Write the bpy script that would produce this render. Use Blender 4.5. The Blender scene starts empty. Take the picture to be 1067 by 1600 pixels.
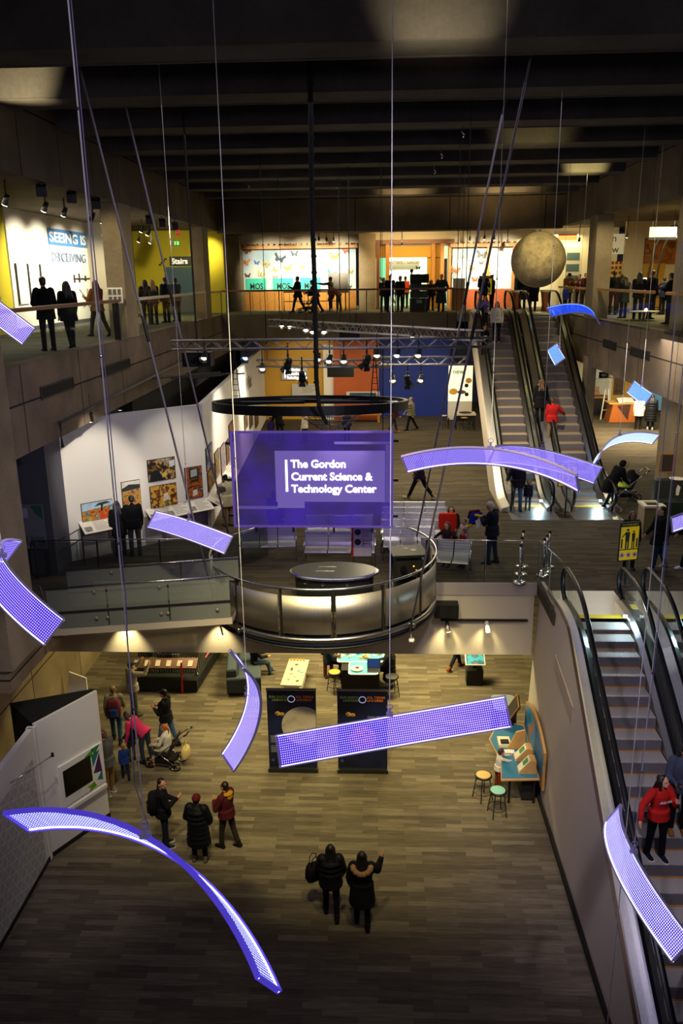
import bpy, bmesh, math, random
from mathutils import Vector, Matrix, Euler
random.seed(7)
S = bpy.context.scene
COL = S.collection

# ------------------------------------------------------------------ camera
F_PX, CX, CY = 1278.0, 533.5, 800.0
CAM = Vector((0, 0, 11.63))
def _n(v): return v.normalized()
_df = _n(Vector((590 - CX, -(432 - CY), -F_PX)))
_up = -_n(Vector((592 - CX, -(5250 - CY), -F_PX)))
_fw = _n(_df - _up * _df.dot(_up))
_rt = _fw.cross(_up)
ROT = Matrix((_rt, _fw, _up))
cam = bpy.data.cameras.new('camera')
cam.sensor_fit = 'VERTICAL'; cam.sensor_height = 36; cam.sensor_width = 24
cam.lens = F_PX / 1600 * 36
cam.clip_start = .1; cam.clip_end = 200
camo = bpy.data.objects.new('camera', cam); COL.objects.link(camo)
camo.matrix_world = Matrix.Translation(CAM) @ ROT.to_4x4()
S.camera = camo
def ray(u, v): return ROT @ Vector(((u - CX) / F_PX, -(v - CY) / F_PX, -1))
def atz(u, v, z): d = ray(u, v); return CAM + d * ((z - CAM.z) / d.z)
def atx(u, v, x): d = ray(u, v); return CAM + d * (x / d.x)
def aty(u, v, y): d = ray(u, v); return CAM + d * (y / d.y)

# ------------------------------------------------------------------ levels
LOW, MID, UP = -0.4, 4.2, 10.0
LX, RX = -7.23, 8.2
BEAM, JOIST, DECK = 13.7, 14.9, 16.3

# ------------------------------------------------------------------ world, exposure
S.view_settings.view_transform = 'Standard'
S.view_settings.look = 'None'
S.view_settings.exposure = 0.0
S.view_settings.gamma = 1.0
S.view_settings.use_curve_mapping = False
w = bpy.data.worlds.new('dim_hall'); S.world = w; w.use_nodes = True
w.node_tree.nodes['Background'].inputs[0].default_value = (.75, .72, .95, 1)
w.node_tree.nodes['Background'].inputs[1].default_value = .012
S.cycles.max_bounces = 6; S.cycles.diffuse_bounces = 3; S.cycles.glossy_bounces = 3
S.cycles.transmission_bounces = 4; S.cycles.transparent_max_bounces = 24
S.cycles.sample_clamp_indirect = 4.0
S.cycles.use_denoising = True
S.cycles.caustics_reflective = False; S.cycles.caustics_refractive = False

# ------------------------------------------------------------------ lamps of the hall, plus added fill
def spot(loc, to, watt, col=(1, .8, .5), ang=50, blend=.6, r=.06, name='spotlight'):
    l = bpy.data.lights.new(name, 'SPOT'); l.energy = watt; l.color = col
    l.spot_size = math.radians(ang); l.spot_blend = blend; l.shadow_soft_size = r
    o = bpy.data.objects.new(name, l); COL.objects.link(o); o.location = loc
    o.rotation_euler = (Vector(to) - Vector(loc)).to_track_quat('-Z', 'Y').to_euler()
    return o
def area(loc, to, watt, sx, sy, col=(1, .8, .5), name='ceiling_light'):
    l = bpy.data.lights.new(name, 'AREA'); l.shape = 'RECTANGLE'; l.size = sx; l.size_y = sy
    l.energy = watt; l.color = col
    o = bpy.data.objects.new(name, l); COL.objects.link(o); o.location = loc
    o.rotation_euler = (Vector(to) - Vector(loc)).to_track_quat('-Z', 'Y').to_euler()
    return o
def point(loc, watt, col, r=.05, name='small_lamp'):
    l = bpy.data.lights.new(name, 'POINT'); l.energy = watt; l.color = col; l.shadow_soft_size = r
    o = bpy.data.objects.new(name, l); COL.objects.link(o); o.location = loc
    return o
WARM = (1, .85, .38); AMBER = (1, .7, .3); NEUT = (1, .9, .74); COOL = (.62, .85, 1)
# lower floor pool of light, thrown from the ceiling in front of the round platform
spot((-1.2, 8.6, 14.6), (-.9, 18.6, LOW), 8200, WARM, 38, 1, .25)
spot((1.2, 8.8, 14.6), (.6, 17.6, LOW), 3600, WARM, 40, 1, .25)
spot((-3.5, 9, 14.6), (-4.2, 18.6, LOW), 2900, WARM, 36, 1, .25)
spot((2.2, 9.0, 14.6), (3.1, 17.6, LOW + .6), 2600, WARM, 14, .8, .1)
spot((-4.5, 9.5, 10.5), (-6.8, 14.6, LOW + 1.2), 620, (.95, .88, 1), 40, .8, .1)
# under the mid floor slab
for x, y, p in ((-2.5, 22.8, 330), (1.4, 22.6, 330), (-5.8, 23.2, 120), (.2, 26, 200)):
    area((x, y, 3.8), (x, y, 0), p * 1.15, 1.6, 1.2, WARM)
# track spots washing the beam face below the mid floor
for x, p in ((-6.55, 105), (-4.1, 75), (1.75, 60), (2.75, 42)):
    spot((x, 19.1, 3.2), (x, 19.45, 2.15), p * 1.3, (1, .82, .45), 74, .9, .03)
spot((-8.6, 19.4, 3.5), (-9.2, 22, .6), 300, (1, .82, .45), 90, .9, .05)
# photo wall
spot((-5.4, 17.6, 9.6), (-7.7, 21.5, 6.4), 1150, NEUT, 34, .7, .05)
spot((-3.6, 20.5, 9.4), (-6, 23.2, 5.8), 520, NEUT, 52, .9, .05)
spot((-2.6, 26, 9.3), (-5.4, 27, 6.2), 1100, NEUT, 62, .9, .05)
spot((-3.0, 33, 9.2), (-5.8, 34, 6.4), 1500, NEUT, 66, .9, .05)
# back of the mid floor
spot((-3.2, 38.3, 8.9), (-3.6, 44, 6.4), 620, (1, .82, .5), 55, .8, .05)
spot((-.6, 38.6, 8.9), (-.9, 44, 6.2), 230, (1, .78, .5), 42, .8, .05)
spot((2.2, 38, 8.9), (2.6, 44.5, 5.4), 420, (.5, .66, 1), 60, .8, .05)
area((1.0, 30.5, 9.6), (1.0, 30.5, MID), 620, 3, 5, (1, .84, .52))
area((.6, 40, 8.8), (.6, 40, MID), 260, 3, 3, (1, .82, .5))
area((-3, 24, 12.5), (-3, 24, MID), 60, 5, 3, NEUT)
spot((-.6, 17.5, 9.9), (-1.2, 22.6, MID), 480, (1, .92, .75), 36, .7, .06)
spot((.6, 18.5, 9.9), (1.2, 23.6, MID), 340, (1, .92, .75), 36, .7, .06)
spot((-.4, 13, 13.8), (-1.1, 17.6, MID + .6), 620, (1, .88, .66), 24, .9, .1)
spot((3.4, 15, 14.0), (3.0, 21, MID + .6), 420, (1, .86, .62), 30, .9, .1)
# right side of the mid floor
area((12, 38, 7.6), (12, 38, MID), 1100, 3, 4, (1, .82, .5))
spot((9.5, 30, 7.6), (13.0, 43, 5.5), 520, (1, .8, .45), 50, .8, .1)
spot((11.5, 37, 7.6), (14.8, 46, 5.5), 700, (.55, .8, 1), 50, .8, .1)
area((7.4, 23, 9.8), (7.4, 23, MID), 110, 2, 3, NEUT)
spot((10.6, 20.6, 8.3), (9.2, 24.4, 6.2), 330, (1, .8, .45), 60, .9, .1)
# back gallery
for x, p in ((-5.4, 430), (-3.6, 620), (-2.0, 560), (4.6, 520), (6.3, 560)):
    spot((x, 40.6, 13.3), (x, 43.9, 11.6), p * 2.1, (1, .9, .66), 70, .8, .05)
for x, p in ((-5.6, 90), (-3.6, 110), (-1.8, 90)):
    spot((x, 41.2, 13.2), (x, 43.8, 10.4), p * 1.5, AMBER, 66, .8, .05)
area((2.0, 46.5, 13.2), (2.0, 48.5, 11), 420, 3, 2, (1, .93, .7))
area((1.6, 41.6, 13.4), (1.6, 43, 11), 190, 3, 1, AMBER)
spot((-8.2, 40, 13.4), (-8.2, 43, 12), 300, (1, .85, .4), 70, .9, .05)
area((8.8, 44, 13.4), (8.8, 45, 10), 240, 3, 2, WARM)
# left gallery
for y, p in ((27.6, 620), (29.4, 700), (31.4, 620), (33.2, 380)):
    spot((-9.0, y, 13.5), (-11.8, y + .3, 11.9), p * 1.9, (1, .9, .66), 70, .8, .05)
spot((-8.8, 23.5, 13.4), (-11.9, 24.6, 11.6), 170, (1, .82, .4), 80, .9, .05)
area((-9.2, 22, 13.5), (-9.2, 22, UP), 90, 1.5, 5, NEUT)
spot((-9.6, 36.5, 13.4), (-9.9, 40.8, 12), 340, (1, .85, .4), 80, .9, .05)
area((-9.4, 36, 13.5), (-9.4, 36, UP), 160, 1.5, 3, WARM)
# right gallery
area((11, 33, 13.5), (11, 33, UP), 330, 2, 5, WARM)
spot((10.2, 30.5, 13.4), (13.8, 34.5, 12.2), 700, (1, .76, .36), 60, .9, .05)
spot((10, 38, 13.4), (10.6, 43.5, 12), 460, (1, .84, .5), 60, .9, .05)
# spots on ceiling joists, columns, moon
spot((-6.75, 15.4, 13.6), (-6.55, 16.7, 15.6), 620, (1, .86, .5), 46, .9, .03)
spot((.85, 12.0, 14.0), (.9, 13.4, 15.5), 210, (1, .86, .55), 70, .9, .03)
spot((6.9, 28.4, 13.9), (6.9, 30.1, 15.6), 620, (1, .85, .35), 56, .9, .03)
spot((4.0, 21.8, 13.9), (4.0, 23.4, 15.6), 100, (1, .85, .35), 76, .9, .03)
spot((1.1, 34.9, 14.0), (1.1, 36.7, 15.8), 300, AMBER, 90, .9, .03)
spot((5.2, 34.9, 14.0), (5.2, 36.7, 15.8), 420, AMBER, 110, .9, .03)
spot((5.5, 28.5, 14.4), (6.2, 31.9, 12.4), 800, (1, .84, .46), 34, .6, .05)
spot((-6.2, 21.3, 13.3), (-7.5, 24.4, 11.8), 260, (1, .84, .45), 60, .8, .05)
spot((7.4, 29.6, 13.6), (8.4, 32, 12), 260, (1, .84, .45), 60, .8, .05)
spot((7.0, 21.8, 13.6), (9.0, 24.6, 12), 240, (1, .84, .45), 60, .8, .05)
# added fill without real fixtures: soft area lights and tinted wall spots
area((0, 23, 14.7), (0, 23, 0), 190, 9, 16, (.88, .84, 1), 'hall_fill')
spot((-4.5, 5.5, 12.5), (4.6, 14.6, 2.4), 2300, (.78, .72, 1), 40, 1, .3)
spot((3.5, 6, 12.8), (-7.2, 18.5, 7.5), 1700, (.9, .82, .95), 60, 1, .3)
spot((2.5, 8, 13.2), (.5, 19.4, 3.2), 1100, (.86, .74, .98), 30, 1, .3)
area((.5, 1, 13.4), (0, 16, 6), 140, 10, 1.5, (.84, .78, 1), 'hall_fill')
spot((-4.5, 15.5, 12.8), (8.2, 27.5, 9.0), 1300, (1, .84, .62), 38, 1, .2)
# spot added high above to brighten the treads of the long escalators
spot((5.2, 24.5, 13.0), (6.0, 30.0, 6.5), 2600, (1, .86, .6), 36, .9, .1)

# ------------------------------------------------------------------ materials
MATS = {}
def lin(c):
    if isinstance(c, str):
        c = [int(c[i:i + 2], 16) / 255 for i in (0, 2, 4)]
    return tuple((x / 12.92 if x <= .04045 else ((x + .055) / 1.055) ** 2.4) for x in c)
def newmat(name):
    m = bpy.data.materials.new(name); m.use_nodes = True
    nt = m.node_tree
    return m, nt, nt.nodes['Principled BSDF']
def pos_node(nt):
    return nt.nodes.new('ShaderNodeNewGeometry').outputs['Position']
def mat(name, col, rough=.6, metal=0.0, var=.12, scale=6.0, bump=0.0, spec=.5):
    if name in MATS: return MATS[name]
    m, nt, b = newmat(name); c = lin(col)
    N = nt.nodes; L = nt.links
    no = N.new('ShaderNodeTexNoise'); no.inputs['Scale'].default_value = scale; no.inputs['Detail'].default_value = 4
    tc = N.new('ShaderNodeTexCoord'); L.new(tc.outputs['Object'], no.inputs['Vector'])
    mx = N.new('ShaderNodeMix'); mx.data_type = 'RGBA'
    mx.inputs['A'].default_value = (*[x * (1 - var) for x in c], 1)
    mx.inputs['B'].default_value = (*[min(1, x * (1 + var)) for x in c], 1)
    L.new(no.outputs['Fac'], mx.inputs['Factor']); L.new(mx.outputs['Result'], b.inputs['Base Color'])
    b.inputs['Roughness'].default_value = rough; b.inputs['Metallic'].default_value = metal
    b.inputs['Specular IOR Level'].default_value = spec
    if bump:
        bp = N.new('ShaderNodeBump'); bp.inputs['Strength'].default_value = bump; bp.inputs['Distance'].default_value = .02
        L.new(no.outputs['Fac'], bp.inputs['Height']); L.new(bp.outputs['Normal'], b.inputs['Normal'])
    MATS[name] = m; return m
def emit(name, col, st):
    if name in MATS: return MATS[name]
    m, nt, b = newmat(name)
    b.inputs['Base Color'].default_value = (*[x * .5 for x in lin(col)], 1)
    b.inputs['Emission Color'].default_value = (*lin(col), 1)
    b.inputs['Emission Strength'].default_value = st
    MATS[name] = m; return m
def glassy(name, tint, alpha, rough=.05, spec=.25):
    """thin clear pane: mostly see-through, a little gloss"""
    if name in MATS: return MATS[name]
    m = bpy.data.materials.new(name); m.use_nodes = True; nt = m.node_tree; N = nt.nodes; L = nt.links
    for n_ in list(N): N.remove(n_)
    o = N.new('ShaderNodeOutputMaterial'); t = N.new('ShaderNodeBsdfTransparent'); t.inputs[0].default_value = (*tint, 1)
    g = N.new('ShaderNodeBsdfGlossy'); g.inputs['Roughness'].default_value = rough
    g.inputs['Color'].default_value = (spec, spec, spec, 1)
    d = N.new('ShaderNodeBsdfDiffuse'); d.inputs[0].default_value = (.35, .37, .36, 1)
    lw = N.new('ShaderNodeLayerWeight'); pw = N.new('ShaderNodeMath'); pw.operation = 'POWER'; pw.inputs[1].default_value = 4; L.new(lw.outputs['Facing'], pw.inputs[0])
    fr = N.new('ShaderNodeMath'); fr.operation = 'MULTIPLY_ADD'; fr.inputs[1].default_value = .25; fr.inputs[2].default_value = .015; L.new(pw.outputs[0], fr.inputs[0])
    m1 = N.new('ShaderNodeMixShader'); L.new(fr.outputs[0], m1.inputs[0]); L.new(t.outputs[0], m1.inputs[1]); L.new(g.outputs[0], m1.inputs[2])
    m2 = N.new('ShaderNodeMixShader'); m2.inputs[0].default_value = alpha
    L.new(m1.outputs[0], m2.inputs[1]); L.new(d.outputs[0], m2.inputs[2]); L.new(m2.outputs[0], o.inputs[0])
    MATS[name] = m; return m
def concrete(name, col, pw=0, ph=0, axis='yz', off=(0, 0)):
    """cast concrete with joints every pw x ph metres, tie holes and water marks"""
    if name in MATS: return MATS[name]
    m, nt, b = newmat(name); N = nt.nodes; L = nt.links; c = lin(col)
    p = pos_node(nt)
    n1 = N.new('ShaderNodeTexNoise'); n1.inputs['Scale'].default_value = .9; n1.inputs['Detail'].default_value = 8; L.new(p, n1.inputs['Vector'])
    n2 = N.new('ShaderNodeTexNoise'); n2.inputs['Scale'].default_value = 14; n2.inputs['Detail'].default_value = 6; L.new(p, n2.inputs['Vector'])
    cr = N.new('ShaderNodeValToRGB'); cr.color_ramp.elements[0].position = .3; cr.color_ramp.elements[1].position = .72
    cr.color_ramp.elements[0].color = (*[x * .68 for x in c], 1); cr.color_ramp.elements[1].color = (*[x * 1.2 for x in c], 1)
    L.new(n1.outputs['Fac'], cr.inputs[0])
    mx = N.new('ShaderNodeMix'); mx.data_type = 'RGBA'; mx.blend_type = 'MULTIPLY'; mx.inputs['Factor'].default_value = .35
    L.new(cr.outputs[0], mx.inputs['A']); L.new(n2.outputs['Fac'], mx.inputs['B'])
    last = mx.outputs['Result']
    if pw:
        sp = N.new('ShaderNodeSeparateXYZ'); L.new(p, sp.inputs[0])
        cb = N.new('ShaderNodeCombineXYZ'); ix = {'x': 0, 'y': 1, 'z': 2}
        ad = N.new('ShaderNodeVectorMath'); ad.operation = 'ADD'; ad.inputs[1].default_value = (off[0], off[1], 0)
        L.new(sp.outputs[ix[axis[0]]], cb.inputs[0]); L.new(sp.outputs[ix[axis[1]]], cb.inputs[1]); L.new(cb.outputs[0], ad.inputs[0])
        br = N.new('ShaderNodeTexBrick'); br.offset = 0; br.squash = 1
        br.inputs['Scale'].default_value = 1; br.inputs['Brick Width'].default_value = pw; br.inputs['Row Height'].default_value = ph
        br.inputs['Mortar Size'].default_value = .022; br.inputs['Mortar Smooth'].default_value = .1
        br.inputs['Color1'].default_value = (1, 1, 1, 1); br.inputs['Color2'].default_value = (.82, .82, .82, 1); br.inputs['Mortar'].default_value = (.12, .12, .12, 1)
        L.new(ad.outputs[0], br.inputs['Vector'])
        m2 = N.new('ShaderNodeMix'); m2.data_type = 'RGBA'; m2.blend_type = 'MULTIPLY'; m2.inputs['Factor'].default_value = 1
        L.new(last, m2.inputs['A']); L.new(br.outputs['Color'], m2.inputs['B']); last = m2.outputs['Result']
    L.new(last, b.inputs['Base Color']); b.inputs['Roughness'].default_value = .85; b.inputs['Specular IOR Level'].default_value = .2
    MATS[name] = m; return m
def planks(name, cols, w_=.95, h_=.135):
    """carpet planks running across the hall"""
    m, nt, b = newmat(name); N = nt.nodes; L = nt.links; p = pos_node(nt)
    br = N.new('ShaderNodeTexBrick'); br.offset = .37; br.offset_frequency = 2; br.squash = 1
    br.inputs['Scale'].default_value = 1; br.inputs['Brick Width'].default_value = w_; br.inputs['Row Height'].default_value = h_
    br.inputs['Mortar Size'].default_value = .003; br.inputs['Bias'].default_value = 0
    br.inputs['Color1'].default_value = (0, 0, 0, 1); br.inputs['Color2'].default_value = (1, 1, 1, 1); br.inputs['Mortar'].default_value = (.2, .2, .2, 1)
    L.new(p, br.inputs['Vector'])
    n1 = N.new('ShaderNodeTexNoise'); n1.inputs['Scale'].default_value = 1; n1.inputs['Detail'].default_value = 7; n1.inputs['Roughness'].default_value = .65
    mp = N.new('ShaderNodeMapping'); mp.inputs['Scale'].default_value = (2.2, 26, 1); L.new(p, mp.inputs[0]); L.new(mp.outputs[0], n1.inputs['Vector'])
    ad = N.new('ShaderNodeMix'); ad.data_type = 'FLOAT'; ad.inputs['Factor'].default_value = .68
    L.new(br.outputs['Color'], ad.inputs['A']); L.new(n1.outputs['Fac'], ad.inputs['B'])
    cr = N.new('ShaderNodeValToRGB'); e = cr.color_ramp.elements
    e[0].position = .1; e[1].position = .9; e[0].color = (*lin(cols[0]), 1); e[1].color = (*lin(cols[2]), 1)
    k = e.new(.5); k.color = (*lin(cols[1]), 1)
    L.new(ad.outputs['Result'], cr.inputs[0]); L.new(cr.outputs[0], b.inputs['Base Color'])
    b.inputs['Roughness'].default_value = .95; b.inputs['Specular IOR Level'].default_value = .1
    MATS[name] = m; return m
def picture(name, cols, scale=5, seed=0.0, stretch=(1, 1, 1)):
    """a printed photograph: patches of its few colours"""
    m, nt, b = newmat(name); N = nt.nodes; L = nt.links
    tc = N.new('ShaderNodeTexCoord'); mp = N.new('ShaderNodeMapping'); mp.inputs['Location'].default_value = (seed, seed * .7, seed * 1.3); mp.inputs['Scale'].default_value = stretch
    L.new(tc.outputs['Object'], mp.inputs[0])
    n1 = N.new('ShaderNodeTexNoise'); n1.inputs['Scale'].default_value = scale; n1.inputs['Detail'].default_value = 8; n1.inputs['Distortion'].default_value = .25
    L.new(mp.outputs[0], n1.inputs['Vector'])
    cr = N.new('ShaderNodeValToRGB'); cr.color_ramp.interpolation = 'EASE'; e = cr.color_ramp.elements
    while len(e) < len(cols): e.new(.5)
    for i, c in enumerate(cols):
        e[i].position = .26 + .48 * i / (len(cols) - 1); e[i].color = (*lin(c), 1)
    L.new(n1.outputs['Fac'], cr.inputs[0]); L.new(cr.outputs[0], b.inputs['Base Color'])
    b.inputs['Roughness'].default_value = .4
    MATS[name] = m; return m
def brushed(name, col=(.62, .6, .56), rough=.3, axis=2):
    if name in MATS: return MATS[name]
    m, nt, b = newmat(name); N = nt.nodes; L = nt.links; p = pos_node(nt)
    mp = N.new('ShaderNodeMapping'); sc = [30, 30, 30]; sc[axis] = 1.2; mp.inputs['Scale'].default_value = sc; L.new(p, mp.inputs[0])
    n1 = N.new('ShaderNodeTexNoise'); n1.inputs['Scale'].default_value = 1; n1.inputs['Detail'].default_value = 3; L.new(mp.outputs[0], n1.inputs['Vector'])
    cr = N.new('ShaderNodeValToRGB'); cr.color_ramp.elements[0].color = (*[x * .75 for x in col], 1); cr.color_ramp.elements[1].color = (*col, 1)
    L.new(n1.outputs['Fac'], cr.inputs[0]); L.new(cr.outputs[0], b.inputs['Base Color'])
    b.inputs['Metallic'].default_value = 1; b.inputs['Roughness'].default_value = rough
    MATS[name] = m; return m
M = {}
M['black'] = mat('black_paint', '161616', .5)
M['matte'] = mat('matte_black', '0c0c0c', .8)
M['rubber'] = mat('black_rubber', '0a0a0b', .35)
M['steel'] = brushed('brushed_steel')
M['chrome'] = mat('bright_steel', 'c8c8c8', .22, 1.0)
M['alu'] = mat('truss_aluminium', 'a8a4a8', .35, .9)
M['gun'] = mat('dark_steel', '4a484a', .4, .8)
M['white'] = mat('white_paint', 'e6e2da', .6, 0, .03)
M['beige'] = mat('beige_paint', 'beb2a6', .75, 0, .05, 2)
M['cream'] = mat('cream_paint', 'd8cdb4', .75, 0, .05, 2)
M['yellowwall'] = mat('yellow_paint', 'bcae1c', .7, 0, .06, 2)
M['ochre'] = mat('ochre_paint', 'c49634', .7, 0, .06, 2)
M['orange'] = mat('orange_paint', '9c4814', .6, 0, .08, 3)
M['blue'] = mat('deep_blue_paint', '0a2678', .6, 0, .08, 2)
M['navy'] = mat('navy_paint', '1a2038', .45, 0, .08)
M['wood'] = mat('warm_wood', 'a87028', .5, 0, .3, 9)
M['darkwood'] = mat('dark_wood', '6a3c20', .45, 0, .25, 9)
M['paper'] = mat('white_paper', 'e4e0d6', .7, 0, .06, 18)
M['glass'] = glassy('railing_glass', (.93, .96, .94), .012)
M['glass_dark'] = glassy('smoked_glass', (.72, .75, .74), .04)
M['glass_green'] = glassy('escalator_glass', (.94, .95, .93), .012)
M['carpet_low'] = planks('carpet_planks_lower', ('38332d', '645a4c', '8c806c'))
M['carpet_mid'] = planks('carpet_planks_mid', ('2e2a25', '4c453a', '665b4b'))
M['carpet_up'] = planks('carpet_planks_upper', ('4a4a46', '66645c', '84806f'))
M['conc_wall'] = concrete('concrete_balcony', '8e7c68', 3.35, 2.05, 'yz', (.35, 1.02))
M['conc_low'] = concrete('concrete_lower_wall', '988468', 3.35, 2.6, 'yz', (.6, 1.2))
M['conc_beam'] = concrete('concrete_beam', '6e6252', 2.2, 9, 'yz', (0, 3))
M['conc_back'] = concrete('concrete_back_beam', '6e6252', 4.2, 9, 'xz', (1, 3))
M['conc_col'] = concrete('concrete_column', '9c8c72')
M['joist'] = concrete('concrete_joist', '5e5852')
M['plain_wall'] = mat('photo_wall_paint', 'd8d4ce', .75, 0, .03, 1.5)
M['grey_wall'] = mat('slate_grey_paint', '4c4c58', .75, 0, .05, 1.5)

# ------------------------------------------------------------------ mesh builder
class MB:
    def __init__(s): s.v = []; s.f = []; s.m = []; s.uv = {}
    def add(s, vs, fs, mi=0):
        o = len(s.v); s.v += [tuple(p) for p in vs]
        for f in fs: s.f.append([i + o for i in f]); s.m.append(mi)
        return s
    def box(s, lo, hi, mi=0):
        x0, y0, z0 = lo; x1, y1, z1 = hi
        return s.add([(x0, y0, z0), (x1, y0, z0), (x1, y1, z0), (x0, y1, z0), (x0, y0, z1), (x1, y0, z1), (x1, y1, z1), (x0, y1, z1)],
                     [(3, 2, 1, 0), (4, 5, 6, 7), (0, 1, 5, 4), (1, 2, 6, 5), (2, 3, 7, 6), (3, 0, 4, 7)], mi)
    def cbox(s, c, d, rz=0, mi=0, rx=0, ry=0):
        m = Matrix.Translation(c) @ Euler((rx, ry, rz)).to_matrix().to_4x4()
        h = [x / 2 for x in d]
        vs = [m @ Vector((a * h[0], b * h[1], e * h[2])) for e in (-1, 1) for a, b in ((-1, -1), (1, -1), (1, 1), (-1, 1))]
        return s.add(vs, [(3, 2, 1, 0), (4, 5, 6, 7), (0, 1, 5, 4), (1, 2, 6, 5), (2, 3, 7, 6), (3, 0, 4, 7)], mi)
    def prism(s, poly, ext, mi=0):
        """poly: 3D points of one face, ext: extrusion vector"""
        n = len(poly); e = Vector(ext); a = [Vector(p) for p in poly]; b = [p + e for p in a]
        return s.add(a + b, [list(range(n))[::-1], list(range(n, 2 * n))] + [(i, (i + 1) % n, n + (i + 1) % n, n + i) for i in range(n)], mi)
    def rings(s, rings, mi=0, cap=True, closed=False):
        n = len(rings[0]); vs = [p for r in rings for p in r]; fs = []
        R = len(rings)
        for i in range(R if closed else R - 1):
            j = (i + 1) % R
            for k in range(n):
                fs.append((i * n + k, i * n + (k + 1) % n, j * n + (k + 1) % n, j * n + k))
        if cap and not closed: fs += [list(range(n))[::-1], list(range((R - 1) * n, R * n))]
        return s.add(vs, fs, mi)
    def cyl(s, p0, p1, r0, r1=None, n=12, mi=0):
        p0, p1 = Vector(p0), Vector(p1); r1 = r0 if r1 is None else r1
        q = (p1 - p0).to_track_quat('Z', 'Y')
        mk = lambda p, r: [p + q @ Vector((r * math.cos(t * 2 * math.pi / n), r * math.sin(t * 2 * math.pi / n), 0)) for t in range(n)]
        return s.rings([mk(p0, r0), mk(p1, r1)], mi)
    def tube(s, path, r, n=8, mi=0, closed=False):
        P = [Vector(p) for p in path]; rr = []
        for i, p in enumerate(P):
            a = P[i - 1] if (i or closed) else P[0]; b = P[(i + 1) % len(P)] if (i < len(P) - 1 or closed) else P[-1]
            d = (b - a)
            if d.length < 1e-9: d = Vector((0, 0, 1))
            d.normalize(); x = d.cross(Vector((0, 0, 1)))
            if x.length < .05: x = d.cross(Vector((0, 1, 0)))
            x.normalize(); y = d.cross(x)
            rr.append([p + x * r * math.cos(t * 2 * math.pi / n) + y * r * math.sin(t * 2 * math.pi / n) for t in range(n)])
        return s.rings(rr, mi, True, closed)
    def ball(s, c, r, nu=12, nv=8, mi=0, rot=None):
        if not hasattr(r, '__len__'): r = (r, r, r)
        c = Vector(c); vs = []; 
        for j in range(1, nv):
            t = math.pi * j / nv
            for i in range(nu):
                a = 2 * math.pi * i / nu
                q = Vector((r[0] * math.sin(t) * math.cos(a), r[1] * math.sin(t) * math.sin(a), r[2] * math.cos(t)))
                vs.append(c + (rot @ q if rot else q))
        for z in (r[2], -r[2]):
            q = Vector((0, 0, z)); vs.append(c + (rot @ q if rot else q))
        T, B = len(vs) - 2, len(vs) - 1; fs = []
        for i in range(nu):
            k = (i + 1) % nu
            fs.append((T, i, k)); fs.append((B, (nv - 2) * nu + k, (nv - 2) * nu + i))
            for j in range(nv - 2): fs.append((j * nu + i, (j + 1) * nu + i, (j + 1) * nu + k, j * nu + k))
        return s.add(vs, fs, mi)
    def limb(s, p0, p1, r0, r1, n=10, mi=0):
        p0, p1 = Vector(p0), Vector(p1); d = p1 - p0
        if d.length < 1e-6: return s.ball(p0, r0, mi=mi)
        q = d.to_track_quat('Z', 'Y'); L = d.length; rr = []
        prof = [(-r0 * math.cos(a), r0 * math.sin(a)) for a in (.25, .7, 1.15)] + [(0, r0)] + [(L, r1)] + [(L + r1 * math.sin(a), r1 * math.cos(a)) for a in (.42, .87, 1.32)]
        for z, r in prof:
            rr.append([p0 + q @ Vector((r * math.cos(t * 2 * math.pi / n), r * math.sin(t * 2 * math.pi / n), z)) for t in range(n)])
        return s.rings(rr, mi)
    def lathe(s, prof, c=(0, 0, 0), n=24, mi=0, a0=0, a1=360):
        c = Vector(c); full = abs(a1 - a0) >= 360; N_ = n if full else n + 1
        vs = []; 
        for r, z in prof:
            for i in range(N_):
                a = math.radians(a0 + (a1 - a0) * i / n); vs.append(c + Vector((r * math.cos(a), r * math.sin(a), z)))
        fs = []
        for j in range(len(prof) - 1):
            for i in range(n):
                k = (i + 1) % N_
                fs.append((j * N_ + i, j * N_ + k, (j + 1) * N_ + k, (j + 1) * N_ + i))
        return s.add(vs, fs, mi)
    def mesh(s, name, mats, smooth=False):
        me = bpy.data.meshes.new(name); me.from_pydata(s.v, [], s.f)
        for m_ in (mats if isinstance(mats, (list, tuple)) else [mats]): me.materials.append(m_)
        me.polygons.foreach_set('material_index', s.m)
        if smooth: me.polygons.foreach_set('use_smooth', [True] * len(me.polygons))
        me.update(); return me
    def build(s, name, mats, parent=None, smooth=False, loc=None, fix=True):
        me = s.mesh(name, mats, smooth)
        if fix:
            bm = bmesh.new(); bm.from_mesh(me); bmesh.ops.recalc_face_normals(bm, faces=bm.faces); bm.to_mesh(me); bm.free()
        o = bpy.data.objects.new(name, me); COL.objects.link(o)
        if parent: o.parent = parent
        if loc is not None: o.location = loc
        return o
def tag(o, label, cat, group=None, kind=None):
    if label: o['label'] = label
    if cat: o['category'] = cat
    if group: o['group'] = group
    if kind: o['kind'] = kind
    return o
def thing(name, label, cat, loc=(0, 0, 0), rz=0, group=None):
    o = bpy.data.objects.new(name, None); COL.objects.link(o); o.empty_display_size = .2
    o.location = loc; o.rotation_euler = (0, 0, rz)
    return tag(o, label, cat, group)
def struct(name, mb, m, smooth=False):
    o = mb.build(name, m, None, smooth); o['kind'] = 'structure'; return o
KIDS = {}
def dup(root, loc, rz=None, label=None, group=None, rot=None):
    r = root.copy(); COL.objects.link(r); r.location = loc
    if rz is not None: r.rotation_euler = (0, 0, rz)
    if rot is not None: r.rotation_euler = rot
    if label: r['label'] = label
    if group: r['group'] = group
    for ch in list(root.children):
        c = ch.copy(); COL.objects.link(c); c.parent = r
        for g in list(ch.children):
            d = g.copy(); COL.objects.link(d); d.parent = c
    return r
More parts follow.
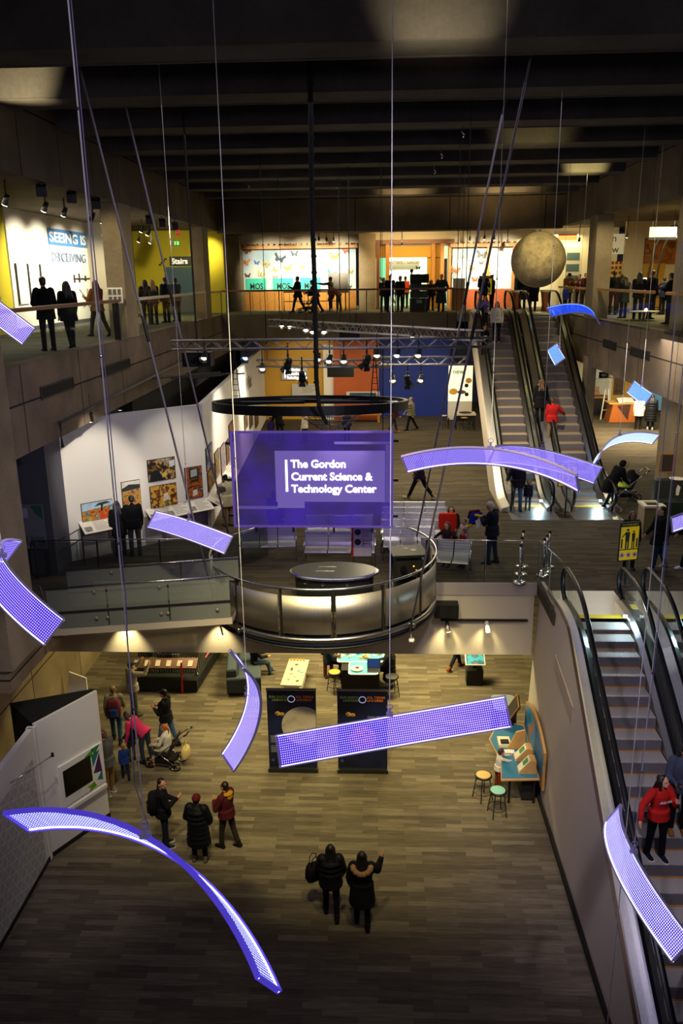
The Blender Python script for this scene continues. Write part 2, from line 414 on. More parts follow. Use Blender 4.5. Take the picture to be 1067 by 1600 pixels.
def text(name, body, size, m, parent, loc, rot, ext=.004, bold=.0, align='LEFT', sx=1.0):
    cu = bpy.data.curves.new(name, 'FONT'); cu.body = body; cu.size = size; cu.extrude = ext; cu.offset = bold
    cu.align_x = align; cu.resolution_u = 3
    o = bpy.data.objects.new(name, cu); COL.objects.link(o)
    dg = bpy.context.evaluated_depsgraph_get()
    me = bpy.data.meshes.new_from_object(o.evaluated_get(dg)); me.name = name
    bpy.data.objects.remove(o); bpy.data.curves.remove(cu)
    me.materials.clear(); me.materials.append(m)
    o = bpy.data.objects.new(name, me); COL.objects.link(o); o.parent = parent
    o.location = loc; o.rotation_euler = rot; o.scale = (sx, 1, 1)
    return o
FRONT = (math.pi / 2, 0, 0)          # lettering that faces the near end of the hall
# ================================================================== the setting
# ---- floors
struct('floor', MB().box((-9.6, 3, LOW - .3), (9, 34, LOW)), M['carpet_low'])
mf = MB().box((-9.4, 19.45, 3.9), (18, 50, MID)); mf.box((4.0, 17.45, 3.9), (9.5, 19.45, MID)); mf.box((9.4, 8, 3.9), (18, 19.45, MID))
struct('floor', mf, M['carpet_mid'])
struct('floor', MB().box((-9.27, 14.4, 4.14), (-7.32, 19.45, MID)), M['carpet_mid'])
struct('trim_4', MB().box((-9.27, 14.4, 3.72), (-7.3, 19.45, 4.14)), M['conc_low'])
uf = MB().box((-14.5, 12, 9.7), (LX - .02, 50, UP)); uf.box((LX - .02, 38.72, 9.7), (3.6, 50, UP)); uf.box((3.6, 36.95, 9.7), (RX + .02, 50, UP)); uf.box((RX + .02, 12, 9.7), (15.5, 50, UP))
struct('floor', uf, M['carpet_up'])
# ---- lower walls
struct('wall_left', MB().box((-9.6, 3, LOW), (-9.27, 34, 3.78)), M['conc_low'])
struct('wall_back', MB().box((-9.6, 34, LOW), (9, 34.3, 3.9)), M['beige'])
struct('trim_5', MB().box((-9.27, 19.42, 3.86), (4.0, 19.448, 4.19)), M['beige'])
struct('wall_middle', MB().box((-9.27, 19.45, 2.2), (3.95, 19.75, 3.9)), M['cream'])
struct('ceiling', MB().box((-9.4, 19.75, 3.84), (3.95, 34, 3.9)), M['cream'])
# wall beside the lower escalator: its top follows the run of the stairs
def ramp_low(y):             # nosing line of the lower escalators
    if y > 16.5: return MID
    if y > 15.9: return MID - .58 * (16.5 - y) ** 2 / 1.2
    return max(MID - .58 * (16.2 - y), LOW - .2)
prof = [(3, LOW)] + [(3, LOW + .3)] + [(y, max(ramp_low(y) + .22, LOW + .3)) for y in [8 + .25 * i for i in range(36)]] + [(17.2, 4.42), (18.6, 4.3), (19.5, 4.2), (19.5, LOW)]
rw = MB(); n = len(prof)
def wx(y, z): return 3.82 + .2 * (z - LOW) / 4.6 + (0.08 * max(0, (y - 16)) / 3.5)
rw.add([(wx(y, z), y, z) for y, z in prof] + [(wx(y, z) + .08, y, z) for y, z in prof],
       [list(range(n)), list(range(n, 2 * n))[::-1]] + [(i, (i + 1) % n, n + (i + 1) % n, n + i) for i in range(n)])
struct('wall_right', rw, M['beige'])
tr = MB()
top = prof[2:-2]
tr.rings([[(wx(y, z) - .015, y, z), (wx(y, z) + .04, y, z), (wx(y, z) + .04, y, z + .025), (wx(y, z) - .015, y, z + .025)] for y, z in top])
struct('trim_1', tr, mat('bronze_trim', '5c4838', .4, .5))
struct('baseboard_right', MB().prism([(3.8, 3, LOW), (3.8, 19.4, LOW), (3.8, 19.4, LOW + .12), (3.8, 3, LOW + .12)], (.05, 0, 0)), M['matte'])
# a shallow plaque recess in that wall
struct('trim_2', MB().prism([(3.97 - .012, 15.1, 3.15), (3.97 - .012, 16.9, 3.45), (3.97 - .012, 16.9, 3.1), (3.97 - .012, 15.1, 2.75)], (.03, 0, 0)), mat('plaque_paint', 'a8988c', .6))
# ---- balcony faces
def face_x(name, x0, x1, y0, y1, z0, z1, m): return struct(name, MB().box((x0, y0, z0), (x1, y1, z1)), m)
face_x('wall_left', LX - .35, LX, 15.7, 50, 8.2, UP + .012, M['conc_wall'])
face_x('wall_left', LX - .35, LX, 3, 14.4, 8.2, UP + .012, M['conc_wall'])
face_x('wall_right', RX, RX + .35, 12, 50, 8.2, UP + .012, M['conc_wall'])
struct('wall_back', MB().box((LX, 38.7, 8.9), (3.6, 39.05, UP + .012)), M['conc_back'])
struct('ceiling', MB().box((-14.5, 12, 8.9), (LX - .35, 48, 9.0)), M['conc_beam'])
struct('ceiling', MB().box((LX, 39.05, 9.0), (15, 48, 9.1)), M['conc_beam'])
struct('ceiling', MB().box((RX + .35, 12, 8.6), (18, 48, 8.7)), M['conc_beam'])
# ventilation slots in the balcony faces
def vent(y0, y1, z0, z1, side, label):
    x = LX if side < 0 else RX; s = -side
    t = thing('air_vent', label, 'vent', (x, (y0 + y1) / 2, z0), 0, 'air slots in the balcony faces')
    h = (y1 - y0) / 2
    MB().box((-.005 if s > 0 else -.02, -h, 0), (.02 if s > 0 else .005, h, z1 - z0)).build('slot', M['matte'], t)
    f = MB()
    for a, b in ((-h - .03, -h), (h, h + .03)): f.box((-.03 if s < 0 else 0, a, -.03), (.03 if s > 0 else 0, b, z1 - z0 + .03))
    f.box((-.03 if s < 0 else 0, -h, -.03), (.03 if s > 0 else 0, h, 0)); f.box((-.03 if s < 0 else 0, -h, z1 - z0), (.03 if s > 0 else 0, h, z1 - z0 + .03))
    f.build('frame', M['gun'], t)
vent(17.3, 19.2, 9.2, 9.42, -1, 'dark air slot in the left balcony face, nearest the grey column')
vent(21.3, 23.8, 9.2, 9.42, -1, 'dark air slot in the left balcony face below the couple at the rail')
vent(29.0, 30.6, 9.1, 9.32, 1, 'dark air slot in the right balcony face beside the moving stairs')
vent(25.4, 27.3, 9.1, 9.32, 1, 'dark air slot in the right balcony face above the white-coated visitor')
# ---- columns
def column(x0, x1, y0, y1, z0, z1): return struct('column', MB().box((x0, y0, z0), (x1, y1, z1)), M['conc_col'])
column(-7.72, -7.2, 23.9, 25.0, UP, BEAM); column(-7.72, -7.2, 35.2, 36.3, UP, BEAM)
column(-8.3, -7.22, 14.4, 15.7, 4.2, BEAM)
column(8.72, 9.6, 24.4, 25.5, MID, 8.6); column(8.72, 9.6, 24.4, 25.5, UP, BEAM)
column(8.0, 8.34, 31.9, 32.6, MID, 8.6); column(8.0, 8.6, 31.9, 33.0, UP, BEAM)
column(-.95, -.1, 43.2, 43.95, UP, BEAM); column(-7.5, -6.95, 43.0, 43.95, UP, BEAM)
# ---- beams carrying the roof
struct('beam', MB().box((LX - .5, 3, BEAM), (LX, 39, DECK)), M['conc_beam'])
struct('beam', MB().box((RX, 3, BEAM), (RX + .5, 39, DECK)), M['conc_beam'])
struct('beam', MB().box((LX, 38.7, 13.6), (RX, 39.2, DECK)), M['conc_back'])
for k in range(9):
    y = 13.2 + 3.28 * k
    if y + 1 < 38.7:
        j = MB().prism([(LX, y - .12, DECK), (LX, y, JOIST), (LX, y + 1.0, JOIST), (LX, y + 1.12, DECK)], (RX - LX, 0, 0))
        for yy in (y - .004, y + .93): j.box((LX, yy, JOIST - .012), (RX, yy + .075, JOIST))
        struct('beam', j, M['joist'])
struct('ceiling', MB().box((-15, 3, DECK), (15.5, 52, DECK + .3)), mat('dark_ceiling', '2c2a2a', .9))
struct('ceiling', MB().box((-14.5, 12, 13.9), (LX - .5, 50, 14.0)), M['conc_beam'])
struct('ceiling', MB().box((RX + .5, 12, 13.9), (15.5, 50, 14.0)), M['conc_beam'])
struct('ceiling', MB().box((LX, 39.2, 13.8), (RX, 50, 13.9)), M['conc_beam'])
# ---- upper gallery walls
struct('wall_left', MB().box((-12.1, 27.1, UP), (-11.85, 34.6, 13.9)), M['white'])
struct('wall_left', MB().box((-12.3, 12, UP), (-11.9, 27.1, 13.9)), M['yellowwall'])
struct('baseboard_left', MB().box((-11.85, 27.1, UP), (-11.8, 34.6, UP + .14)), M['grey_wall'])
struct('wall_left', MB().box((-12.0, 34.6, UP), (-11.0, 35.2, 13.9)), M['cream'])
struct('wall_left', MB().box((-12.3, 35.2, UP), (-11.9, 41.5, 13.9)), M['grey_wall'])
struct('wall_left', MB().box((-12.3, 41.4, UP), (-7.5, 41.6, 13.9)), M['yellowwall'])
struct('door_1', MB().box((-10.4, 41.3, UP), (-9.0, 41.42, UP + 2.2)), mat('teal_door', '28506a', .5))
struct('wall_back', MB().box((-7.5, 43.9, UP), (-6.95, 44.1, 13.9)), M['cream'])
struct('wall_back', MB().box((-9.4, 43.9, UP), (-7.4, 44.1, 13.9)), M['yellowwall'])
struct('wall_back', MB().box((-6.95, 44.0, 13.1), (8, 44.2, 13.9)), M['cream'])
struct('wall_back', MB().box((-.1, 49, UP), (4.0, 49.2, 13.9)), mat('pale_green_paint', 'a8c8a4', .7, 0, .1, 1))
struct('wall_back', MB().box((2.55, 44.0, UP), (3.25, 44.3, 13.1)), M['ochre'])
struct('wall_back', MB().box((-.1, 43.9, 12.55), (3.3, 44.1, 13.1)), M['ochre'])
struct('wall_back', MB().box((7.3, 44.6, UP), (12.3, 44.8, 13.9)), M['cream'])
struct('wall_right', MB().box((13.9, 12, UP), (14.1, 44.8, 13.9)), M['ochre'])
struct('wall_back', MB().box((11.3, 39.8, UP), (14.0, 40, 13.9)), M['cream'])
# ---- mid floor walls at the back and sides
struct('wall_back', MB().box((-6.3, 44.2, MID), (-2.35, 44.4, 9.0)), M['ochre'])
struct('wall_back', MB().box((-2.9, 44.0, MID), (-2.35, 44.2, 8.2)), M['plain_wall'])
struct('wall_back', MB().box((-2.35, 43.8, MID), (.05, 44.2, 8.4)), M['orange'])
struct('wall_back', MB().box((.05, 45.0, MID), (3.9, 45.2, 9.0)), M['blue'])
struct('wall_right', MB().box((17.6, 20, MID), (17.8, 47, 8.6)), M['cream'])
struct('wall_back', MB().box((7.9, 46.6, MID), (13.1, 46.8, 8.6)), M['cream'])
struct('wall_back', MB().box((13.1, 46.6, MID), (14.3, 46.8, 8.6)), M['ochre'])
struct('wall_back', MB().box((14.3, 46.6, MID), (17.7, 46.8, 8.6)), mat('sky_blue_paint', '7ab0dc', .7, 0, .2, 1))
# photograph wall: two stretches meeting in a corner
A, B_, C_ = Vector((-8.45, 20.9, MID)), Vector((-5.14, 23.7, MID)), Vector((-6.1, 44.2, MID))
HW = 8.1
def wallseg(name, p, q, z0, z1, th, m):
    d = (q - p).normalized(); nrm = Vector((-d.y, d.x, 0)) * th
    a = [Vector((p.x, p.y, z0)), Vector((q.x, q.y, z0)), Vector((q.x, q.y, z1)), Vector((p.x, p.y, z1))]
    return struct(name, MB().prism(a, nrm), m)
wallseg('wall_left', A, B_, MID, HW, .15, M['plain_wall']); wallseg('wall_left', B_, C_, MID, HW, .15, M['plain_wall'])
struct('wall_left', MB().box((-9.6, 19.9, MID), (-8.4, 21.0, 9.0)), M['grey_wall'])
struct('wall_left', MB().box((-9.6, 13, MID), (-9.3, 20, 9.0)), M['grey_wall'])
struct('wall_left', MB().box((-7.6, 24, MID), (-7.3, 44, 8.2)), M['matte'])
# ================================================================== escalators
def escalator(label, group, xc, ycomb, slope, z0, z1, up_sign, ytop, clad, lamps, glassw=1.3, cut=0):
    """moving stairs along +y. z0 at y=ycomb, z1 at y=ytop; nosing line flat for .8 m at both ends"""
    t = thing('escalator', label, 'escalator', (xc, ycomb, z0), 0, group)
    Z = z1 - z0; Yt = ytop - ycomb; fl = .85; hw = glassw / 2; sw = .5
    tan = Z / (Yt - 2 * fl)
    def nz(y):            # smooth nosing height above z0 at local y
        a, b = fl, Yt - fl; r = .7
        def ramp(q): return 0 if q < -r else (q if q > r else (q + r) ** 2 / (4 * r))
        return tan * (ramp(y - a) - ramp(y - b))
    # steps
    sm = [mat('step_tread_grey', 'a49c94', .6, .2, .1, 30), mat('step_riser_grey', '6e686c', .6, .2, .1, 30), mat('step_line_yellow', 'b87820', .6)]
    dy = .405; n_ = int((Yt - .3) / dy)
    for i in range(n_):
        y = .15 + i * dy; z = nz(y + .2)
        if z0 + z < cut: continue
        zp = nz(y - dy + .2) if i else 0
        b = MB()
        b.box((-sw, y, z - .05), (sw, y + dy, z), 0)
        for k in range(24):
            x = -sw + .02 + k * .0405
            b.box((x, y + .01, z), (x + .018, y + dy - .01, z + .006), 0)
        if z - zp > .02:
            b.box((-sw, y - .012, zp - .02), (sw, y + .01, z - .002), 1)
            for k in range(24):
                x = -sw + .02 + k * .0405
                b.box((x, y - .018, zp), (x + .02, y - .01, z - .02), 1)
            b.box((-sw, y - .03, zp + .0), (sw, y - .004, zp + .022), 2)
        b.build('step', sm, t)
    # comb plates and landing plates
    for nm, y0, y1, z in (('landing_plate', -1.5, .0, 0), ('landing_plate', Yt, Yt + 1.5, Z)):
        b = MB().box((-hw - .1, y0, z - .03), (hw + .1, y1, z + .012), 0)
        b.build(nm, brushed('landing_steel', (.75, .73, .7), .38, 0), t)
    for y0, z in ((-.02, 0), (Yt - .16, Z)):
        MB().box((-sw, y0, z + .004), (sw, y0 + .18, z + .02)).build('comb_plate', mat('comb_yellow', 'd8b428', .5), t)
    ys = [-.55 + (Yt + 1.1) * i / 44 for i in range(45)]
    for s in (-1, 1):
        xg = s * hw
        # skirt and inner deck, steel
        k = MB(); k.rings([[(s * (sw + .012), y, nz(y) - .12), (s * (sw + .012), y, nz(y) + .14), (s * (hw - .03), y, nz(y) + .2), (s * (hw - .03), y, nz(y) - .12)] for y in ys])
        k.build('skirt', brushed('skirt_steel', (.4, .39, .38), .3, 1), t)
        # outer deck
        k = MB(); k.rings([[(s * (hw + .03), y, nz(y) - .1), (s * (hw + .03), y, nz(y) + .2), (s * (hw + .27), y, nz(y) + .12), (s * (hw + .27), y, nz(y) - .1)] for y in ys])
        k.build('outer_deck', brushed('deck_steel', (.72, .7, .68), .34, 1), t)
        k = MB(); k.rings([[(xg - .03, y, nz(y) + .17), (xg + .03, y, nz(y) + .17), (xg + .03, y, nz(y) + .215), (xg - .03, y, nz(y) + .215)] for y in ys])
        k.build('gasket', M['rubber'], t)
        # glass balustrade
        gl = MB(); yy = [-.35 + (Yt + .7) * i / 40 for i in range(41)]
        for i in range(40):
            a, b = yy[i], yy[i + 1]
            gl.prism([(xg - .006, a, nz(a) + .2), (xg - .006, b, nz(b) + .2), (xg - .006, b, nz(b) + .93), (xg - .006, a, nz(a) + .93)], (.012, 0, 0))
        gl.build('glass_panel', M['glass_green'], t)
        # handrail with rounded newels
        path = []
        for i in range(9):
            a = math.pi * i / 8; path.append((xg, -.45 - .38 * math.sin(a), .58 - .38 * math.cos(a)))
        for y in [-.35 + (Yt + .7) * i / 40 for i in range(41)]: path.append((xg, y, nz(y) + .96))
        for i in range(9):
            a = math.pi * i / 8; path.append((xg, Yt + .45 + .38 * math.sin(a), Z + .58 + .38 * math.cos(a)))
        h = MB()
        rr = []
        for i, p in enumerate(path):
            p = Vector(p); a = Vector(path[max(i - 1, 0)]); b = Vector(path[min(i + 1, len(path) - 1)])
            d = (b - a).normalized(); up = Vector((1, 0, 0)).cross(d)
            rr.append([p + Vector((.05 * cx, 0, 0)) + up * .022 * cz for cx, cz in ((-1, -.6), (-1, .5), (-.6, 1), (.6, 1), (1, .5), (1, -.6))])
        h.rings(rr); h.build('handrail', M['rubber'], t, True)
        h = MB().tube([(p[0], p[1], p[2] - .035) for p in path[6:-6]], .012, 6); h.build('handrail_guide', M['chrome'], t, True)
    if clad:
        for s, full in clad:
            c = MB(); x0 = s * (hw + .27); dp = 1.05
            pl = [(x0, y, nz(y) + .1) for y in ys] + [(x0, y, max(nz(y) - dp, 0)) for y in ys[::-1]]
            pl2 = [p for i, p in enumerate(pl)]
            c.prism(pl2, (s * .04, 0, 0)); c.build('side_cladding', M['beige'], t)
        c = MB(); yb = [y for y in ys if nz(y) - 1.0 > .1]
        c.rings([[(-hw - .27, y, nz(y) - 1.03), (hw + .27, y, nz(y) - 1.03), (hw + .27, y, nz(y) - .95), (-hw - .27, y, nz(y) - .95)] for y in yb]); c.build('underside', M['beige'], t)
    for (x, y, z) in lamps:
        b = MB().box((x - .04, y - .02, z - .03), (x + .04, y + .02, z + .03)); b.build('comb_lamp', emit('comb_lamp', 'dff4ff', 14), t)
    return t
UE = escalator('left of the two long moving stairs rising to the upper gallery, people riding down', 'moving stairs up to the gallery', 4.98, 26.4, 0, MID, UP, 1, 36.9, [(-1, 1)], [(.47, .25, .16)])
UE2 = escalator('right of the two long moving stairs rising to the upper gallery, beside the concrete wall', 'moving stairs up to the gallery', 6.94, 26.4, 0, MID, UP, 1, 36.9, [(1, 1)], [(.47, .25, .16)])
LE = escalator('moving stairs going down beside the beige wall, ridden by the woman in red', 'moving stairs down to the lower floor', 4.98, 8.0, 0, LOW, MID, 1, 17.35, [], [(.47, 8.95, 4.6 + .16)], cut=-.3)
LE2 = escalator('moving stairs going down at the right edge of the hall', 'moving stairs down to the lower floor', 6.83, 8.0, 0, LOW, MID, 1, 17.35, [], [(.47, 8.95, 4.6 + .16)], cut=-.3)
for x, y, z, p in ((5.35, 26.5, 4.55, 20), (7.3, 26.5, 4.55, 24), (5.35, 16.8, 4.6, 34), (7.2, 16.8, 4.6, 26), (7.3, 36.6, 10.4, 10)):
    point((x, y, z), p, (.55, .85, 1), .04, 'comb_lamp_light')
spot((5.6, 14.5, 13.6), (5.4, 17.8, MID), 420, (.9, .88, 1), 30, .9, .1)
spot((4.5, 6.5, 12.4), (5.2, 13.2, 2.2), 1700, (.88, .82, 1), 36, .9, .2)  # added lilac spot, no fixture, lifting the treads of the lower flights
# median deck filling the gap between the lower flights
md = MB()
def lowz(y):
    tan = (MID - LOW) / (9.35 - 1.7); a = .85; q = y - 8 - a
    return LOW + max(0, min(tan * q, MID - LOW))
md.rings([[(5.86, y, lowz(y) + .02), (5.95, y, lowz(y) + .02), (5.95, y, lowz(y) + .12), (5.86, y, lowz(y) + .12)] for y in [8 + .25 * i for i in range(40)]])
struct('trim_3', md, brushed('deck_steel'))
# warning label on the deck
t = thing('warning_label', 'small yellow warning label on the steel deck between the lower moving stairs', 'label', (5.75, 17.35, 4.42))
MB().box((-.07, -.14, 0), (.07, .14, .004)).build('sheet', mat('label_yellow', 'e8c81e', .5), t)
# yellow safety signs
def safety_sign(label, loc, rz, h0, h1, wd):
    t = thing('safety_sign', label, 'sign', loc, rz, 'yellow escalator safety signs')
    MB().cyl((0, 0, .02), (0, 0, h0 + .1), .025).build('post', M['black'], t)
    MB().lathe([(0, 0), (.2, 0), (.2, .015), (.03, .04), (0, .04)], n=20).build('base', M['black'], t)
    MB().box((-wd / 2, -.03, h0), (wd / 2, -.005, h1)).build('frame', M['black'], t)
    b = MB(); e = .03; y = -.034
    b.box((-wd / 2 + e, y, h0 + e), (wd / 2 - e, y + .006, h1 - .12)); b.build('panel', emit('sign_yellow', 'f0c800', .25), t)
    text('lettering', 'FOR YOUR SAFETY', .075, mat('label_yellow', 'e8c81e', .5), t, (0, -.035, h1 - .09), FRONT, .002, .001, 'CENTER', wd / .8)
    p = MB(); zc = (h0 + h1) / 2 + .1
    for x, s in ((-.06, 1), (.1, .75)):
        p.ball((x, -.038, zc + .2 * s), (.035 * s, .004, .035 * s), 10, 6); p.prism([(x - .05 * s, -.04, zc - .1), (x + .05 * s, -.04, zc - .1), (x + .06 * s, -.04, zc + .15 * s), (x - .06 * s, -.04, zc + .15 * s)], (0, .004, 0))
        p.prism([(x - .05 * s, -.04, zc - .28), (x - .01, -.04, zc - .28), (x - .01, -.04, zc - .1), (x - .05 * s, -.04, zc - .1)], (0, .004, 0))
        p.prism([(x + .01, -.04, zc - .28), (x + .05 * s, -.04, zc - .28), (x + .05 * s, -.04, zc - .1), (x + .01, -.04, zc - .1)], (0, .004, 0))
    for x in (-.2, .2): p.box((x - .02, -.04, zc - .26), (x + .02, -.036, zc - .02))
    p.box((-.24, -.04, zc - .31), (.24, -.036, zc - .285)); p.prism([(-.22, -.04, zc + .02), (-.19, -.04, zc + .02), (-.09, -.04, zc + .13), (-.11, -.04, zc + .15)], (0, .004, 0))
    p.build('pictogram', M['black'], t)
    r = MB()
    for x in (-.17, 0, .17): r.lathe([(.0, 0), (.062, 0), (.062, .004), (0, .004)], (0, 0, 0), 16); 
    q = MB()
    for x in (-.17, 0, .17):
        q.cyl((x, -.04, h0 + .16), (x, -.036, h0 + .16), .065, None, 18)
        q.cyl((x, -.043, h0 + .16), (x, -.04, h0 + .16), .028, None, 6, 1)
    q.build('symbol', [mat('sign_pale', 'e0b8b8', .5), M['black']], t)
    return t
safety_sign('yellow safety sign with riders pictogram at the head of the lower moving stairs', (6.14, 19.35, MID), math.radians(14), .62, 1.62, .54)
safety_sign('yellow safety sign on a black post between the long moving stairs', (5.97, 25.35, MID), 0, .98, 1.75, .6)
safety_sign('small yellow safety sign at the top of the long moving stairs', (4.95, 39.2, UP), 0, .75, 1.6, .6)
# ================================================================== round platform
PC = Vector((-1.33, 18.95, 0)); PR = 2.75
t = thing('round_platform', 'round balcony platform ringed by curved brushed steel panels, hung over the lower floor', 'platform', (PC.x, PC.y, 3.85))
MB().lathe([(0, .2), (PR - .12, .2), (PR - .12, .36), (0, .36)], n=64).build('deck', M['carpet_mid'], t)
MB().lathe([(PR - .25, .0), (PR + .0, .0), (PR + .03, .03), (PR + .03, .05), (PR - .25, .05)], n=72).build('lower_flange', M['black'], t, True)
MB().lathe([(PR - .04, .05), (PR + .0, .05), (PR, .17), (PR - .04, .17)], n=72).build('navy_band', M['navy'], t, True)
MB().lathe([(PR - .06, .17), (PR + .03, .17), (PR + .03, .27), (PR - .06, .27), (PR - .06, .17)], n=72).build('steel_band', brushed('band_steel', (.55, .52, .48), .3, 2), t, True)
MB().lathe([(PR - .1, .0), (0, 0)], n=48).build('underside', M['matte'], t)
posts = [178, 203, 228, 253.5, 278, 302, 327, 352, 377]
pm = brushed('panel_steel', (.62, .57, .5), .42, 2)
for i, a in enumerate(posts):
    r = math.radians(a); x, y = math.cos(r), math.sin(r)
    b = MB(); b.cbox((PR * .992 * x, PR * .992 * y, .82), (.05, .025, 1.12), r); b.cbox((PR * .975 * x, PR * .975 * y, .82), (.05, .025, 1.12), r)
    b.build('post', M['gun'], t)
    if i < len(posts) - 1:
        a1 = posts[i + 1]
        MB().lathe([(PR - .012, .36), (PR, .36), (PR, 1.24), (PR - .012, 1.24), (PR - .012, .36)], n=10, a0=a + 1.1, a1=a1 - 1.1).build('curved_panel', pm, t, True)
rail = [(PR * math.cos(math.radians(a)), PR * math.sin(math.radians(a)), 1.4) for a in range(160, 402, 4)]
MB().tube(rail, .028, 8).build('handrail', M['chrome'], t, True)
for a in (232, 318):
    r = math.radians(a); b = MB(); b.cbox(((PR + .06) * math.cos(r), (PR + .06) * math.sin(r), .22), (.14, .07, .12), r); b.ball(((PR + .12) * math.cos(r), (PR + .12) * math.sin(r), .25), .05)
    b.build('hanger_bracket', M['chrome'], t)
# tie rods up to the roof
def rod(label, px_low, y_low, px_up, y_up):
    a = aty(*px_low, y_low); b = aty(*px_up, y_up)
    d = (b - a).normalized(); top = a + d * ((DECK - .02 - a.z) / d.z)
    t = thing('tie_rod', label, 'rod', a, 0, 'sloping tie rods of the round platform')
    MB().tube([(0, 0, 0), top - a], .022, 8).build('rod', mat('rod_grey', '9c94a0', .5, .1), t, True)
    k = (top - a) * .55; MB().cyl(k - d * .25, k + d * .25, .034).build('turnbuckle', M['gun'], t)
    return t
rod('sloping tie rod to the front left of the round platform', (348, 992), 16.75, (123, 99), 15.2)
rod('sloping tie rod to the back left of the round platform', (357, 835), 20.3, (196, 165), 17.9)
rod('sloping tie rod to the front right of the round platform', (640, 988), 17.0, (830, 85), 14.9)
rod('sloping tie rod to the back right of the round platform', (651, 838), 20.4, (787, 168), 17.9)
# things on the platform
FZ = 4.21
t = thing('oval_console', 'black oval console table with a steel rim on the round platform', 'console', (-1.02, 17.95, FZ))
def oval(rx, ry, z, n=40): return [(rx * math.cos(2 * math.pi * i / n), ry * math.sin(2 * math.pi * i / n), z) for i in range(n)]
MB().rings([oval(.9, .5, .04), oval(.92, .52, .78)]).build('cabinet', M['black'], t, False)
MB().rings([oval(1.02, .6, .79), oval(1.04, .62, .8), oval(1.04, .62, .84), oval(1.0, .58, .85)]).build('rim', M['chrome'], t, False)
MB().rings([oval(.99, .57, .845), oval(.99, .57, .858)]).build('top', mat('console_top', '3a3c3e', .3), t)
b = MB(); b.tube([(-.42, -.1, .862), (.0, -.1, .862), (.05, .2, .862), (-.36, .2, .862)], .006, 6, closed=True); b.build('screen_outline', M['chrome'], t)
b = MB()
for a in (225, 255, 290): b.ball((.93 * math.cos(math.radians(a)), .53 * math.sin(math.radians(a)), .66), (.05, .04, .02))
b.build('drawer_pull', M['chrome'], t)
t = thing('video_projector', 'black boxy video projector in an open frame on the round platform', 'projector', (.72, 18.75, FZ), math.radians(8))
b = MB(); b.box((-.42, -.35, 0), (.42, .4, .16)); b.build('plinth', M['black'], t)
b = MB()
for x in (-.36, .36):
    for y in (-.3, .34): b.box((x - .025, y - .025, .16), (x + .025, y + .025, 1.02))
b.box((-.4, -.34, .5), (.4, .38, .54)); b.build('frame', M['black'], t)
MB().box((-.33, -.28, .54), (.33, .34, .9)).build('body', M['matte'], t)
MB().box((-.42, -.36, 1.0), (.42, .4, 1.06)).build('lid', mat('projector_lid', '141316', .5), t)
b = MB(); b.cyl((-.15, -.29, .7), (-.15, -.36, .7), .08); b.build('lens', M['rubber'], t)
b = MB(); b.cyl((.14, .02, 1.06), (.14, .02, 1.066), .07); b.cyl((-.02, .16, 1.06), (-.02, .16, 1.066), .05); b.build('vent_grille', M['rubber'], t)
b = MB(); b.ball((.1, -.29, .76), .02); b.ball((.16, -.29, .66), .012); b.build('indicator', emit('amber_dot', 'ffb040', 2), t)
b = MB(); b.box((-.2, .42, 0), (.3, .7, .5)); b.build('side_case', M['matte'], t)
t = thing('notice_stand', 'red edged house rules notice on a thin black stand behind the round platform', 'sign', (aty(563, 870, 19.95).x, 19.95, MID)); t.scale = (.83, .83, .83)
b = MB(); b.cyl((-.22, 0, 0), (-.22, 0, 1.6), .012); b.cyl((.34, 0, 0), (.34, 0, 1.6), .012); b.box((-.3, -.2, 0), (.42, .2, .02)); b.build('stand', M['black'], t)
MB().box((-.22, -.015, .62), (.34, .005, 1.62)).build('board', mat('notice_lilac', 'b8aec4', .6), t)
MB().box((-.27, -.018, .6), (-.21, .008, 1.64)).build('edge', mat('notice_red', 'b01c24', .5), t)
for z in (1.4, 1.08): MB().cyl((-.08, -.022, z), (-.08, -.016, z), .1, None, 20).build('symbol', M['black'], t)
for z, s in ((1.44, 'Do not bring'), (1.36, 'food into'), (1.28, 'the stage'), (1.12, 'No food'), (1.04, 'and drinks')):
    text('lettering', s, .055, M['black'], t, (.05, -.017, z - .02), FRONT, .001, .001)
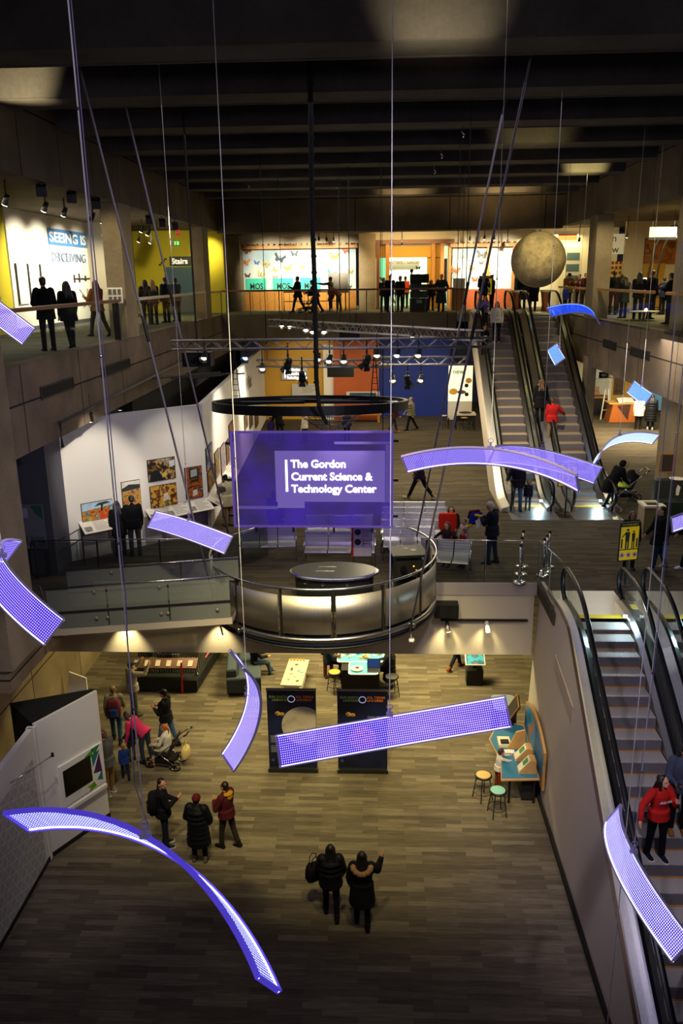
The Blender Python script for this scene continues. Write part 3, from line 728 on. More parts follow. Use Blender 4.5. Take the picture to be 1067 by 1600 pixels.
# ------------------------------------------------------------------ bridge to the platform
t = thing('footbridge', 'narrow footbridge with clear railings from the left wall to the round platform', 'bridge', (-5.5, 17, 4.2))
def bz(x): return .3 * (x + 7.3) / 3.8
X0, X1 = -7.3, -3.2
def strip(mb, y0, y1, za, zb, mi=0): return mb.prism([(X0 + 5.5, y0 - 17, bz(X0) + za), (X1 + 5.5, y0 - 17, bz(X1) + za), (X1 + 5.5, y0 - 17, bz(X1) + zb), (X0 + 5.5, y0 - 17, bz(X0) + zb)], (0, y1 - y0, 0), mi)
strip(MB(), 16.5, 17.7, -.2, -.03).build('side_beam', M['beige'], t)
strip(MB(), 16.5, 17.7, -.03, 0).build('walkway', M['carpet_mid'], t)
for y, n_ in ((16.48, 3), (17.7, 3)):
    for i in range(n_):
        a = X0 + (X1 - X0) * i / n_ + .02; b_ = X0 + (X1 - X0) * (i + 1) / n_ - .02
        MB().prism([(a + 5.5, y - 17, bz(a) - .02), (b_ + 5.5, y - 17, bz(b_) - .02), (b_ + 5.5, y - 17, bz(b_) + .88), (a + 5.5, y - 17, bz(a) + .88)], (0, .012, 0)).build('glass_panel', glassy('bridge_glass', (.8, .84, .83), .34), t)
    MB().tube([(X0 + 5.5, y - 17, bz(X0) + .93), (X1 + 5.5, y - 17, bz(X1) + .93)], .022).build('handrail', M['chrome'], t, True)
    strip(MB(), y - .02, y + .03, .33, .38).build('lower_rail', M['gun'], t)
    b = MB()
    for x in (-6.2, -5.95, -4.75, -4.6, -3.5):
        for z in (.18, .8) if x in (-6.2, -4.75) else (.18,): b.ball((x + 5.5, y - 17.03, bz(x) + z), (.04, .03, .04), 8, 6)
    b.build('glass_clamp', mat('clamp_rose', '8a7878', .5, .2), t)
MB().tube([(X0 + 5.5 + .05, -.5, .1), (X0 + 5.5 - .12, -.5, 1.0)], .02).build('end_post', M['chrome'], t)
# second glazed railing behind the bridge, along the edge of the mid floor
def railing(label, pts, z0, h, m_glass, m_rail, npan, group=None, post=None, rr=.03, gap=.06, box=False, glass_z=(.08, None)):
    """straight run of railing through plan points"""
    c = Vector((*pts[0], z0)); t = thing('glass_railing', label, 'railing', c, 0, group)
    P = [Vector((*p, z0)) - c for p in pts]
    for a, b in zip(P[:-1], P[1:]):
        L_ = (b - a).length; n_ = max(1, round(L_ / npan)); d = (b - a).normalized(); nr = Vector((-d.y, d.x, 0)) * .012
        for i in range(n_):
            p, q = a + d * (L_ * i / n_ + .012), a + d * (L_ * (i + 1) / n_ - .012)
            z1, z2 = Vector((0, 0, glass_z[0])), Vector((0, 0, (glass_z[1] or h) - gap))
            MB().prism([p + z1, q + z1, q + z2, p + z2], nr).build('glass_panel', m_glass, t)
            if post is not None: MB().cyl(p, p + Vector((0, 0, h)), .022).build('post', post, t)
    up = Vector((0, 0, h))
    if box:
        for a, b in zip(P[:-1], P[1:]):
            d = (b - a).normalized(); s_ = Vector((-d.y, d.x, 0)) * .07
            MB().prism([a + up - s_ - Vector((0, 0, .045)), a + up + s_ - Vector((0, 0, .045)), a + up + s_ + Vector((0, 0, .035)), a + up - s_ + Vector((0, 0, .035))], b - a).build('handrail', m_rail, t)
    else: MB().tube([p + up for p in P], rr).build('handrail', m_rail, t, True)
    return t
railing('clear railing along the mid floor edge right of the round platform', [(1.38, 19.6), (4.0, 19.5)], MID, 1.07, M['glass'], M['chrome'], 1.3, None, M['chrome'], .014)
railing('clear railing from the glass corner to the lower moving stairs', [(4.02, 19.5), (4.25, 18.0)], MID, 1.07, M['glass'], M['chrome'], 1.0, None, M['chrome'], .014)
railing('dim clear railing behind the footbridge on the left', [(-8.8, 19.55), (-4.0, 19.75)], MID, 1.05, M['glass_dark'], M['chrome'], 1.6, None, M['gun'], .018)
railing('clear railing left of the round platform with a tall dark end pane', [(-4.1, 19.8), (-3.0, 21.2)], MID, 1.0, M['glass_dark'], M['chrome'], 1.2, None, M['gun'], .018)
t = thing('ramp_handrail', 'short sloping steel handrail by the slate grey wall', 'handrail', (-8.3, 20.4, MID))
MB().tube([(-.3, -.5, 0), (-.3, -.5, .75), (.35, .25, 1.05), (.35, .25, 0)], .022).build('rail', M['gun'], t, True)
MB().tube([(-.3, -.5, .45), (.35, .25, .75)], .016).build('lower_rail', M['gun'], t, True)
# upper gallery railings
WR = M['darkwood']; WL = M['wood']
railing('left gallery glass railing with wooden handrail in front of the couple', [(LX, 15.75), (LX, 23.85)], UP, 1.08, M['glass'], WR, 1.9, 'gallery railings', None, .04, .03, True, (-.05, None))
railing('left gallery glass railing with pale handrail between the two columns', [(LX, 25.05), (LX, 35.15)], UP, 1.08, M['glass'], M['cream'], 2.4, 'gallery railings', None, .04, .03, True, (-.05, None))
railing('left gallery glass railing beyond the far column', [(LX, 36.35), (LX, 38.7)], UP, 1.08, M['glass'], WL, 1.2, 'gallery railings', None, .04, .03, True, (-.05, None))
railing('back gallery glass railing with brown handrail before the butterfly walls', [(LX, 38.75), (3.5, 38.75)], UP, 1.08, M['glass'], WR, 1.35, 'gallery railings', M['gun'], .04, .03, True, (-.02, None))
railing('right gallery glass railing with tan handrail in front of the queue', [(RX, 25.6), (RX, 31.8)], UP, 1.08, M['glass'], WL, 1.9, 'gallery railings', None, .04, .03, True, (-.05, None))
railing('right gallery glass railing beyond the far column', [(RX, 33.1), (RX, 38.6)], UP, 1.08, M['glass'], WL, 1.9, 'gallery railings', None, .04, .03, True, (-.05, None))
railing('right gallery glass railing nearest the viewer', [(RX, 14), (RX, 24.3)], UP, 1.08, M['glass'], WL, 1.9, 'gallery railings', None, .04, .03, True, (-.05, None))
# ================================================================== hanging LED panels
def rotvec(w): 
    v = Vector(w); return Matrix.Rotation(v.length, 3, v.normalized())
def led_material(name, base, dot, sb, sd, see, pitch, dsz=.045):
    """clear acrylic sheet carrying a grid of lit points"""
    m = bpy.data.materials.new(name); m.use_nodes = True; nt = m.node_tree; N = nt.nodes; L = nt.links
    for n_ in list(N): N.remove(n_)
    out = N.new('ShaderNodeOutputMaterial'); uv = N.new('ShaderNodeUVMap'); sp = N.new('ShaderNodeSeparateXYZ'); L.new(uv.outputs[0], sp.inputs[0])
    def mth(op, a, b=None, c=None):
        q = N.new('ShaderNodeMath'); q.operation = op
        for i, x in enumerate((a, b, c)):
            if x is None: continue
            if hasattr(x, 'is_output'): L.new(x, q.inputs[i])
            else: q.inputs[i].default_value = x
        return q.outputs[0]
    fu = mth('SUBTRACT', mth('FRACT', mth('DIVIDE', sp.outputs[0], pitch)), .5)
    fv = mth('SUBTRACT', mth('FRACT', mth('DIVIDE', sp.outputs[1], pitch)), .5)
    d2 = mth('ADD', mth('MULTIPLY', fu, fu), mth('MULTIPLY', fv, fv))
    dotm = mth('LESS_THAN', d2, dsz)
    t = N.new('ShaderNodeBsdfTransparent'); t.inputs[0].default_value = (*see, 1)
    e1 = N.new('ShaderNodeEmission'); e1.inputs[0].default_value = (*lin(base), 1); e1.inputs[1].default_value = sb
    e2 = N.new('ShaderNodeEmission'); e2.inputs[0].default_value = (*lin(dot), 1); e2.inputs[1].default_value = sd
    a1 = N.new('ShaderNodeAddShader'); L.new(t.outputs[0], a1.inputs[0]); L.new(e1.outputs[0], a1.inputs[1])
    mx = N.new('ShaderNodeMixShader'); L.new(dotm, mx.inputs[0]); L.new(a1.outputs[0], mx.inputs[1]); L.new(e2.outputs[0], mx.inputs[2])
    L.new(mx.outputs[0], out.inputs[0]); return m
PUR = led_material('led_sheet_purple', '5a34ff', 'd8ccff', .68, 1.7, (.36, .31, .52), .028, .055)
LIL = led_material('led_sheet_lilac', '6e50fa', 'e4dcff', .72, 1.9, (.4, .37, .55), .027, .06)
WHT = led_material('led_sheet_white', '5e58ff', 'eef4ff', .7, 2.4, (.38, .38, .55), .03, .07)
MIX = led_material('led_sheet_violet', '5c40f8', 'f0ecff', .62, 2.3, (.38, .36, .54), .027, .07)
BLU = led_material('led_sheet_blue', '1440ff', '3a7cff', .8, 1.2, (.25, .3, .5), .028)
CYA = led_material('led_sheet_cyan', '5aa4ff', 'c8ecff', .8, 1.6, (.4, .45, .55), .028)
ICE = led_material('led_sheet_ice', 'a0d0ff', 'f0faff', 1.0, 1.7, (.4, .45, .55), .028)
RIMM = emit('panel_rim', '9488c8', .16)
RIMG = emit('panel_rim_lit', '5a48e8', .55)
PANELS = {
 'F': ([0.192, 9.576, 5.872, 1.035, -0.029, 0.194, 3.093, 0.235, 0.42], PUR, RIMM, 'd8ccff', 2.2, 'long flat purple light panel hanging over the two banner stands'),
 'G': ([1.863, 13.06, 8.805, -3.873, 0.951, 0.459, 3.03, 0.315, 0.42], PUR, RIMM, 'e4dcff', 2.6, 'arched purple light panel left of its twin before the moving stairs'),
 'H': ([3.327, 16.822, 7.963, 1.753, 0.635, 0.108, 3.023, 0.31, 0.42], PUR, RIMM, 'd8ccff', 1.8, 'arched purple light panel hanging behind its twin at the moving stairs'),
 'I': ([6.735, 23.128, 7.092, -3.698, -1.181, -0.867, 2.974, 0.418, 0.42], ICE, RIMM, 'ffffff', 2.0, 'ice blue curved light panel hanging above the pushchair'),
 'J': ([7.171, 29.978, 10.448, 0.734, 0.407, 0.617, 2.979, -0.355, 0.42], BLU, RIMM, '80b8ff', 1.8, 'deep blue curved light panel hanging beneath the moon globe'),
 'L': ([7.616, 24.373, 8.277, 1.029, -0.655, -1.371, 1.26, -0.357, 0.42], CYA, RIMM, 'e0f0ff', 1.5, 'short pale blue light panel hanging before the white coated visitor'),
 'M': ([3.263, 9.28, 4.135, 0.732, -0.773, -1.399, 2.809, -0.336, 0.39], MIX, RIMM, 'ffffff', 3.0, 'curved white and violet light panel hanging beside the lower moving stairs'),
 'E': ([-2.033, 11.967, 4.917, 1.926, 1.206, -1.951, 3.039, 0.375, 0.42], LIL, RIMM, 'f0ecff', 2.4, 'upright curved lilac light panel hanging left of the banner stands'),
 'C': ([-4.03, 16.176, 6.616, 0.897, -0.125, -0.526, 2.184, -0.297, 0.42], LIL, RIMM, 'e8e0ff', 1.6, 'flat lilac light panel hanging above the footbridge'),
 'D': ([-1.9, 5.91, 6.94, 2.108, -0.614, -0.353, 3.273, 0.33, 0.42], WHT, RIMG, 'ffffff', 4.0, 'large bow shaped light panel hanging nearest, at the lower left'),
 'B': ([-5.031, 9.879, 8.019, 0.849, -0.304, -0.977, 2.895, -0.62, 0.42], PUR, RIMM, 'ffffff', 2.6, 'curled purple light panel hanging by the left wall below the gallery'),
 'A': ([-6.05, 12.94, 11.24, 1.23, 0.481, -0.524, 1.41, -0.71, 0.35], LIL, RIMM, 'f0ecff', 1.6, 'small folded lilac light panel at the left gallery railing'),
 'N': ([6.894, 14.864, 7.446, 2.054, -0.384, 0.044, 2.856, 0.238, 0.42], LIL, RIMM, 'f0ecff', 1.6, 'light panel reaching in at the right edge of the hall'),
 'K': ([6.115, 29.096, 9.06, 0.708, -0.381, -1.606, 1.681, -0.357, 0.42], CYA, RIMM, 'e0f0ff', 1.5, 'bright folded sky blue light panel hanging over the moving stairs'),
}
def led_panel(key):
    d, sheet, rimm, sc, ss, label = PANELS[key]
    c = Vector(d[:3]); R = rotvec(d[3:6]); L_, k, W = d[6], d[7], d[8]
    def P(s, t, n_=0):
        a = s * L_; q = Vector((math.sin(k * a) / k, t * W, (1 - math.cos(k * a)) / k)) + Vector((-math.sin(k * a), 0, math.cos(k * a))) * n_
        return R @ q
    t = thing('hanging_light', label, 'light', c, 0, 'hanging light panels')
    n_ = 28; S_ = [-.5 + i / n_ for i in range(n_ + 1)]
    me = bpy.data.meshes.new('light_sheet'); vs = []; fs = []
    for s in S_:
        for tt in (-.47, .47): vs.append(P(s * .985, tt))
    for i in range(n_): fs.append((2 * i, 2 * i + 1, 2 * i + 3, 2 * i + 2))
    me.from_pydata(vs, [], fs); ul = me.uv_layers.new(name='UVMap')
    for p in me.polygons:
        for li in p.loop_indices:
            vi = me.loops[li].vertex_index; ul.data[li].uv = (S_[vi // 2] * L_, (-.47, .47)[vi % 2] * W)
    me.materials.append(sheet); o = bpy.data.objects.new('light_sheet', me); COL.objects.link(o); o.parent = t
    th, dp = .016, .022
    f = MB(); 
    for sg in (-1, 1):
        f.rings([[P(s, sg * .5, -dp), P(s, sg * .5 - sg * th / W, -dp), P(s, sg * .5 - sg * th / W, dp), P(s, sg * .5, dp)] for s in S_])
    for se in (-.5, .5):
        e = -math.copysign(th / L_, se)
        f.rings([[P(se, tt, -dp), P(se + e, tt, -dp), P(se + e, tt, dp), P(se, tt, dp)] for tt in (-.5, 0, .5)])
    f.build('frame', rimm, t)
    l = MB()
    for sg in (-1, 1):
        l.rings([[P(s, sg * (.5 - th / W), -.006), P(s, sg * (.5 - (th + .012) / W), -.006), P(s, sg * (.5 - (th + .012) / W), .006), P(s, sg * (.5 - th / W), .006)] for s in S_])
    l.build('light_strip', emit('strip_' + sc + str(ss), sc, ss), t)
    # clamp on the upper long edge, cable straight up to the roof
    tt = .5 if P(0, .5).z > P(0, -.5).z else -.5
    h = P(0, tt); top = h + Vector((0, 0, DECK - .05 - c.z - h.z))
    b = MB(); b.cyl(h - Vector((0, 0, .02)), h + Vector((0, 0, .1)), .018); b.cbox(h + Vector((0, 0, .01)), (.09, .05, .05)); b.tube([h + Vector((0.04 * math.cos(a / 8 * 6.283), 0, .12 + .04 * math.sin(a / 8 * 6.283))) for a in range(8)], .006, 6, closed=True)
    b.build('clamp', RIMM, t)
    big = key in 'DM'
    MB().tube([h + Vector((0, 0, .12)), top], .006, 6).build('cable', mat('cable_grey', 'd4d0d4', .5, 0), t)
    if big: MB().tube([h + Vector((.03, 0, .1)), h + Vector((-.05, 0, .5)), h + Vector((.02, 0, 2.2)), top + Vector((.02, 0, 0))], .004, 6).build('power_lead', mat('lead_lilac', '8478a8', .5), t)
    b = MB(); 
    for z in (1.2, 2.6, 4.0, 5.6):
        if h.z + z < top.z: b.ball(h + Vector((0, 0, z)), .013, 8, 6)
    b.build('cable_stop', M['chrome'], t)
    return t
for k_ in PANELS: led_panel(k_)
# cable running down past the right hand panel
a = aty(948, 1610, 9.6); 
t = thing('steel_cable', 'bare steel cable running down the right side past the lower moving stairs', 'cable', a)
q = aty(1063, 416, 9.6); d = q - a; MB().tube([(0, 0, 0), d, d * ((DECK - a.z) / d.z)], .007, 6).build('strand', mat('cable_grey', 'd4d0d4', .5, 0), t)

# ================================================================== trusses and stage lights
def truss(label, p, q, w_, group='lighting trusses'):
    p, q = Vector(p), Vector(q); L_ = (q - p).length; d = (q - p).normalized(); s = Vector((-d.y, d.x, 0))
    t = thing('lighting_truss', label, 'truss', p, 0, group)
    cor = [(a, b) for a in (-w_ / 2, w_ / 2) for b in (-w_ / 2, w_ / 2)]
    for a, b in cor: MB().cyl(s * a + Vector((0, 0, b)), d * L_ + s * a + Vector((0, 0, b)), .022, None, 8).build('chord', M['alu'], t, True)
    n_ = int(L_ / w_ / 1.15); br = MB()
    for i in range(n_):
        x0, x1 = L_ * i / n_, L_ * (i + 1) / n_; z0, z1 = (-w_ / 2, w_ / 2) if i % 2 else (w_ / 2, -w_ / 2)
        for a in (-w_ / 2, w_ / 2): br.cyl(d * x0 + s * a + Vector((0, 0, z0)), d * x1 + s * a + Vector((0, 0, z1)), .009, None, 5)
        for b in (-w_ / 2, w_ / 2): br.cyl(d * x0 + s * (-w_ / 2) + Vector((0, 0, b)), d * x1 + s * (w_ / 2) + Vector((0, 0, b)), .009, None, 5)
    br.build('lattice', M['alu'], t)
    for f in (.08, .92):
        x = d * L_ * f; MB().cyl(x + Vector((0, 0, w_ / 2)), x + Vector((0, 0, DECK - .02 - p.z)), .009, None, 6).build('hoist_rope', M['matte'], t)
    return t
TZ = 10.17
truss('long lighting truss crossing the hall above the ring and purple screen', (-4.75, 19, TZ), (2.55, 19, TZ), .2)
truss('slanting lighting truss in front of the back gallery', (-3.9, 30.6, 10.06), (2.5, 20.6, 10.2), .24)
truss('dim lighting truss in front of the deep blue wall', (-.1, 27, 8.98), (2.9, 27, 8.98), .24)
truss('dim lighting truss left of the black ring', (-3.6, 24.5, 9.2), (.4, 24.5, 9.15), .2)
def stage_light(label, loc, aim, col, lit=True, size=1.0, group='stage lights'):
    t = thing('stage_light', label, 'stage light', loc, 0, group)
    d = (Vector(aim) - Vector(loc)); q = d.to_track_quat('-Z', 'Y').to_matrix()
    dn = Vector((0, 0, -.22 * size)); k = MB()
    k.cyl((0, 0, .3), (0, 0, -.06 * size), .02 * size); k.box((-.03 * size, -.04 * size, -.01), (.03 * size, .04 * size, .05)); k.build('clamp', M['black'], t)
    y = MB(); y.tube([dn + q @ Vector((-.13 * size, 0, 0)), dn + q @ Vector((-.13 * size, 0, .0)) + Vector((0, 0, .14 * size)), dn + q @ Vector((.13 * size, 0, 0)) + Vector((0, 0, .14 * size)), dn + q @ Vector((.13 * size, 0, 0))], .01 * size, 6); y.build('yoke', M['black'], t)
    b = MB(); P = lambda r, z: [dn + q @ Vector((r * math.cos(i * 2 * math.pi / 16), r * math.sin(i * 2 * math.pi / 16), z)) for i in range(16)]
    s = size; b.rings([P(.05 * s, .18 * s), P(.09 * s, .14 * s), P(.09 * s, .02 * s), P(.11 * s, -.02 * s), P(.11 * s, -.16 * s), P(.098 * s, -.16 * s), P(.098 * s, -.1 * s)]); b.build('housing', M['black'], t, False)
    for j in range(4):
        a = j * math.pi / 2; e = MB(); c = [q @ Vector((math.cos(a) * .1 * s - math.sin(a) * x * s, math.sin(a) * .1 * s + math.cos(a) * x * s, -.16 * s)) for x in (-.09, .09)]
        c2 = [q @ Vector((math.cos(a) * .15 * s - math.sin(a) * x * s, math.sin(a) * .15 * s + math.cos(a) * x * s, -.26 * s)) for x in (-.11, .11)]
        e.prism([dn + c[0], dn + c[1], dn + c2[1], dn + c2[0]], q @ Vector((math.cos(a) * .004, math.sin(a) * .004, 0))); e.build('barn_door', M['black'], t)
    f = MB(); f.rings([P(.1 * s, -.15 * s), P(.1 * s, -.158 * s)]); f.build('lens', emit('lens_' + col, col, 9) if lit else M['rubber'], t)
    return t
WC = 'ffe9c0'
i = 0
spots = [(320, 560, 19, WC, 1, 'beside the left end of the long truss'), (385, 560, 19, '9cc4ff', 1, 'glowing blue under the long truss'), (410, 577, 21, WC, 1, 'low and bright left of the thick black cable'),
  (450, 570, 19.2, WC, 0, 'dark and bulky above the small bright wall sign'), (472, 590, 20, WC, 0, 'dark and hanging low beside the small bright wall sign'), (497, 562, 19, WC, 1, 'right beside the thick black cable'),
  (515, 565, 19, WC, 1, 'over the orange wall, left of a pair'), (537, 565, 19, WC, 1, 'over the orange wall, right of a pair'), (573, 565, 19, WC, 0, 'dark at the right of the orange wall'),
  (589, 556, 19, WC, 1, 'tiny and bright over the edge of the blue wall'), (621, 556, 19, 'c8dcff', 1, 'cold white over the middle of the blue wall'), (654, 556, 19, WC, 1, 'warm white over the right of the blue wall'),
  (614, 585, 26.8, WC, 1, 'leftmost of three before the blue wall'), (637, 583, 26.8, WC, 0, 'middle one of three before the blue wall'), (658, 587, 26.8, WC, 1, 'rightmost of three before the blue wall'),
  (645, 528, 22.6, WC, 1, 'alone at the right of the slanting truss'), (440, 508, 30, WC, 1, 'first of a bright pair on the slanting truss'), (452, 509, 29.6, WC, 1, 'second of a bright pair on the slanting truss'), (478, 514, 28.3, WC, 1, 'in the bright middle cluster of the slanting truss, left'), (489, 517, 27.6, WC, 1, 'in the bright middle cluster of the slanting truss, centre'), (505, 517, 26.6, WC, 1, 'in the bright middle cluster of the slanting truss, right')]
for u, v, y, c, lit, lb in spots:
    p = aty(u, v, y); p.z += .2
    if y == 26.8: p.y = 26.9; p.z = 8.6
    stage_light('black stage light ' + lb, p, p + Vector((random.uniform(-.4, .4), -1.2 if lit else .5, -1.0)), c, lit, (1.0 if lit else 1.35) * (.6 if y < 25 else .75))
def hang_speaker(label, u0, v0, u1, v1, y):
    a, b = aty(u0, v0, y), aty(u1, v1, y); c = (a + b) / 2; wd = (b.x - a.x) / 2; h = (a.z - b.z) / 2
    t = thing('hanging_speaker', label, 'speaker', c, 0, 'hanging speakers')
    MB().box((-wd, -.02, -h), (wd, .4, h)).build('cabinet', M['black'], t)
    MB().box((-wd + .02, -.035, -h + .02), (wd - .02, -.02, h - .02)).build('grille', M['matte'], t)
    MB().cyl((0, .2, h), (0, .2, DECK - c.z - .02), .014).build('hanging_pole', M['black'], t)
hang_speaker('black hanging loudspeaker box below the left end of the long truss', 284, 551, 330, 573, 19.4)
hang_speaker('black hanging loudspeaker box beneath the slanting truss', 530, 512, 562, 528, 27)
hang_speaker('black hanging loudspeaker box in front of the orange wall', 511, 571, 553, 589, 30)
# thick black cable bundle
a = Vector((-1.12, 16.35, 9.0)); t = thing('cable_bundle', 'thick black cable bundle hanging down to the black ring', 'cable', a)
mbc = MB(); mbc.tube([(.05, .5, -.28), (0, .2, -.1), (-.06, .02, .15), (-.1, 0, .7), (-.09, 0, 2.2), (-.12, 0, 4), (-.1, 0, 5.6), (-.1, 0, DECK - .02 - 9)], .045, 8)
for k in range(22): mbc.cyl((-.1, 0, .6 + k * .3), (-.1, 0, .64 + k * .3), .056, None, 8)
mbc.build('sheath', M['matte'], t); MB().tube([(.06, .5, -.3), (.09, .5, -.1), (.02, .46, -.12)], .02, 6).build('hook', M['chrome'], t)
# ring
rc = aty(485, 632, 19.0)
RO = rc + Vector((0, 0, 0)); tilt = Euler((math.radians(-5), 0, 0)).to_matrix()
t = thing('lighting_ring', 'large black horizontal ring hanging above the purple screen', 'ring', rc); t.rotation_euler = (math.radians(-5), 0, 0)
RR = 2.28
MB().lathe([(RR - .1, -.1), (RR, -.1), (RR, .1), (RR - .1, .1), (RR - .1, -.1)], n=80).build('hoop', mat('ring_black', '14171a', .4, .3), t, False)
b = MB(); 
for a_ in (20, 160): 
    r = math.radians(a_); b.tube([(RR * math.cos(r) * .98, RR * math.sin(r) * .98, 0), (.2 * math.cos(r), .2 * math.sin(r) + .5, .02)], .04)
b.tube([(-.9, 1.9, 0), (.7, 1.4, .0), (1.1, 1.95, 0)], .04); b.build('strut', mat('ring_black'[:10], '14171a', .4, .3), t)
b = MB()
for k in range(1, 5):
    z = -.16 - .1 * k; r = .75 * math.cos(k / 5 * 1.3)
    b.tube([(.45 + r * math.cos(i * math.pi / 12), .3 + r * .8 * math.sin(i * math.pi / 12), z) for i in range(24)], .008, 5, closed=True)
for i in range(12):
    a_ = i * math.pi / 6; b.tube([(.45 + .75 * math.cos(k / 5 * 1.3) * math.cos(a_), .3 + .6 * math.cos(k / 5 * 1.3) * math.sin(a_), -.12 - .1 * k) for k in range(0, 6)], .008, 5)
b.build('wire_basket', M['gun'], t)
for sx in (-1.75, 1.5):
    s = MB(); zt = TZ - .1 - rc.z
    for dx in (-.05, .05): s.tube([(sx + dx * 2, .05, 0), (sx, .0, zt - .0)], .012, 6)
    for k in range(9): s.cyl((sx - .09 + .01 * k, .02, .08 + k * .13), (sx + .09 - .01 * k, .02, .08 + k * .13), .008, None, 5)
    s.build('suspension_strap', M['matte'], t)
# projection screen
p0, p1 = aty(358, 674, 19.0), aty(614, 824, 19.0); sc = (p0 + p1) / 2; hw_, hh = (p1.x - p0.x) / 2, (p0.z - p1.z) / 2
t = thing('projection_screen', 'purple see-through projection screen with white words hanging under the ring', 'screen', sc, math.radians(-1.0))
def scrim():
    m = bpy.data.materials.new('projection_gauze'); m.use_nodes = True; nt = m.node_tree; N = nt.nodes; L = nt.links
    for n_ in list(N): N.remove(n_)
    out = N.new('ShaderNodeOutputMaterial'); tr = N.new('ShaderNodeBsdfTransparent'); tr.inputs[0].default_value = (.42, .36, .56, 1)
    em = N.new('ShaderNodeEmission'); tc = N.new('ShaderNodeTexCoord'); no = N.new('ShaderNodeTexNoise'); no.inputs['Scale'].default_value = .9; no.inputs['Detail'].default_value = 2
    L.new(tc.outputs['Object'], no.inputs['Vector']); cr = N.new('ShaderNodeValToRGB'); e = cr.color_ramp.elements
    e[0].position = .35; e[0].color = (*lin('383060'), 1); e[1].position = .7; e[1].color = (*lin('4a34b4'), 1)
    L.new(no.outputs['Fac'], cr.inputs[0]); L.new(cr.outputs[0], em.inputs[0]); em.inputs[1].default_value = .42
    ad = N.new('ShaderNodeAddShader'); L.new(tr.outputs[0], ad.inputs[0]); L.new(em.outputs[0], ad.inputs[1]); L.new(ad.outputs[0], out.inputs[0]); return m
MB().box((-hw_, 0, -hh), (hw_, .006, hh)).build('gauze', scrim(), t)
f = MB(); e = .05
for a, b in (((-hw_, -.02, hh - e), (hw_, .03, hh)), ((-hw_, -.02, -hh), (hw_, .03, -hh + e)), ((-hw_, -.02, -hh), (-hw_ + e, .03, hh)), ((hw_ - e, -.02, -hh), (hw_, .03, hh))): f.box(a, b)
f.build('frame', emit('frame_lit', '6a50b0', .55), t)
X = lambda u: (u - 486) / 256 * 2 * hw_; Zz = lambda v: -(v - 749) / 150 * 2 * hh
lb = emit('projected_lilac', '8a74d4', .5)
b = MB(); b.box((X(428), -.012, Zz(783)), (X(601), -.006, Zz(704))); b.box((X(430), -.012, Zz(793)), (X(473), -.006, Zz(783))); b.build('lit_block', lb, t)
for q_ in (((X(364), -.012, Zz(795)), (X(430), -.008, Zz(790))), ((X(522), -.012, Zz(694)), (X(612), -.008, Zz(690))), ((X(602), -.012, Zz(783)), (X(612), -.009, Zz(695)))): MB().box(*q_).build('lit_line', emit('projected_line', '7a64c8', .4), t)
wt = emit('projected_white', 'ffffff', 2.6)
MB().box((X(444), -.02, Zz(767)), (X(447.5), -.014, Zz(718))).build('bar', wt, t)
for s, v in (('The Gordon', 729.5), ('Current Science &', 749), ('Technology Center', 768)):
    text('lettering', s, .262, wt, t, (X(453), -.02, Zz(v)), FRONT, .003, .007, 'LEFT', .985)
for x, z in ((-1, .75), (-1, .0), (-1, -.75), (1, .8), (1, 0), (1, -.75)): MB().box((x * hw_ + (-.12 if x < 0 else 0), -.02, z * hh - .03), (x * hw_ + (0 if x < 0 else .12), .03, z * hh + .03)).build('mounting_tab', M['navy'], t)
for x in (-.72, -.25, .26, .74): MB().box((x * hw_ - .03, -.02, -hh - .12), (x * hw_ + .03, .03, -hh)).build('mounting_tab', M['navy'], t)
for x in (-hw_ + .1, hw_ - .25): MB().cyl((x, .01, hh), (x, .01, TZ - .1 - sc.z), .01).build('hanger', M['matte'], t)
# moon globe
mp = aty(841, 406, 32.5); mr = 42 / F_PX * (ROT.transposed() @ (mp - CAM)).z * -1
def moonmat():
    m, nt, b = newmat('moon_surface'); N = nt.nodes; L = nt.links; tc = N.new('ShaderNodeTexCoord')
    n1 = N.new('ShaderNodeTexNoise'); n1.inputs['Scale'].default_value = 3.2; n1.inputs['Detail'].default_value = 14; n1.inputs['Roughness'].default_value = .7; L.new(tc.outputs['Object'], n1.inputs['Vector'])
    v = N.new('ShaderNodeTexVoronoi'); v.inputs['Scale'].default_value = 11; L.new(tc.outputs['Object'], v.inputs['Vector'])
    mx = N.new('ShaderNodeMix'); mx.data_type = 'FLOAT'; mx.inputs['Factor'].default_value = .12; L.new(n1.outputs['Fac'], mx.inputs['A']); L.new(v.outputs['Distance'], mx.inputs['B'])
    cr = N.new('ShaderNodeValToRGB'); e = cr.color_ramp.elements; e[0].position = .3; e[0].color = (*lin('6c6048'), 1); e[1].position = .66; e[1].color = (*lin('bca878'), 1)
    L.new(mx.outputs['Result'], cr.inputs[0]); L.new(cr.outputs[0], b.inputs['Base Color']); b.inputs['Roughness'].default_value = .9
    bp = N.new('ShaderNodeBump'); bp.inputs['Strength'].default_value = .4; L.new(mx.outputs['Result'], bp.inputs['Height']); L.new(bp.outputs['Normal'], b.inputs['Normal']); return m
t = thing('moon_globe', 'big cratered grey moon globe hanging before the upper gallery', 'globe', mp)
MB().ball((0, 0, 0), mr, 48, 32).build('sphere', moonmat(), t, True)
b = MB(); b.cyl((0, 0, mr - .02), (0, 0, DECK - mp.z - .02), .01); b.cyl((0, 0, mr - .03), (0, 0, mr + .05), .06); b.build('suspension_wire', M['gun'], t)
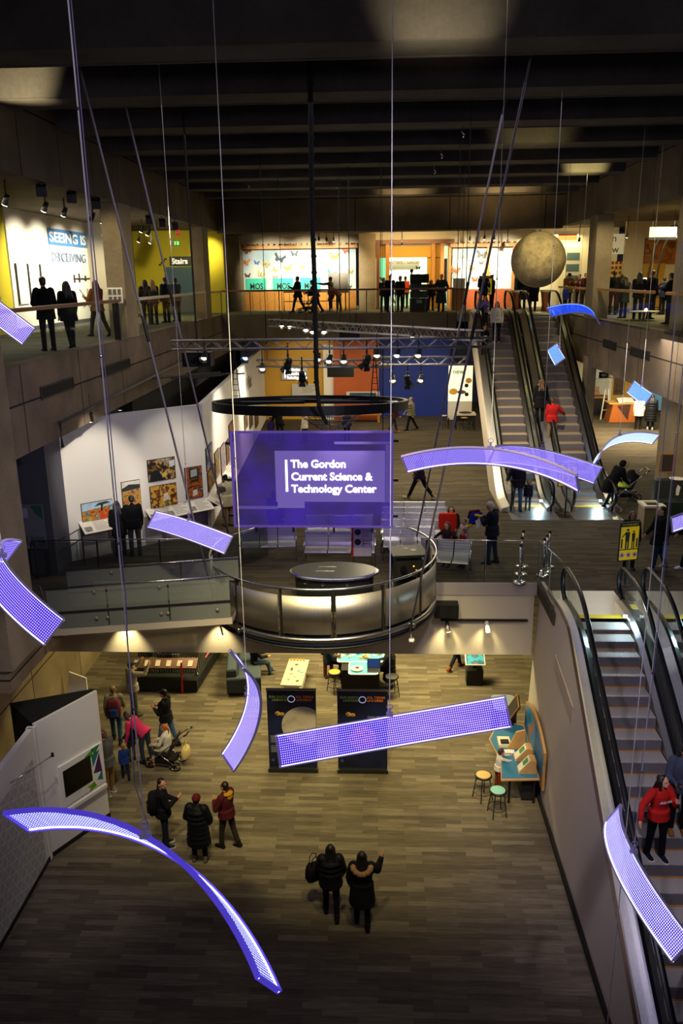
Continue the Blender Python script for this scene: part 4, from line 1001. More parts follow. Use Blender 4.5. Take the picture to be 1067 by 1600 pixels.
# ================================================================== people
JOBS = []           # meshes waiting to be fused into one continuous surface
def fuse(mb, name, m, parent, voxel, smooth=1):
    o = mb.build(name, m, parent, True, fix=False)
    JOBS.append((o, voxel, smooth)); return o
def run_jobs():
    for o, vx, sm in JOBS:
        r = o.modifiers.new('fuse', 'REMESH'); r.mode = 'VOXEL'; r.voxel_size = vx; r.use_smooth_shade = True
        if sm: s = o.modifiers.new('soft', 'SMOOTH'); s.factor = .5; s.iterations = sm
    dg = bpy.context.evaluated_depsgraph_get()
    for o, vx, sm in JOBS:
        me = bpy.data.meshes.new_from_object(o.evaluated_get(dg)); old = o.data
        me.name = old.name; o.modifiers.clear(); o.data = me; bpy.data.meshes.remove(old)
        extra = EXTRA.get(o.name)
        if extra:
            bm = bmesh.new(); bm.from_mesh(me); tmp = extra.mesh('tmp', me.materials[0], True); bm.from_mesh(tmp); bm.to_mesh(me); bm.free(); bpy.data.meshes.remove(tmp)
        me.polygons.foreach_set('use_smooth', [True] * len(me.polygons))
    JOBS.clear()
EXTRA = {}
def cloth(c, rough=.85):
    n_ = 'cloth_' + c + ('' if rough > .8 else '_gloss')
    return mat(n_, c, rough, 0, .18, 22, .25, .15)
def skinm(c): return mat('skin_' + c, c, .55, 0, .06, 12)
def hairm(c): return mat('hair_' + c, c, .5, 0, .25, 40)
POSES = {
 'stand': dict(),
 'walk': dict(legL=(20, 8), legR=(-16, 14), armL=(-14, 8, 18, 5), armR=(18, 8, 22, 5)),
 'contra': dict(legL=(3, 4), legR=(-4, 2)),
 'phone': dict(armL=(22, 10, 98, 28), armR=(24, 10, 100, 30), head=(0, -18)),
 'folded': dict(armL=(28, 12, 92, 55), armR=(28, 12, 92, 55)),
 'pockets': dict(armL=(-8, 22, 48, 22), armR=(-8, 22, 48, 22)),
 'sit': dict(legL=(84, 84), legR=(80, 80), armL=(30, 8, 50, 20), armR=(30, 8, 50, 20)),
 'lean': dict(lean=46, legL=(6, 8), legR=(-6, 4), armL=(58, 6, 16, 4), armR=(50, 6, 20, 4), head=(0, -8)),
 'push': dict(lean=14, legL=(18, 10), legR=(-14, 14), armL=(46, 8, 34, 4), armR=(46, 8, 34, 4), head=(0, -22)),
 'rail': dict(lean=10, armL=(38, 16, 60, 30), armR=(38, 16, 60, 30)),
}
NP = [0]
def person(label, loc, yaw, h=1.7, pose='stand', top=('1a1a1c', 'jacket'), legs='1c1e26', shoes='141414', hair=('1c1410', 'short'), skin='c08a68', near=False, group=None, over=None, hat=None, hood=None, sole=None, child=False, chest=None, cuff=None, face=True, seat=0):
    P_ = dict(POSES[pose]) if isinstance(pose, str) else dict(pose)
    if over: P_.update(over)
    k = h / 1.72
    t = thing('person', label, 'person', loc, math.radians(yaw), group)
    NP[0] += 1
    lean = math.radians(P_.get('lean', 0)); hx = .09
    legs_ = {}
    low = 9
    for s, nm in ((-1, 'legL'), (1, 'legR')):
        f, b = [math.radians(a) for a in P_.get(nm, (1.5, 1.5))]; sp = P_.get('splay', .06)
        hip = Vector((s * hx, 0, 0)); kn = hip + Vector((s * sp * .5, math.sin(f), -math.cos(f))).normalized() * .43
        an = kn + Vector((s * sp * .2, math.sin(f - b), -math.cos(f - b))).normalized() * .42
        legs_[nm] = (hip, kn, an, f - b); low = min(low, an.z)
    ph = -low + .075                     # pelvis height that puts the lower foot on the ground
    if seat: ph = seat / k + .1
    Pv = Vector((0, 0, ph))
    RL = Matrix.Rotation(-lean, 3, 'X'); tw = Matrix.Rotation(math.radians(P_.get('twist', 0)), 3, 'Z')
    U = lambda x, y, z: Pv + RL @ (tw @ Vector((x, y, z)))
    hw = .185 if not child else .16
    if child: hs = 1.28
    else: hs = 1.0
    neck = U(0, .0, .5); ht, hn = P_.get('head', (0, 0))
    HR = RL @ tw @ Matrix.Rotation(math.radians(ht), 3, 'Z') @ Matrix.Rotation(math.radians(hn) + lean * .55, 3, 'X')
    hc = neck + HR @ Vector((0, .025, .145 * (1 + (hs - 1) * .6)))
    H = lambda x, y, z: hc + HR @ (Vector((x, y, z)) * hs)
    arms = {}
    for s, nm in ((-1, 'armL'), (1, 'armR')):
        f, d, e, i_ = [math.radians(a) for a in P_.get(nm, (3, 7, 14, 4))]
        sh = Vector((s * hw, 0, .445))
        u = Vector((s * math.sin(d), math.sin(f) * math.cos(d), -math.cos(f) * math.cos(d)))
        w0 = Vector((s * math.sin(d) * .5, math.sin(f + e), -math.cos(f + e))).normalized()
        w_ = (w0 * math.cos(i_) + Vector((-s * math.sin(i_), 0, 0))).normalized()
        el = sh + u * .285; wr = el + w_ * .25
        T = lambda q: Pv + RL @ (tw @ q)
        arms[nm] = (T(sh), T(el), T(wr), (RL @ tw @ w_).normalized(), s)
    K = lambda p: Vector(p) * k
    class KB(MB):            # everything is scaled to the person's height on the way in
        pass
    def scaled(mb):
        mb.v = [tuple(c * k for c in p) for p in mb.v]; return mb
    def oval(c, rx, ry, R=None, n_=16):
        return [c + (R @ Vector((rx * math.cos(i * 2 * math.pi / n_), ry * math.sin(i * 2 * math.pi / n_), 0)) if R else Vector((rx * math.cos(i * 2 * math.pi / n_), ry * math.sin(i * 2 * math.pi / n_), 0))) for i in range(n_)]
    RT = RL @ tw
    def torso(mb, g, z0=-.06, z1=.5):
        prof = [(-.1, .155, .105), (-.02, .165, .115), (.08, .15, .105), (.16, .145, .1), (.28, .165, .115), (.38, .175, .112), (.45, .14, .085), (.5, .07, .06)]
        mb.rings([oval(U(0, -.005, z), (a + g) * (.9 if child else 1), b + g, RT) for z, a, b in prof if z >= z0 - .05 and z <= z1 + .02])
    # ---- body
    b = MB(); torso(b, 0)
    b.limb(U(0, -.01, .44), hc + HR @ Vector((0, -.02, -.06)), .06, .052)
    sk = HR.copy()
    b.ball(H(0, -.008, .022), (.074 * hs, .094 * hs, .092 * hs), 16, 12, rot=sk)
    b.ball(H(0, .022, -.042), (.058 * hs, .066 * hs, .07 * hs), 14, 10, rot=sk)
    if near:
        b.limb(H(0, .088, .012), H(0, .104, -.022), .009, .014); b.ball(H(0, .074, -.092), (.026, .02, .018), rot=sk)
        for s in (-1, 1): b.ball(H(s * .076, -.005, -.005), (.012, .02, .03), 8, 6, rot=sk)
        b.limb(H(-.03, .082, .028), H(.03, .082, .028), .012, .012)
        b.limb(H(-.018, .086, -.06), H(.018, .086, -.06), .008, .008)
    for nm in ('armL', 'armR'):
        sh, el, wr, w_, s = arms[nm]
        b.limb(sh, el, .05, .04); b.limb(el, wr, .04, .027)
        side = (RT @ Vector((s, 0, 0))); nrm = w_.cross(side)
        if nrm.length < .2: nrm = w_.cross(Vector((0, 1, 0)))
        nrm.normalize(); bx = nrm.cross(w_).normalized()
        b.limb(wr, wr + w_ * .07, .028, .032)
        fb = EXTRA.setdefault('pending', MB()) if False else None
        fx = MB()
        c = wr + w_ * .085
        for j, (o_, l_) in enumerate(((-.029, .068), (-.01, .08), (.01, .075), (.029, .058))):
            p0 = wr + w_ * .075 + nrm * o_; p1 = p0 + (w_ + nrm * o_ * 3).normalized() * l_ * .55; p2 = p1 + (w_ * .75 + bx * -s * .65).normalized() * l_ * .5
            fx.limb(p0, p1, .0095, .009, 7); fx.limb(p1, p2, .009, .0075, 7)
        tb = wr + w_ * .03 + nrm * .026; tm = tb + (w_ * .6 + nrm * .8).normalized() * .04
        fx.limb(tb, tm, .011, .01, 7); fx.limb(tm, tm + (w_ * .9 + nrm * .2).normalized() * .032, .0098, .008, 7)
        if nm == 'armL': FX = fx
        else:
            for v, f in ((fx.v, fx.f),): FX.add(v, f)
    for nm in ('legL', 'legR'):
        hip, kn, an, sa = legs_[nm]
        b.limb(Pv + hip, Pv + kn, .085, .055); b.limb(Pv + kn, Pv + an, .052, .034)
        b.limb(Pv + an + Vector((0, 0, -.02)), Pv + an + Vector((0, .09, -.05)), .026, .016)
    vx = (.011 if near else .017) * k if not child else .012 * (1 if near else 1.3)
    o = fuse(scaled(b), 'body', skinm(skin), t, vx, 1); EXTRA[o.name] = scaled(FX)
    # ---- trousers
    tb_ = MB(); torso(tb_, .012, -.1, .08)
    flare = P_.get('flare', 1.0)
    for nm in ('legL', 'legR'):
        hip, kn, an, sa = legs_[nm]
        tb_.limb(Pv + hip + Vector((0, 0, .02)), Pv + kn, .1, .07 * flare); tb_.limb(Pv + kn, Pv + an, .068 * flare, .058 * flare)
    fuse(scaled(tb_), 'trousers', cloth(legs), t, .018 * k, 2)
    # ---- shoes
    for nm in ('legL', 'legR'):
        hip, kn, an, sa = legs_[nm]; s = -1 if nm == 'legL' else 1
        pitch = max(-50, min(35, math.degrees(sa))) * .9 if abs(sa) > .25 and not seat else 0
        q = Matrix.Rotation(math.radians(pitch), 3, 'X'); A = Pv + an
        f = lambda x, y, z: A + q @ Vector((x, y, z))
        sb = MB()
        sb.rings([[f(x * wd, y, z) for x, z in ((-1, -.072), (1, -.072), (1.0, zt * .4 - .04), (.6, zt), (-.6, zt), (-1.0, zt * .4 - .04))] for y, wd, zt in ((-.085, .03, -.02), (-.06, .042, .02), (0, .045, .035), (.06, .045, .0), (.12, .05, -.025), (.165, .045, -.035), (.19, .025, -.045))])
        sb.limb(f(0, -.02, -.02), f(0, -.015, .06), .05, .054)
        so = scaled(sb).build('shoe', cloth(shoes, .6), t, True)
        if sole: 
            z = MB(); z.rings([[f(x * wd, y, zz) for x, zz in ((-1, -.078), (1, -.078), (1, -.05), (-1, -.05))] for y, wd in ((-.09, .032), (-.06, .045), (.06, .048), (.12, .053), (.17, .048), (.195, .027))]); scaled(z).build('sole', cloth(sole), so)
    # ---- top
    tc, st = top; g = {'jacket': .03, 'sweater': .02, 'coat': .032, 'puffer': .05, 'shirt': .014, 'parka': .05, 'hoodie': .032}[st]
    tp = MB(); torso(tp, g, -.08, .5)
    tp.limb(U(0, -.015, .47), U(0, -.01, .515), .07, .06)
    hem = {'jacket': -.14, 'sweater': -.1, 'coat': -.5, 'puffer': -.42, 'shirt': -.1, 'parka': -.38, 'hoodie': -.12}[st] if 'hem' not in P_ else P_['hem']
    if not seat:
        zz = [.1, 0, -.1] + [hem * f for f in (.5, .75, 1.0) if hem * f < -.12]
        dr = []
        for z in zz:
            fl = max(0, -z); wv = Pv + (RL @ Vector((0, 0, z)) if z > -.15 else RL @ Vector((0, 0, -.15)) + Vector((0, 0, z + .15)))
            ml = (legs_['legL'][1] + legs_['legR'][1]) * .5; wv = wv + Vector((0, ml.y * min(1, fl / .45), 0))
            spread = abs(legs_['legL'][1].y - legs_['legR'][1].y) * min(1, fl / .43) * .5
            dr.append(oval(wv, .18 + g + fl * .1, .137 + g + fl * .1 + spread, RL if z > -.15 else None))
        tp.rings(dr)
    for nm in ('armL', 'armR'):
        sh, el, wr, w_, s = arms[nm]
        tp.limb(sh + RT @ Vector((-s * .02, 0, 0)), el, .062 + g * .9, .05 + g * .6); tp.limb(el, wr - w_ * .01, .05 + g * .6, .036 + g * .4)
    if st in ('puffer',):
        for z in (.38, .26, .14, .02, -.1, -.22, -.34):
            if z > hem:
                tp.rings([oval(Pv + (RL @ Vector((0, 0, z + dz)) if z > 0 else Vector((0, 0, z + dz))), .18 + g + e + max(0, -z) * .1, .13 + g + e + max(0, -z) * .1) for dz, e in ((-.05, -.02), (0, .016), (.05, -.02))])
    to = fuse(scaled(tp), 'top' if st in ('sweater', 'shirt', 'hoodie') else 'jacket', cloth(tc, .55 if st == 'puffer' else .85), t, .016 * k, 2)
    if chest:
        text('chest_lettering', chest, .06 * k, cloth('e8e4e0'), to, K(U(0, .152 + g * .6, .3)), (math.pi / 2 - lean, 0, math.pi), .002, .001, 'CENTER')
    # ---- hair, hats, hoods
    hc_, hst = hair
    hb = MB()
    if hst != 'bald':
        hb.ball(H(0, -.024, .04), (.083 * hs, .09 * hs, .088 * hs), 16, 10, rot=sk)
        hb.ball(H(0, -.05, -.005), (.072 * hs, .062 * hs, .085 * hs), 12, 8, rot=sk)
        if hst in ('long', 'curly', 'fringe'):
            for s in (-1, 0, 1):
                hb.limb(H(s * .05, -.05, .0), U(s * .08, -.12, .36), .05, .035)
            for s in (-1, 1): hb.limb(H(s * .07, -.01, .03), H(s * .085, -.01, -.13), .03, .028)
            if hst == 'curly':
                for j in range(14): hb.ball(H(random.uniform(-.1, .1), random.uniform(-.12, 0), random.uniform(-.16, .08)), .045)
        if hst == 'bob':
            for s in (-1, 0, 1): hb.limb(H(s * .06, -.04, .0), H(s * .07, -.05, -.11), .05, .035)
        if hst == 'ponytail':
            hb.limb(H(0, -.1, .03), H(0, -.15, -.04), .03, .036); hb.limb(H(0, -.15, -.04), H(0, -.14, -.2), .034, .012)
        if hst == 'bun': hb.ball(H(0, -.1, .07), .05)
        fuse(scaled(hb), 'hair', hairm(hc_), t, .011 * k, 1)
    if hat:
        kind, c = hat; q = MB()
        if kind == 'knit':
            q.ball(H(0, -.012, .052), (.09 * hs, .104 * hs, .088 * hs), 18, 10, rot=sk); q.rings([[H(.09 * r * math.cos(i * math.pi / 9), -.01 + .104 * r * math.sin(i * math.pi / 9), z) for i in range(18)] for z, r in ((.02, 1.0), (.03, 1.06), (.06, 1.06), (.07, 1.0))])
        elif kind == 'cap':
            q.ball(H(0, -.012, .05), (.086 * hs, .102 * hs, .075 * hs), 18, 10, rot=sk); q.rings([[H(.07 * math.cos(a), y0, .052 - abs(math.cos(a)) * .012) for a in (0, .8, 1.57, 2.3, 3.14)] for y0 in (.07,)] + [[H(.055 * math.cos(a), .17 - abs(math.cos(a)) * .03, .045 - abs(math.cos(a)) * .02) for a in (0, .8, 1.57, 2.3, 3.14)]])
        elif kind == 'furhat':
            q.ball(H(0, -.01, .05), (.115 * hs, .125 * hs, .1 * hs), 14, 10, rot=sk)
            for j in range(24):
                a = j * math.pi / 12; q.ball(H(.105 * math.cos(a), .115 * math.sin(a), .02), .03)
        if kind == 'cap': scaled(q).build('cap', cloth(c), t, True)
        else: fuse(scaled(q), 'knit_hat' if kind == 'knit' else 'fur_hat', cloth(c), t, .011 * k, 1)
    if hood:
        q = MB()
        if hood[0] == 'fur':
            for j in range(26):
                a = math.pi * (-.12 + 1.24 * j / 25); q.ball(U(.17 * math.cos(a) * 1.0, -.09 - .075 * math.sin(a), .46 - .05 * abs(math.sin(a)) + .025 * math.cos(2 * a)), .042 + .008 * (j % 3))
            fuse(scaled(q), 'fur_trim', cloth(hood[1]), to, .012 * k, 0)
        elif hood[0] == 'down':
            q.rings([oval(U(0, -.05, .47), .11, .085, RT), oval(U(0, -.085, .5), .13, .1, RT), oval(U(0, -.09, .53), .1, .08, RT)]); q.ball(U(0, -.13, .43), (.09, .05, .08), rot=RT)
            fuse(scaled(q), 'hood', cloth(hood[1]), to, .014 * k, 2)
        elif hood[0] == 'furup':
            q.ball(H(0, -.05, .02), (.115, .1, .13), 14, 10, rot=sk); 
            fuse(scaled(q), 'hood', cloth(top[0]), to, .014 * k, 1)
            q = MB()
            for j in range(22):
                a = 2 * math.pi * j / 22; q.ball(H(.128 * math.cos(a), .05, .015 + .14 * math.sin(a)), .038)
            fuse(scaled(q), 'fur_trim', cloth(hood[1]), to, .012 * k, 0)
    if near and face:
        for s in (-1, 1): 
            e = MB(); e.ball(H(s * .03, .084 if not child else .082, .012), (.009 * hs, .006 * hs, .006 * hs), 8, 6, rot=sk); scaled(e).build('eye', M['rubber'], t, True)
        e = MB(); e.limb(H(-.02, .09, -.062), H(.02, .09, -.062), .005, .005); scaled(e).build('mouth', mat('lips', '8a4a42', .5), t, True)
    J = {'wristL': K(arms['armL'][2] + arms['armL'][3] * .1), 'wristR': K(arms['armR'][2] + arms['armR'][3] * .1), 'back': K(U(0, -.16, .22)), 'pelvis': K(Pv), 'sh': K(arms['armL'][0])}
    mw = Matrix.Translation(loc) @ Matrix.Rotation(math.radians(yaw), 4, 'Z')
    return t, {a: mw @ p for a, p in J.items()}
def backpack(label, j, yaw, c, c2, s=1.0):
    t = thing('backpack', label, 'backpack', j['back'], math.radians(yaw))
    b = MB(); b.rings([[(x * w_ * s, y * d_ * s - .03, z * s) for x, y in ((-1, .6), (-.9, -.8), (-.5, -1), (.5, -1), (.9, -.8), (1, .6))] for z, w_, d_ in ((-.27, .13, .07), (-.24, .16, .1), (0, .17, .11), (.16, .15, .09), (.23, .09, .05))]); b.build('bag', cloth(c), t, True)
    b = MB(); b.rings([[(x * .11 * s, (-.13 - y * .04) * s, z * s) for x, y in ((-1, 0), (-.7, 1), (.7, 1), (1, 0))] for z in (-.2, -.17, -.03, 0)]); b.build('front_pocket', cloth(c2), t, True)
    for q in (-1, 1): MB().tube([(q * .1 * s, .03, -.2 * s), (q * .13 * s, .09, -.05 * s), (q * .12 * s, .1, .12 * s), (q * .09 * s, .02, .22 * s)], .02 * s, 6).build('strap', cloth(c2), t, True)
    b = MB(); b.tube([(-.04, -.03, .22 * s), (0, -.04, .27 * s), (.04, -.03, .22 * s)], .01, 6); b.build('carry_loop', cloth(c2), t, True)
    return t
def bag(label, loc, yaw, w_, h, d_, c, hl=.2, name='handbag', cat='bag'):
    t = thing(name, label, cat, Vector(loc) - Vector((0, 0, hl + h)), math.radians(yaw))
    b = MB(); b.rings([[(x * w_ / 2 * s, y * d_ / 2 * s, z) for x, y in ((-1, -.6), (-.7, -1), (.7, -1), (1, -.6), (1, .6), (.7, 1), (-.7, 1), (-1, .6))] for z, s in ((0, .85), (h * .1, 1), (h * .7, .95), (h, .8))]); b.build('bag', cloth(c), t, True)
    for y in (-.3, .3): MB().tube([(-w_ * .25, y * d_, h * .95), (-w_ * .18, y * d_, h + hl * .8), (0, y * d_, h + hl), (w_ * .18, y * d_, h + hl * .8), (w_ * .25, y * d_, h * .95)], .009, 6).build('handle', cloth(c), t, True)
    return t
# ------------------------------------------------------------------ lower floor
def at_low(u, v): return atz(u, v, LOW)
BK = '16161a'
t, j = person('woman in short black puffy jacket walking away, left of the fur hooded one', at_low(518, 1430), 4, 1.66, 'walk', (BK, 'puffer'), '141416', '1a1612', ('120e0c', 'long'), near=True, over=dict(hem=-.16, legL=(10, 6), legR=(-8, 8), armL=(18, 12, 70, 10), armR=(6, 14, 30, 6)))
bag('black shoulder bag on the arm of the woman in the short puffy jacket', j['wristL'] + Vector((-.1, -.12, .12)), 30, .36, .34, .2, '121214', .22)
b = MB()
person('woman in black parka with tan fur hood walking away with a raised right hand', at_low(566, 1444), 0, 1.68, 'walk', (BK, 'parka'), '121214', '141210', ('140e0a', 'long'), near=True, hood=('fur', 'a07a50'), over=dict(legL=(8, 4), legR=(-8, 6), armR=(38, 24, 128, -6), armL=(4, 12, 24, 6), hem=-.36))
t, j = person('man in black jacket and dark jeans with a backpack, turning towards the others', at_low(259, 1321), -70, 1.74, 'stand', (BK, 'jacket'), '1c2438', '16181c', ('100c0a', 'short'), 'c89070', near=True, sole='d8d8d8', over=dict(armR=(20, 10, 96, 30), armL=(10, 12, 60, 24), head=(-55, -4)))
backpack('black backpack on the man in dark jeans', j, -70, '15151a', '1c1c22')
person('person in long black quilted coat and maroon knit hat seen from behind', at_low(313, 1345), -8, 1.66, 'stand', ('131318', 'puffer'), '121216', '6a5a48', ('140e0a', 'short'), near=True, hat=('knit', '5a1a20'), over=dict(hem=-.46, armL=(6, 18, 30, 20), armR=(6, 18, 30, 20), splay=.12))
person('man in maroon hooded sweatshirt with yellow lining and brown trousers', at_low(357, 1322), 62, 1.66, 'contra', ('4a1620', 'hoodie'), '2c2620', '16140f', ('100c0a', 'short'), 'c08a66', near=True, hood=('down', 'a87a20'), over=dict(armL=(18, 16, 92, 45), armR=(14, 14, 82, 40), legL=(10, 6), legR=(-10, 8)))
t, boyj = person('small boy in royal blue jacket seen from behind', at_low(197, 1216), 24, .98, 'walk', ('1c3470', 'jacket'), '1a2030', '101014', ('8a5c34', 'short'), near=True, child=True, over=dict(legL=(12, 8), legR=(-10, 10)))
person('man in grey jacket and khaki trousers behind the white display wall', at_low(173, 1240), 72, 1.76, 'phone', ('5a5854', 'jacket'), '7a5a30', '8a8078', ('6a4830', 'short'), 'c49274', near=True, sole='d8d8d8')
person('woman in pink top and jeans bending forward to the children', at_low(229, 1190), 70, 1.64, 'lean', ('c83060', 'shirt'), '2c3444', '141418', ('3a2218', 'bob'), 'c49274', near=True, over=dict(lean=58))
person('small child in black with a bright yellow cap', at_low(207, 1188), 40, 1.02, 'stand', ('1a1a1e', 'jacket'), '3a3a3e', '121214', ('3a281c', 'short'), near=True, child=True, hat=('cap', 'd8d820'), over=dict(armL=(30, 10, 40, 10)))
person('man in black sweater, black cap and blue jeans looking left', at_low(263, 1166), 75, 1.74, 'contra', ('121216', 'sweater'), '3c5478', '1a1612', ('1a1410', 'short'), 'c08a68', near=True, hat=('cap', '121216'), over=dict(armL=(14, 10, 92, 36), armR=(14, 10, 92, 36), legL=(16, 4), legR=(-14, 4)))
t, j = person('man in tan and grey jacket and blue trousers carrying a maroon backpack', at_low(184, 1157), 12, 1.68, 'walk', ('6e6450', 'jacket'), '1c4058', '121416', ('6a4628', 'short'), 'c49274', near=True, over=dict(legL=(12, 6), legR=(-12, 12)))
backpack('maroon backpack with blue sides on the man in blue trousers', j, 12, '5a2426', '24406a', 1.1)
person('person in oatmeal sweatshirt and dark cap lifting both arms at the black machine', at_low(211, 1118), -48, 1.72, 'stand', ('8c8470', 'hoodie'), '5c5a52', '30302e', ('2a2018', 'short'), 'b88866', near=True, hat=('cap', '2c2c30'), over=dict(armL=(80, 20, 70, 30), armR=(84, 24, 60, 20)))
person('seated person in black top, jeans and black boots on the grey sofa', (-3.85, 23.15, LOW), -62, 1.68, 'sit', ('101012', 'sweater'), '34445c', '0e0e10', ('2a1c14', 'long'), near=True, seat=.42, over=dict(legL=(70, 40), legR=(78, 70)))
person('standing person in rust red trousers beside the activity table', at_low(513, 1056), 200, 1.66, 'stand', ('40201a', 'sweater'), '6a3018', '2a1a14', ('1a120e', 'short'))
person('person in black coat seated at the right of the activity table', (.36, 22.6, LOW), 78, 1.68, 'sit', ('0e0e10', 'puffer'), '101014', '0e0e10', ('3a2a1c', 'long'), seat=.5)
person('person in navy seated at the left of the activity table', (-1.55, 23.1, LOW), -80, 1.6, 'sit', ('1a2438', 'jacket'), '16161c', '141414', ('1a120e', 'short'), seat=.5)
person('person in dark trousers and rust shoes standing at the blue map stand', at_low(712, 1045), -60, 1.7, 'walk', ('1a1a20', 'jacket'), '16181e', '8a4420', ('1a120e', 'short'))
person('small child in striped white shirt and rust trousers reaching onto the play desk', at_low(777, 1232), -68, 1.08, 'stand', ('c8c0b8', 'shirt'), '7a3424', '3a2a20', ('3a2010', 'short'), 'c8906c', near=True, child=True, over=dict(armL=(80, 4, 10, 8), armR=(72, 4, 12, 8), lean=8))
# ------------------------------------------------------------------ riders of the lower moving stairs
def low_step(y):
    i = int((y - 8.15) / .405); yy = .15 + i * .405 + .2
    Z = MID - LOW; Yt = 9.35; fl = .85; r = .7; tan = Z / (Yt - 2 * fl)
    rp = lambda q: 0 if q < -r else (q if q > r else (q + r) ** 2 / (4 * r))
    return LOW + tan * (rp(yy - fl) - rp(yy - Yt + fl)) + .008, 8 + yy
z, y = low_step(12.25)
person('woman in red sweatshirt and black leggings holding the handrail on the moving stairs', (4.86, y, z), 196, 1.68, 'stand', ('b01c18', 'sweater'), '0c0c0e', '0e0e10', ('1c100c', 'long'), 'd09a7c', near=True, sole='e0e0e0', chest='ALLS AN', over=dict(armL=(26, 12, 112, 30), armR=(16, 46, 22, -6), head=(34, 4), legL=(6, 4), legR=(-3, 3)))
z, y = low_step(12.7)
t, j = person('man in slate grey pullover and tan boots holding a phone on the moving stairs', (5.36, y, z), 172, 1.78, 'stand', ('3c4050', 'hoodie'), '101014', '8a5428', ('0c0a0a', 'short'), '8a5c44', near=True, hood=('down', '1a1a20'), over=dict(armL=(12, 10, 84, 22), armR=(12, 12, 80, 24), head=(10, -12)))
t = thing('mobile_phone', 'mobile phone in the hand of the man in the slate grey pullover', 'phone', j['wristR'] + Vector((0, -.03, .02))); MB().cbox((0, 0, 0), (.075, .15, .01), 0, 0, .6).build('case', M['black'], t); MB().cbox((0, 0, .007), (.068, .14, .003), 0, 0, .6).build('screen', mat('phone_glass', '20242c', .1), t)
z, y = low_step(10.45)
person('rider in dark sleeves at the bottom right edge, hand on the handrail', (5.12, y, z), 176, 1.7, 'stand', ('1c1a2c', 'jacket'), '101014', '141414', ('140e0a', 'short'), 'c89070', near=True, over=dict(armR=(30, 30, 40, -4)))
# ------------------------------------------------------------------ mid floor
def at_mid(u, v): return atz(u, v, MID)
person('woman in black hooded coat looking at the photographs, left of a pair', at_mid(190, 868), 30, 1.6, 'stand', ('101012', 'coat'), '121216', '101010', ('0e0a08', 'long'), over=dict(hem=-.28, lean=8))
t, j = person('man in black jacket and grey jeans looking at the photographs, right of a pair', at_mid(213, 868), 20, 1.76, 'stand', ('101114', 'jacket'), '3a3c40', '121212', ('0e0a08', 'short'), over=dict(head=(0, -20), lean=6))
t, j = person('visitor in cream coat and tan trousers studying the far photographs', at_mid(357, 822), 35, 1.68, 'phone', ('c4b896', 'coat'), '8a6c40', '4a3a28', ('0e0a0a', 'bun'), over=dict(hem=-.25, flare=1.25))
bag('grey belt bag on the visitor in the cream coat', j['pelvis'] + Vector((-.12, -.16, .42)), 20, .3, .14, .1, '4c4842', .03, 'belt_bag')
person('person in dark skirt and black boots standing behind the purple screen', at_mid(432, 850), 190, 1.66, 'contra', ('2a2030', 'coat'), '0e0e10', '0c0c0e', ('1c120c', 'long'), over=dict(hem=-.34))
person('dark haired woman in black stooping by the far end of the photographs', atz(438, 690, MID), 30, 1.66, 'lean', ('0e0e10', 'jacket'), '14141a', '101010', ('3a2618', 'long'), over=dict(lean=30))
person('child in violet cap by the far photographs', atz(424, 690, MID), 20, 1.15, 'stand', ('2c2058', 'jacket'), '16161c', '101010', ('3a2618', 'short'), child=True, hat=('cap', '4a34a0'))
person('person in white top behind the upper edge of the purple screen', atz(477, 692, MID), 60, 1.45, 'stand', ('c8c0b0', 'sweater'), '1c1c22', '101010', ('7a5030', 'short'))
person('dark seated visitor at the middle of the upper edge of the purple screen', atz(542, 690, MID), 0, 1.45, 'stand', ('20183a', 'jacket'), '16161c', '101010', ('7a4a28', 'short'))
person('walking man in violet lit shirt and dark trousers behind the arched purple panel', at_mid(655, 780), 70, 1.78, 'walk', ('2c2438', 'jacket'), '14151c', 'a08868', ('140e0a', 'short'), sole='c8c0a8', over=dict(legL=(26, 4), legR=(-24, 14)))
t, j = person('white haired man in navy jacket and blue trousers holding coats over his arm', at_mid(767, 880), 58, 1.76, 'stand', ('1a1c2c', 'jacket'), '1c2440', '181818', ('b8b0a8', 'short'), 'c48c70', near=True, over=dict(armL=(26, 10, 96, 42), armR=(22, 10, 92, 30), head=(10, -24), legL=(4, 2), legR=(-4, 4)))
t = thing('coat_bundle', 'bundle of blue, yellow and maroon coats held by the white haired man', 'coats', j['wristL'] + Vector((-.12, .0, -.06))); t.scale = (.8, .8, .8)
fuse(MB().limb((-.1, 0, .08), (.16, 0, .12), .09, .08).limb((-.08, 0, .08), (-.16, -.02, -.24), .11, .08).limb((.02, 0, .08), (-.02, -.02, -.16), .1, .09), 'blue_coat', cloth('1c2c90'), t, .02)
fuse(MB().limb((-.16, -.06, -.24), (-.22, -.06, -.32), .06, .05).limb((.0, -.1, .1), (.16, -.1, .06), .055, .05), 'yellow_lining', cloth('d8b020'), t, .015)
fuse(MB().limb((-.16, .03, .17), (.1, .03, .21), .07, .06).limb((-.16, .04, .16), (-.22, .04, .0), .06, .05), 'maroon_coat', cloth('4a1420'), t, .02)
MB().prism([(-.02, -.16, -.08), (.18, -.16, .06), (.2, -.17, -.2), (.04, -.17, -.34)], (0, .02, 0)).build('paper_sheet', M['paper'], t)
person('woman with dark hair seated on the benches behind a red coat', aty(705, 800, 22.2).to_2d().to_3d() + Vector((0, 0, MID)), 175, 1.6, 'sit', ('1a1416', 'jacket'), '16161c', '101010', ('120c0a', 'bob'), seat=.42)
t = thing('red_coat', 'bright red coat held up over the bench back', 'coat', Vector((aty(699, 812, 21.62).x, 21.62, MID + .78)))
fuse(MB().rings([[(x * w_, y * .07, z) for x, y in ((-1, -1), (1, -1), (1, 1), (-1, 1))] for z, w_ in ((-.38, .13), (-.1, .17), (0, .24), (.3, .25), (.4, .22))]), 'coat', cloth('c02418'), t, .02)
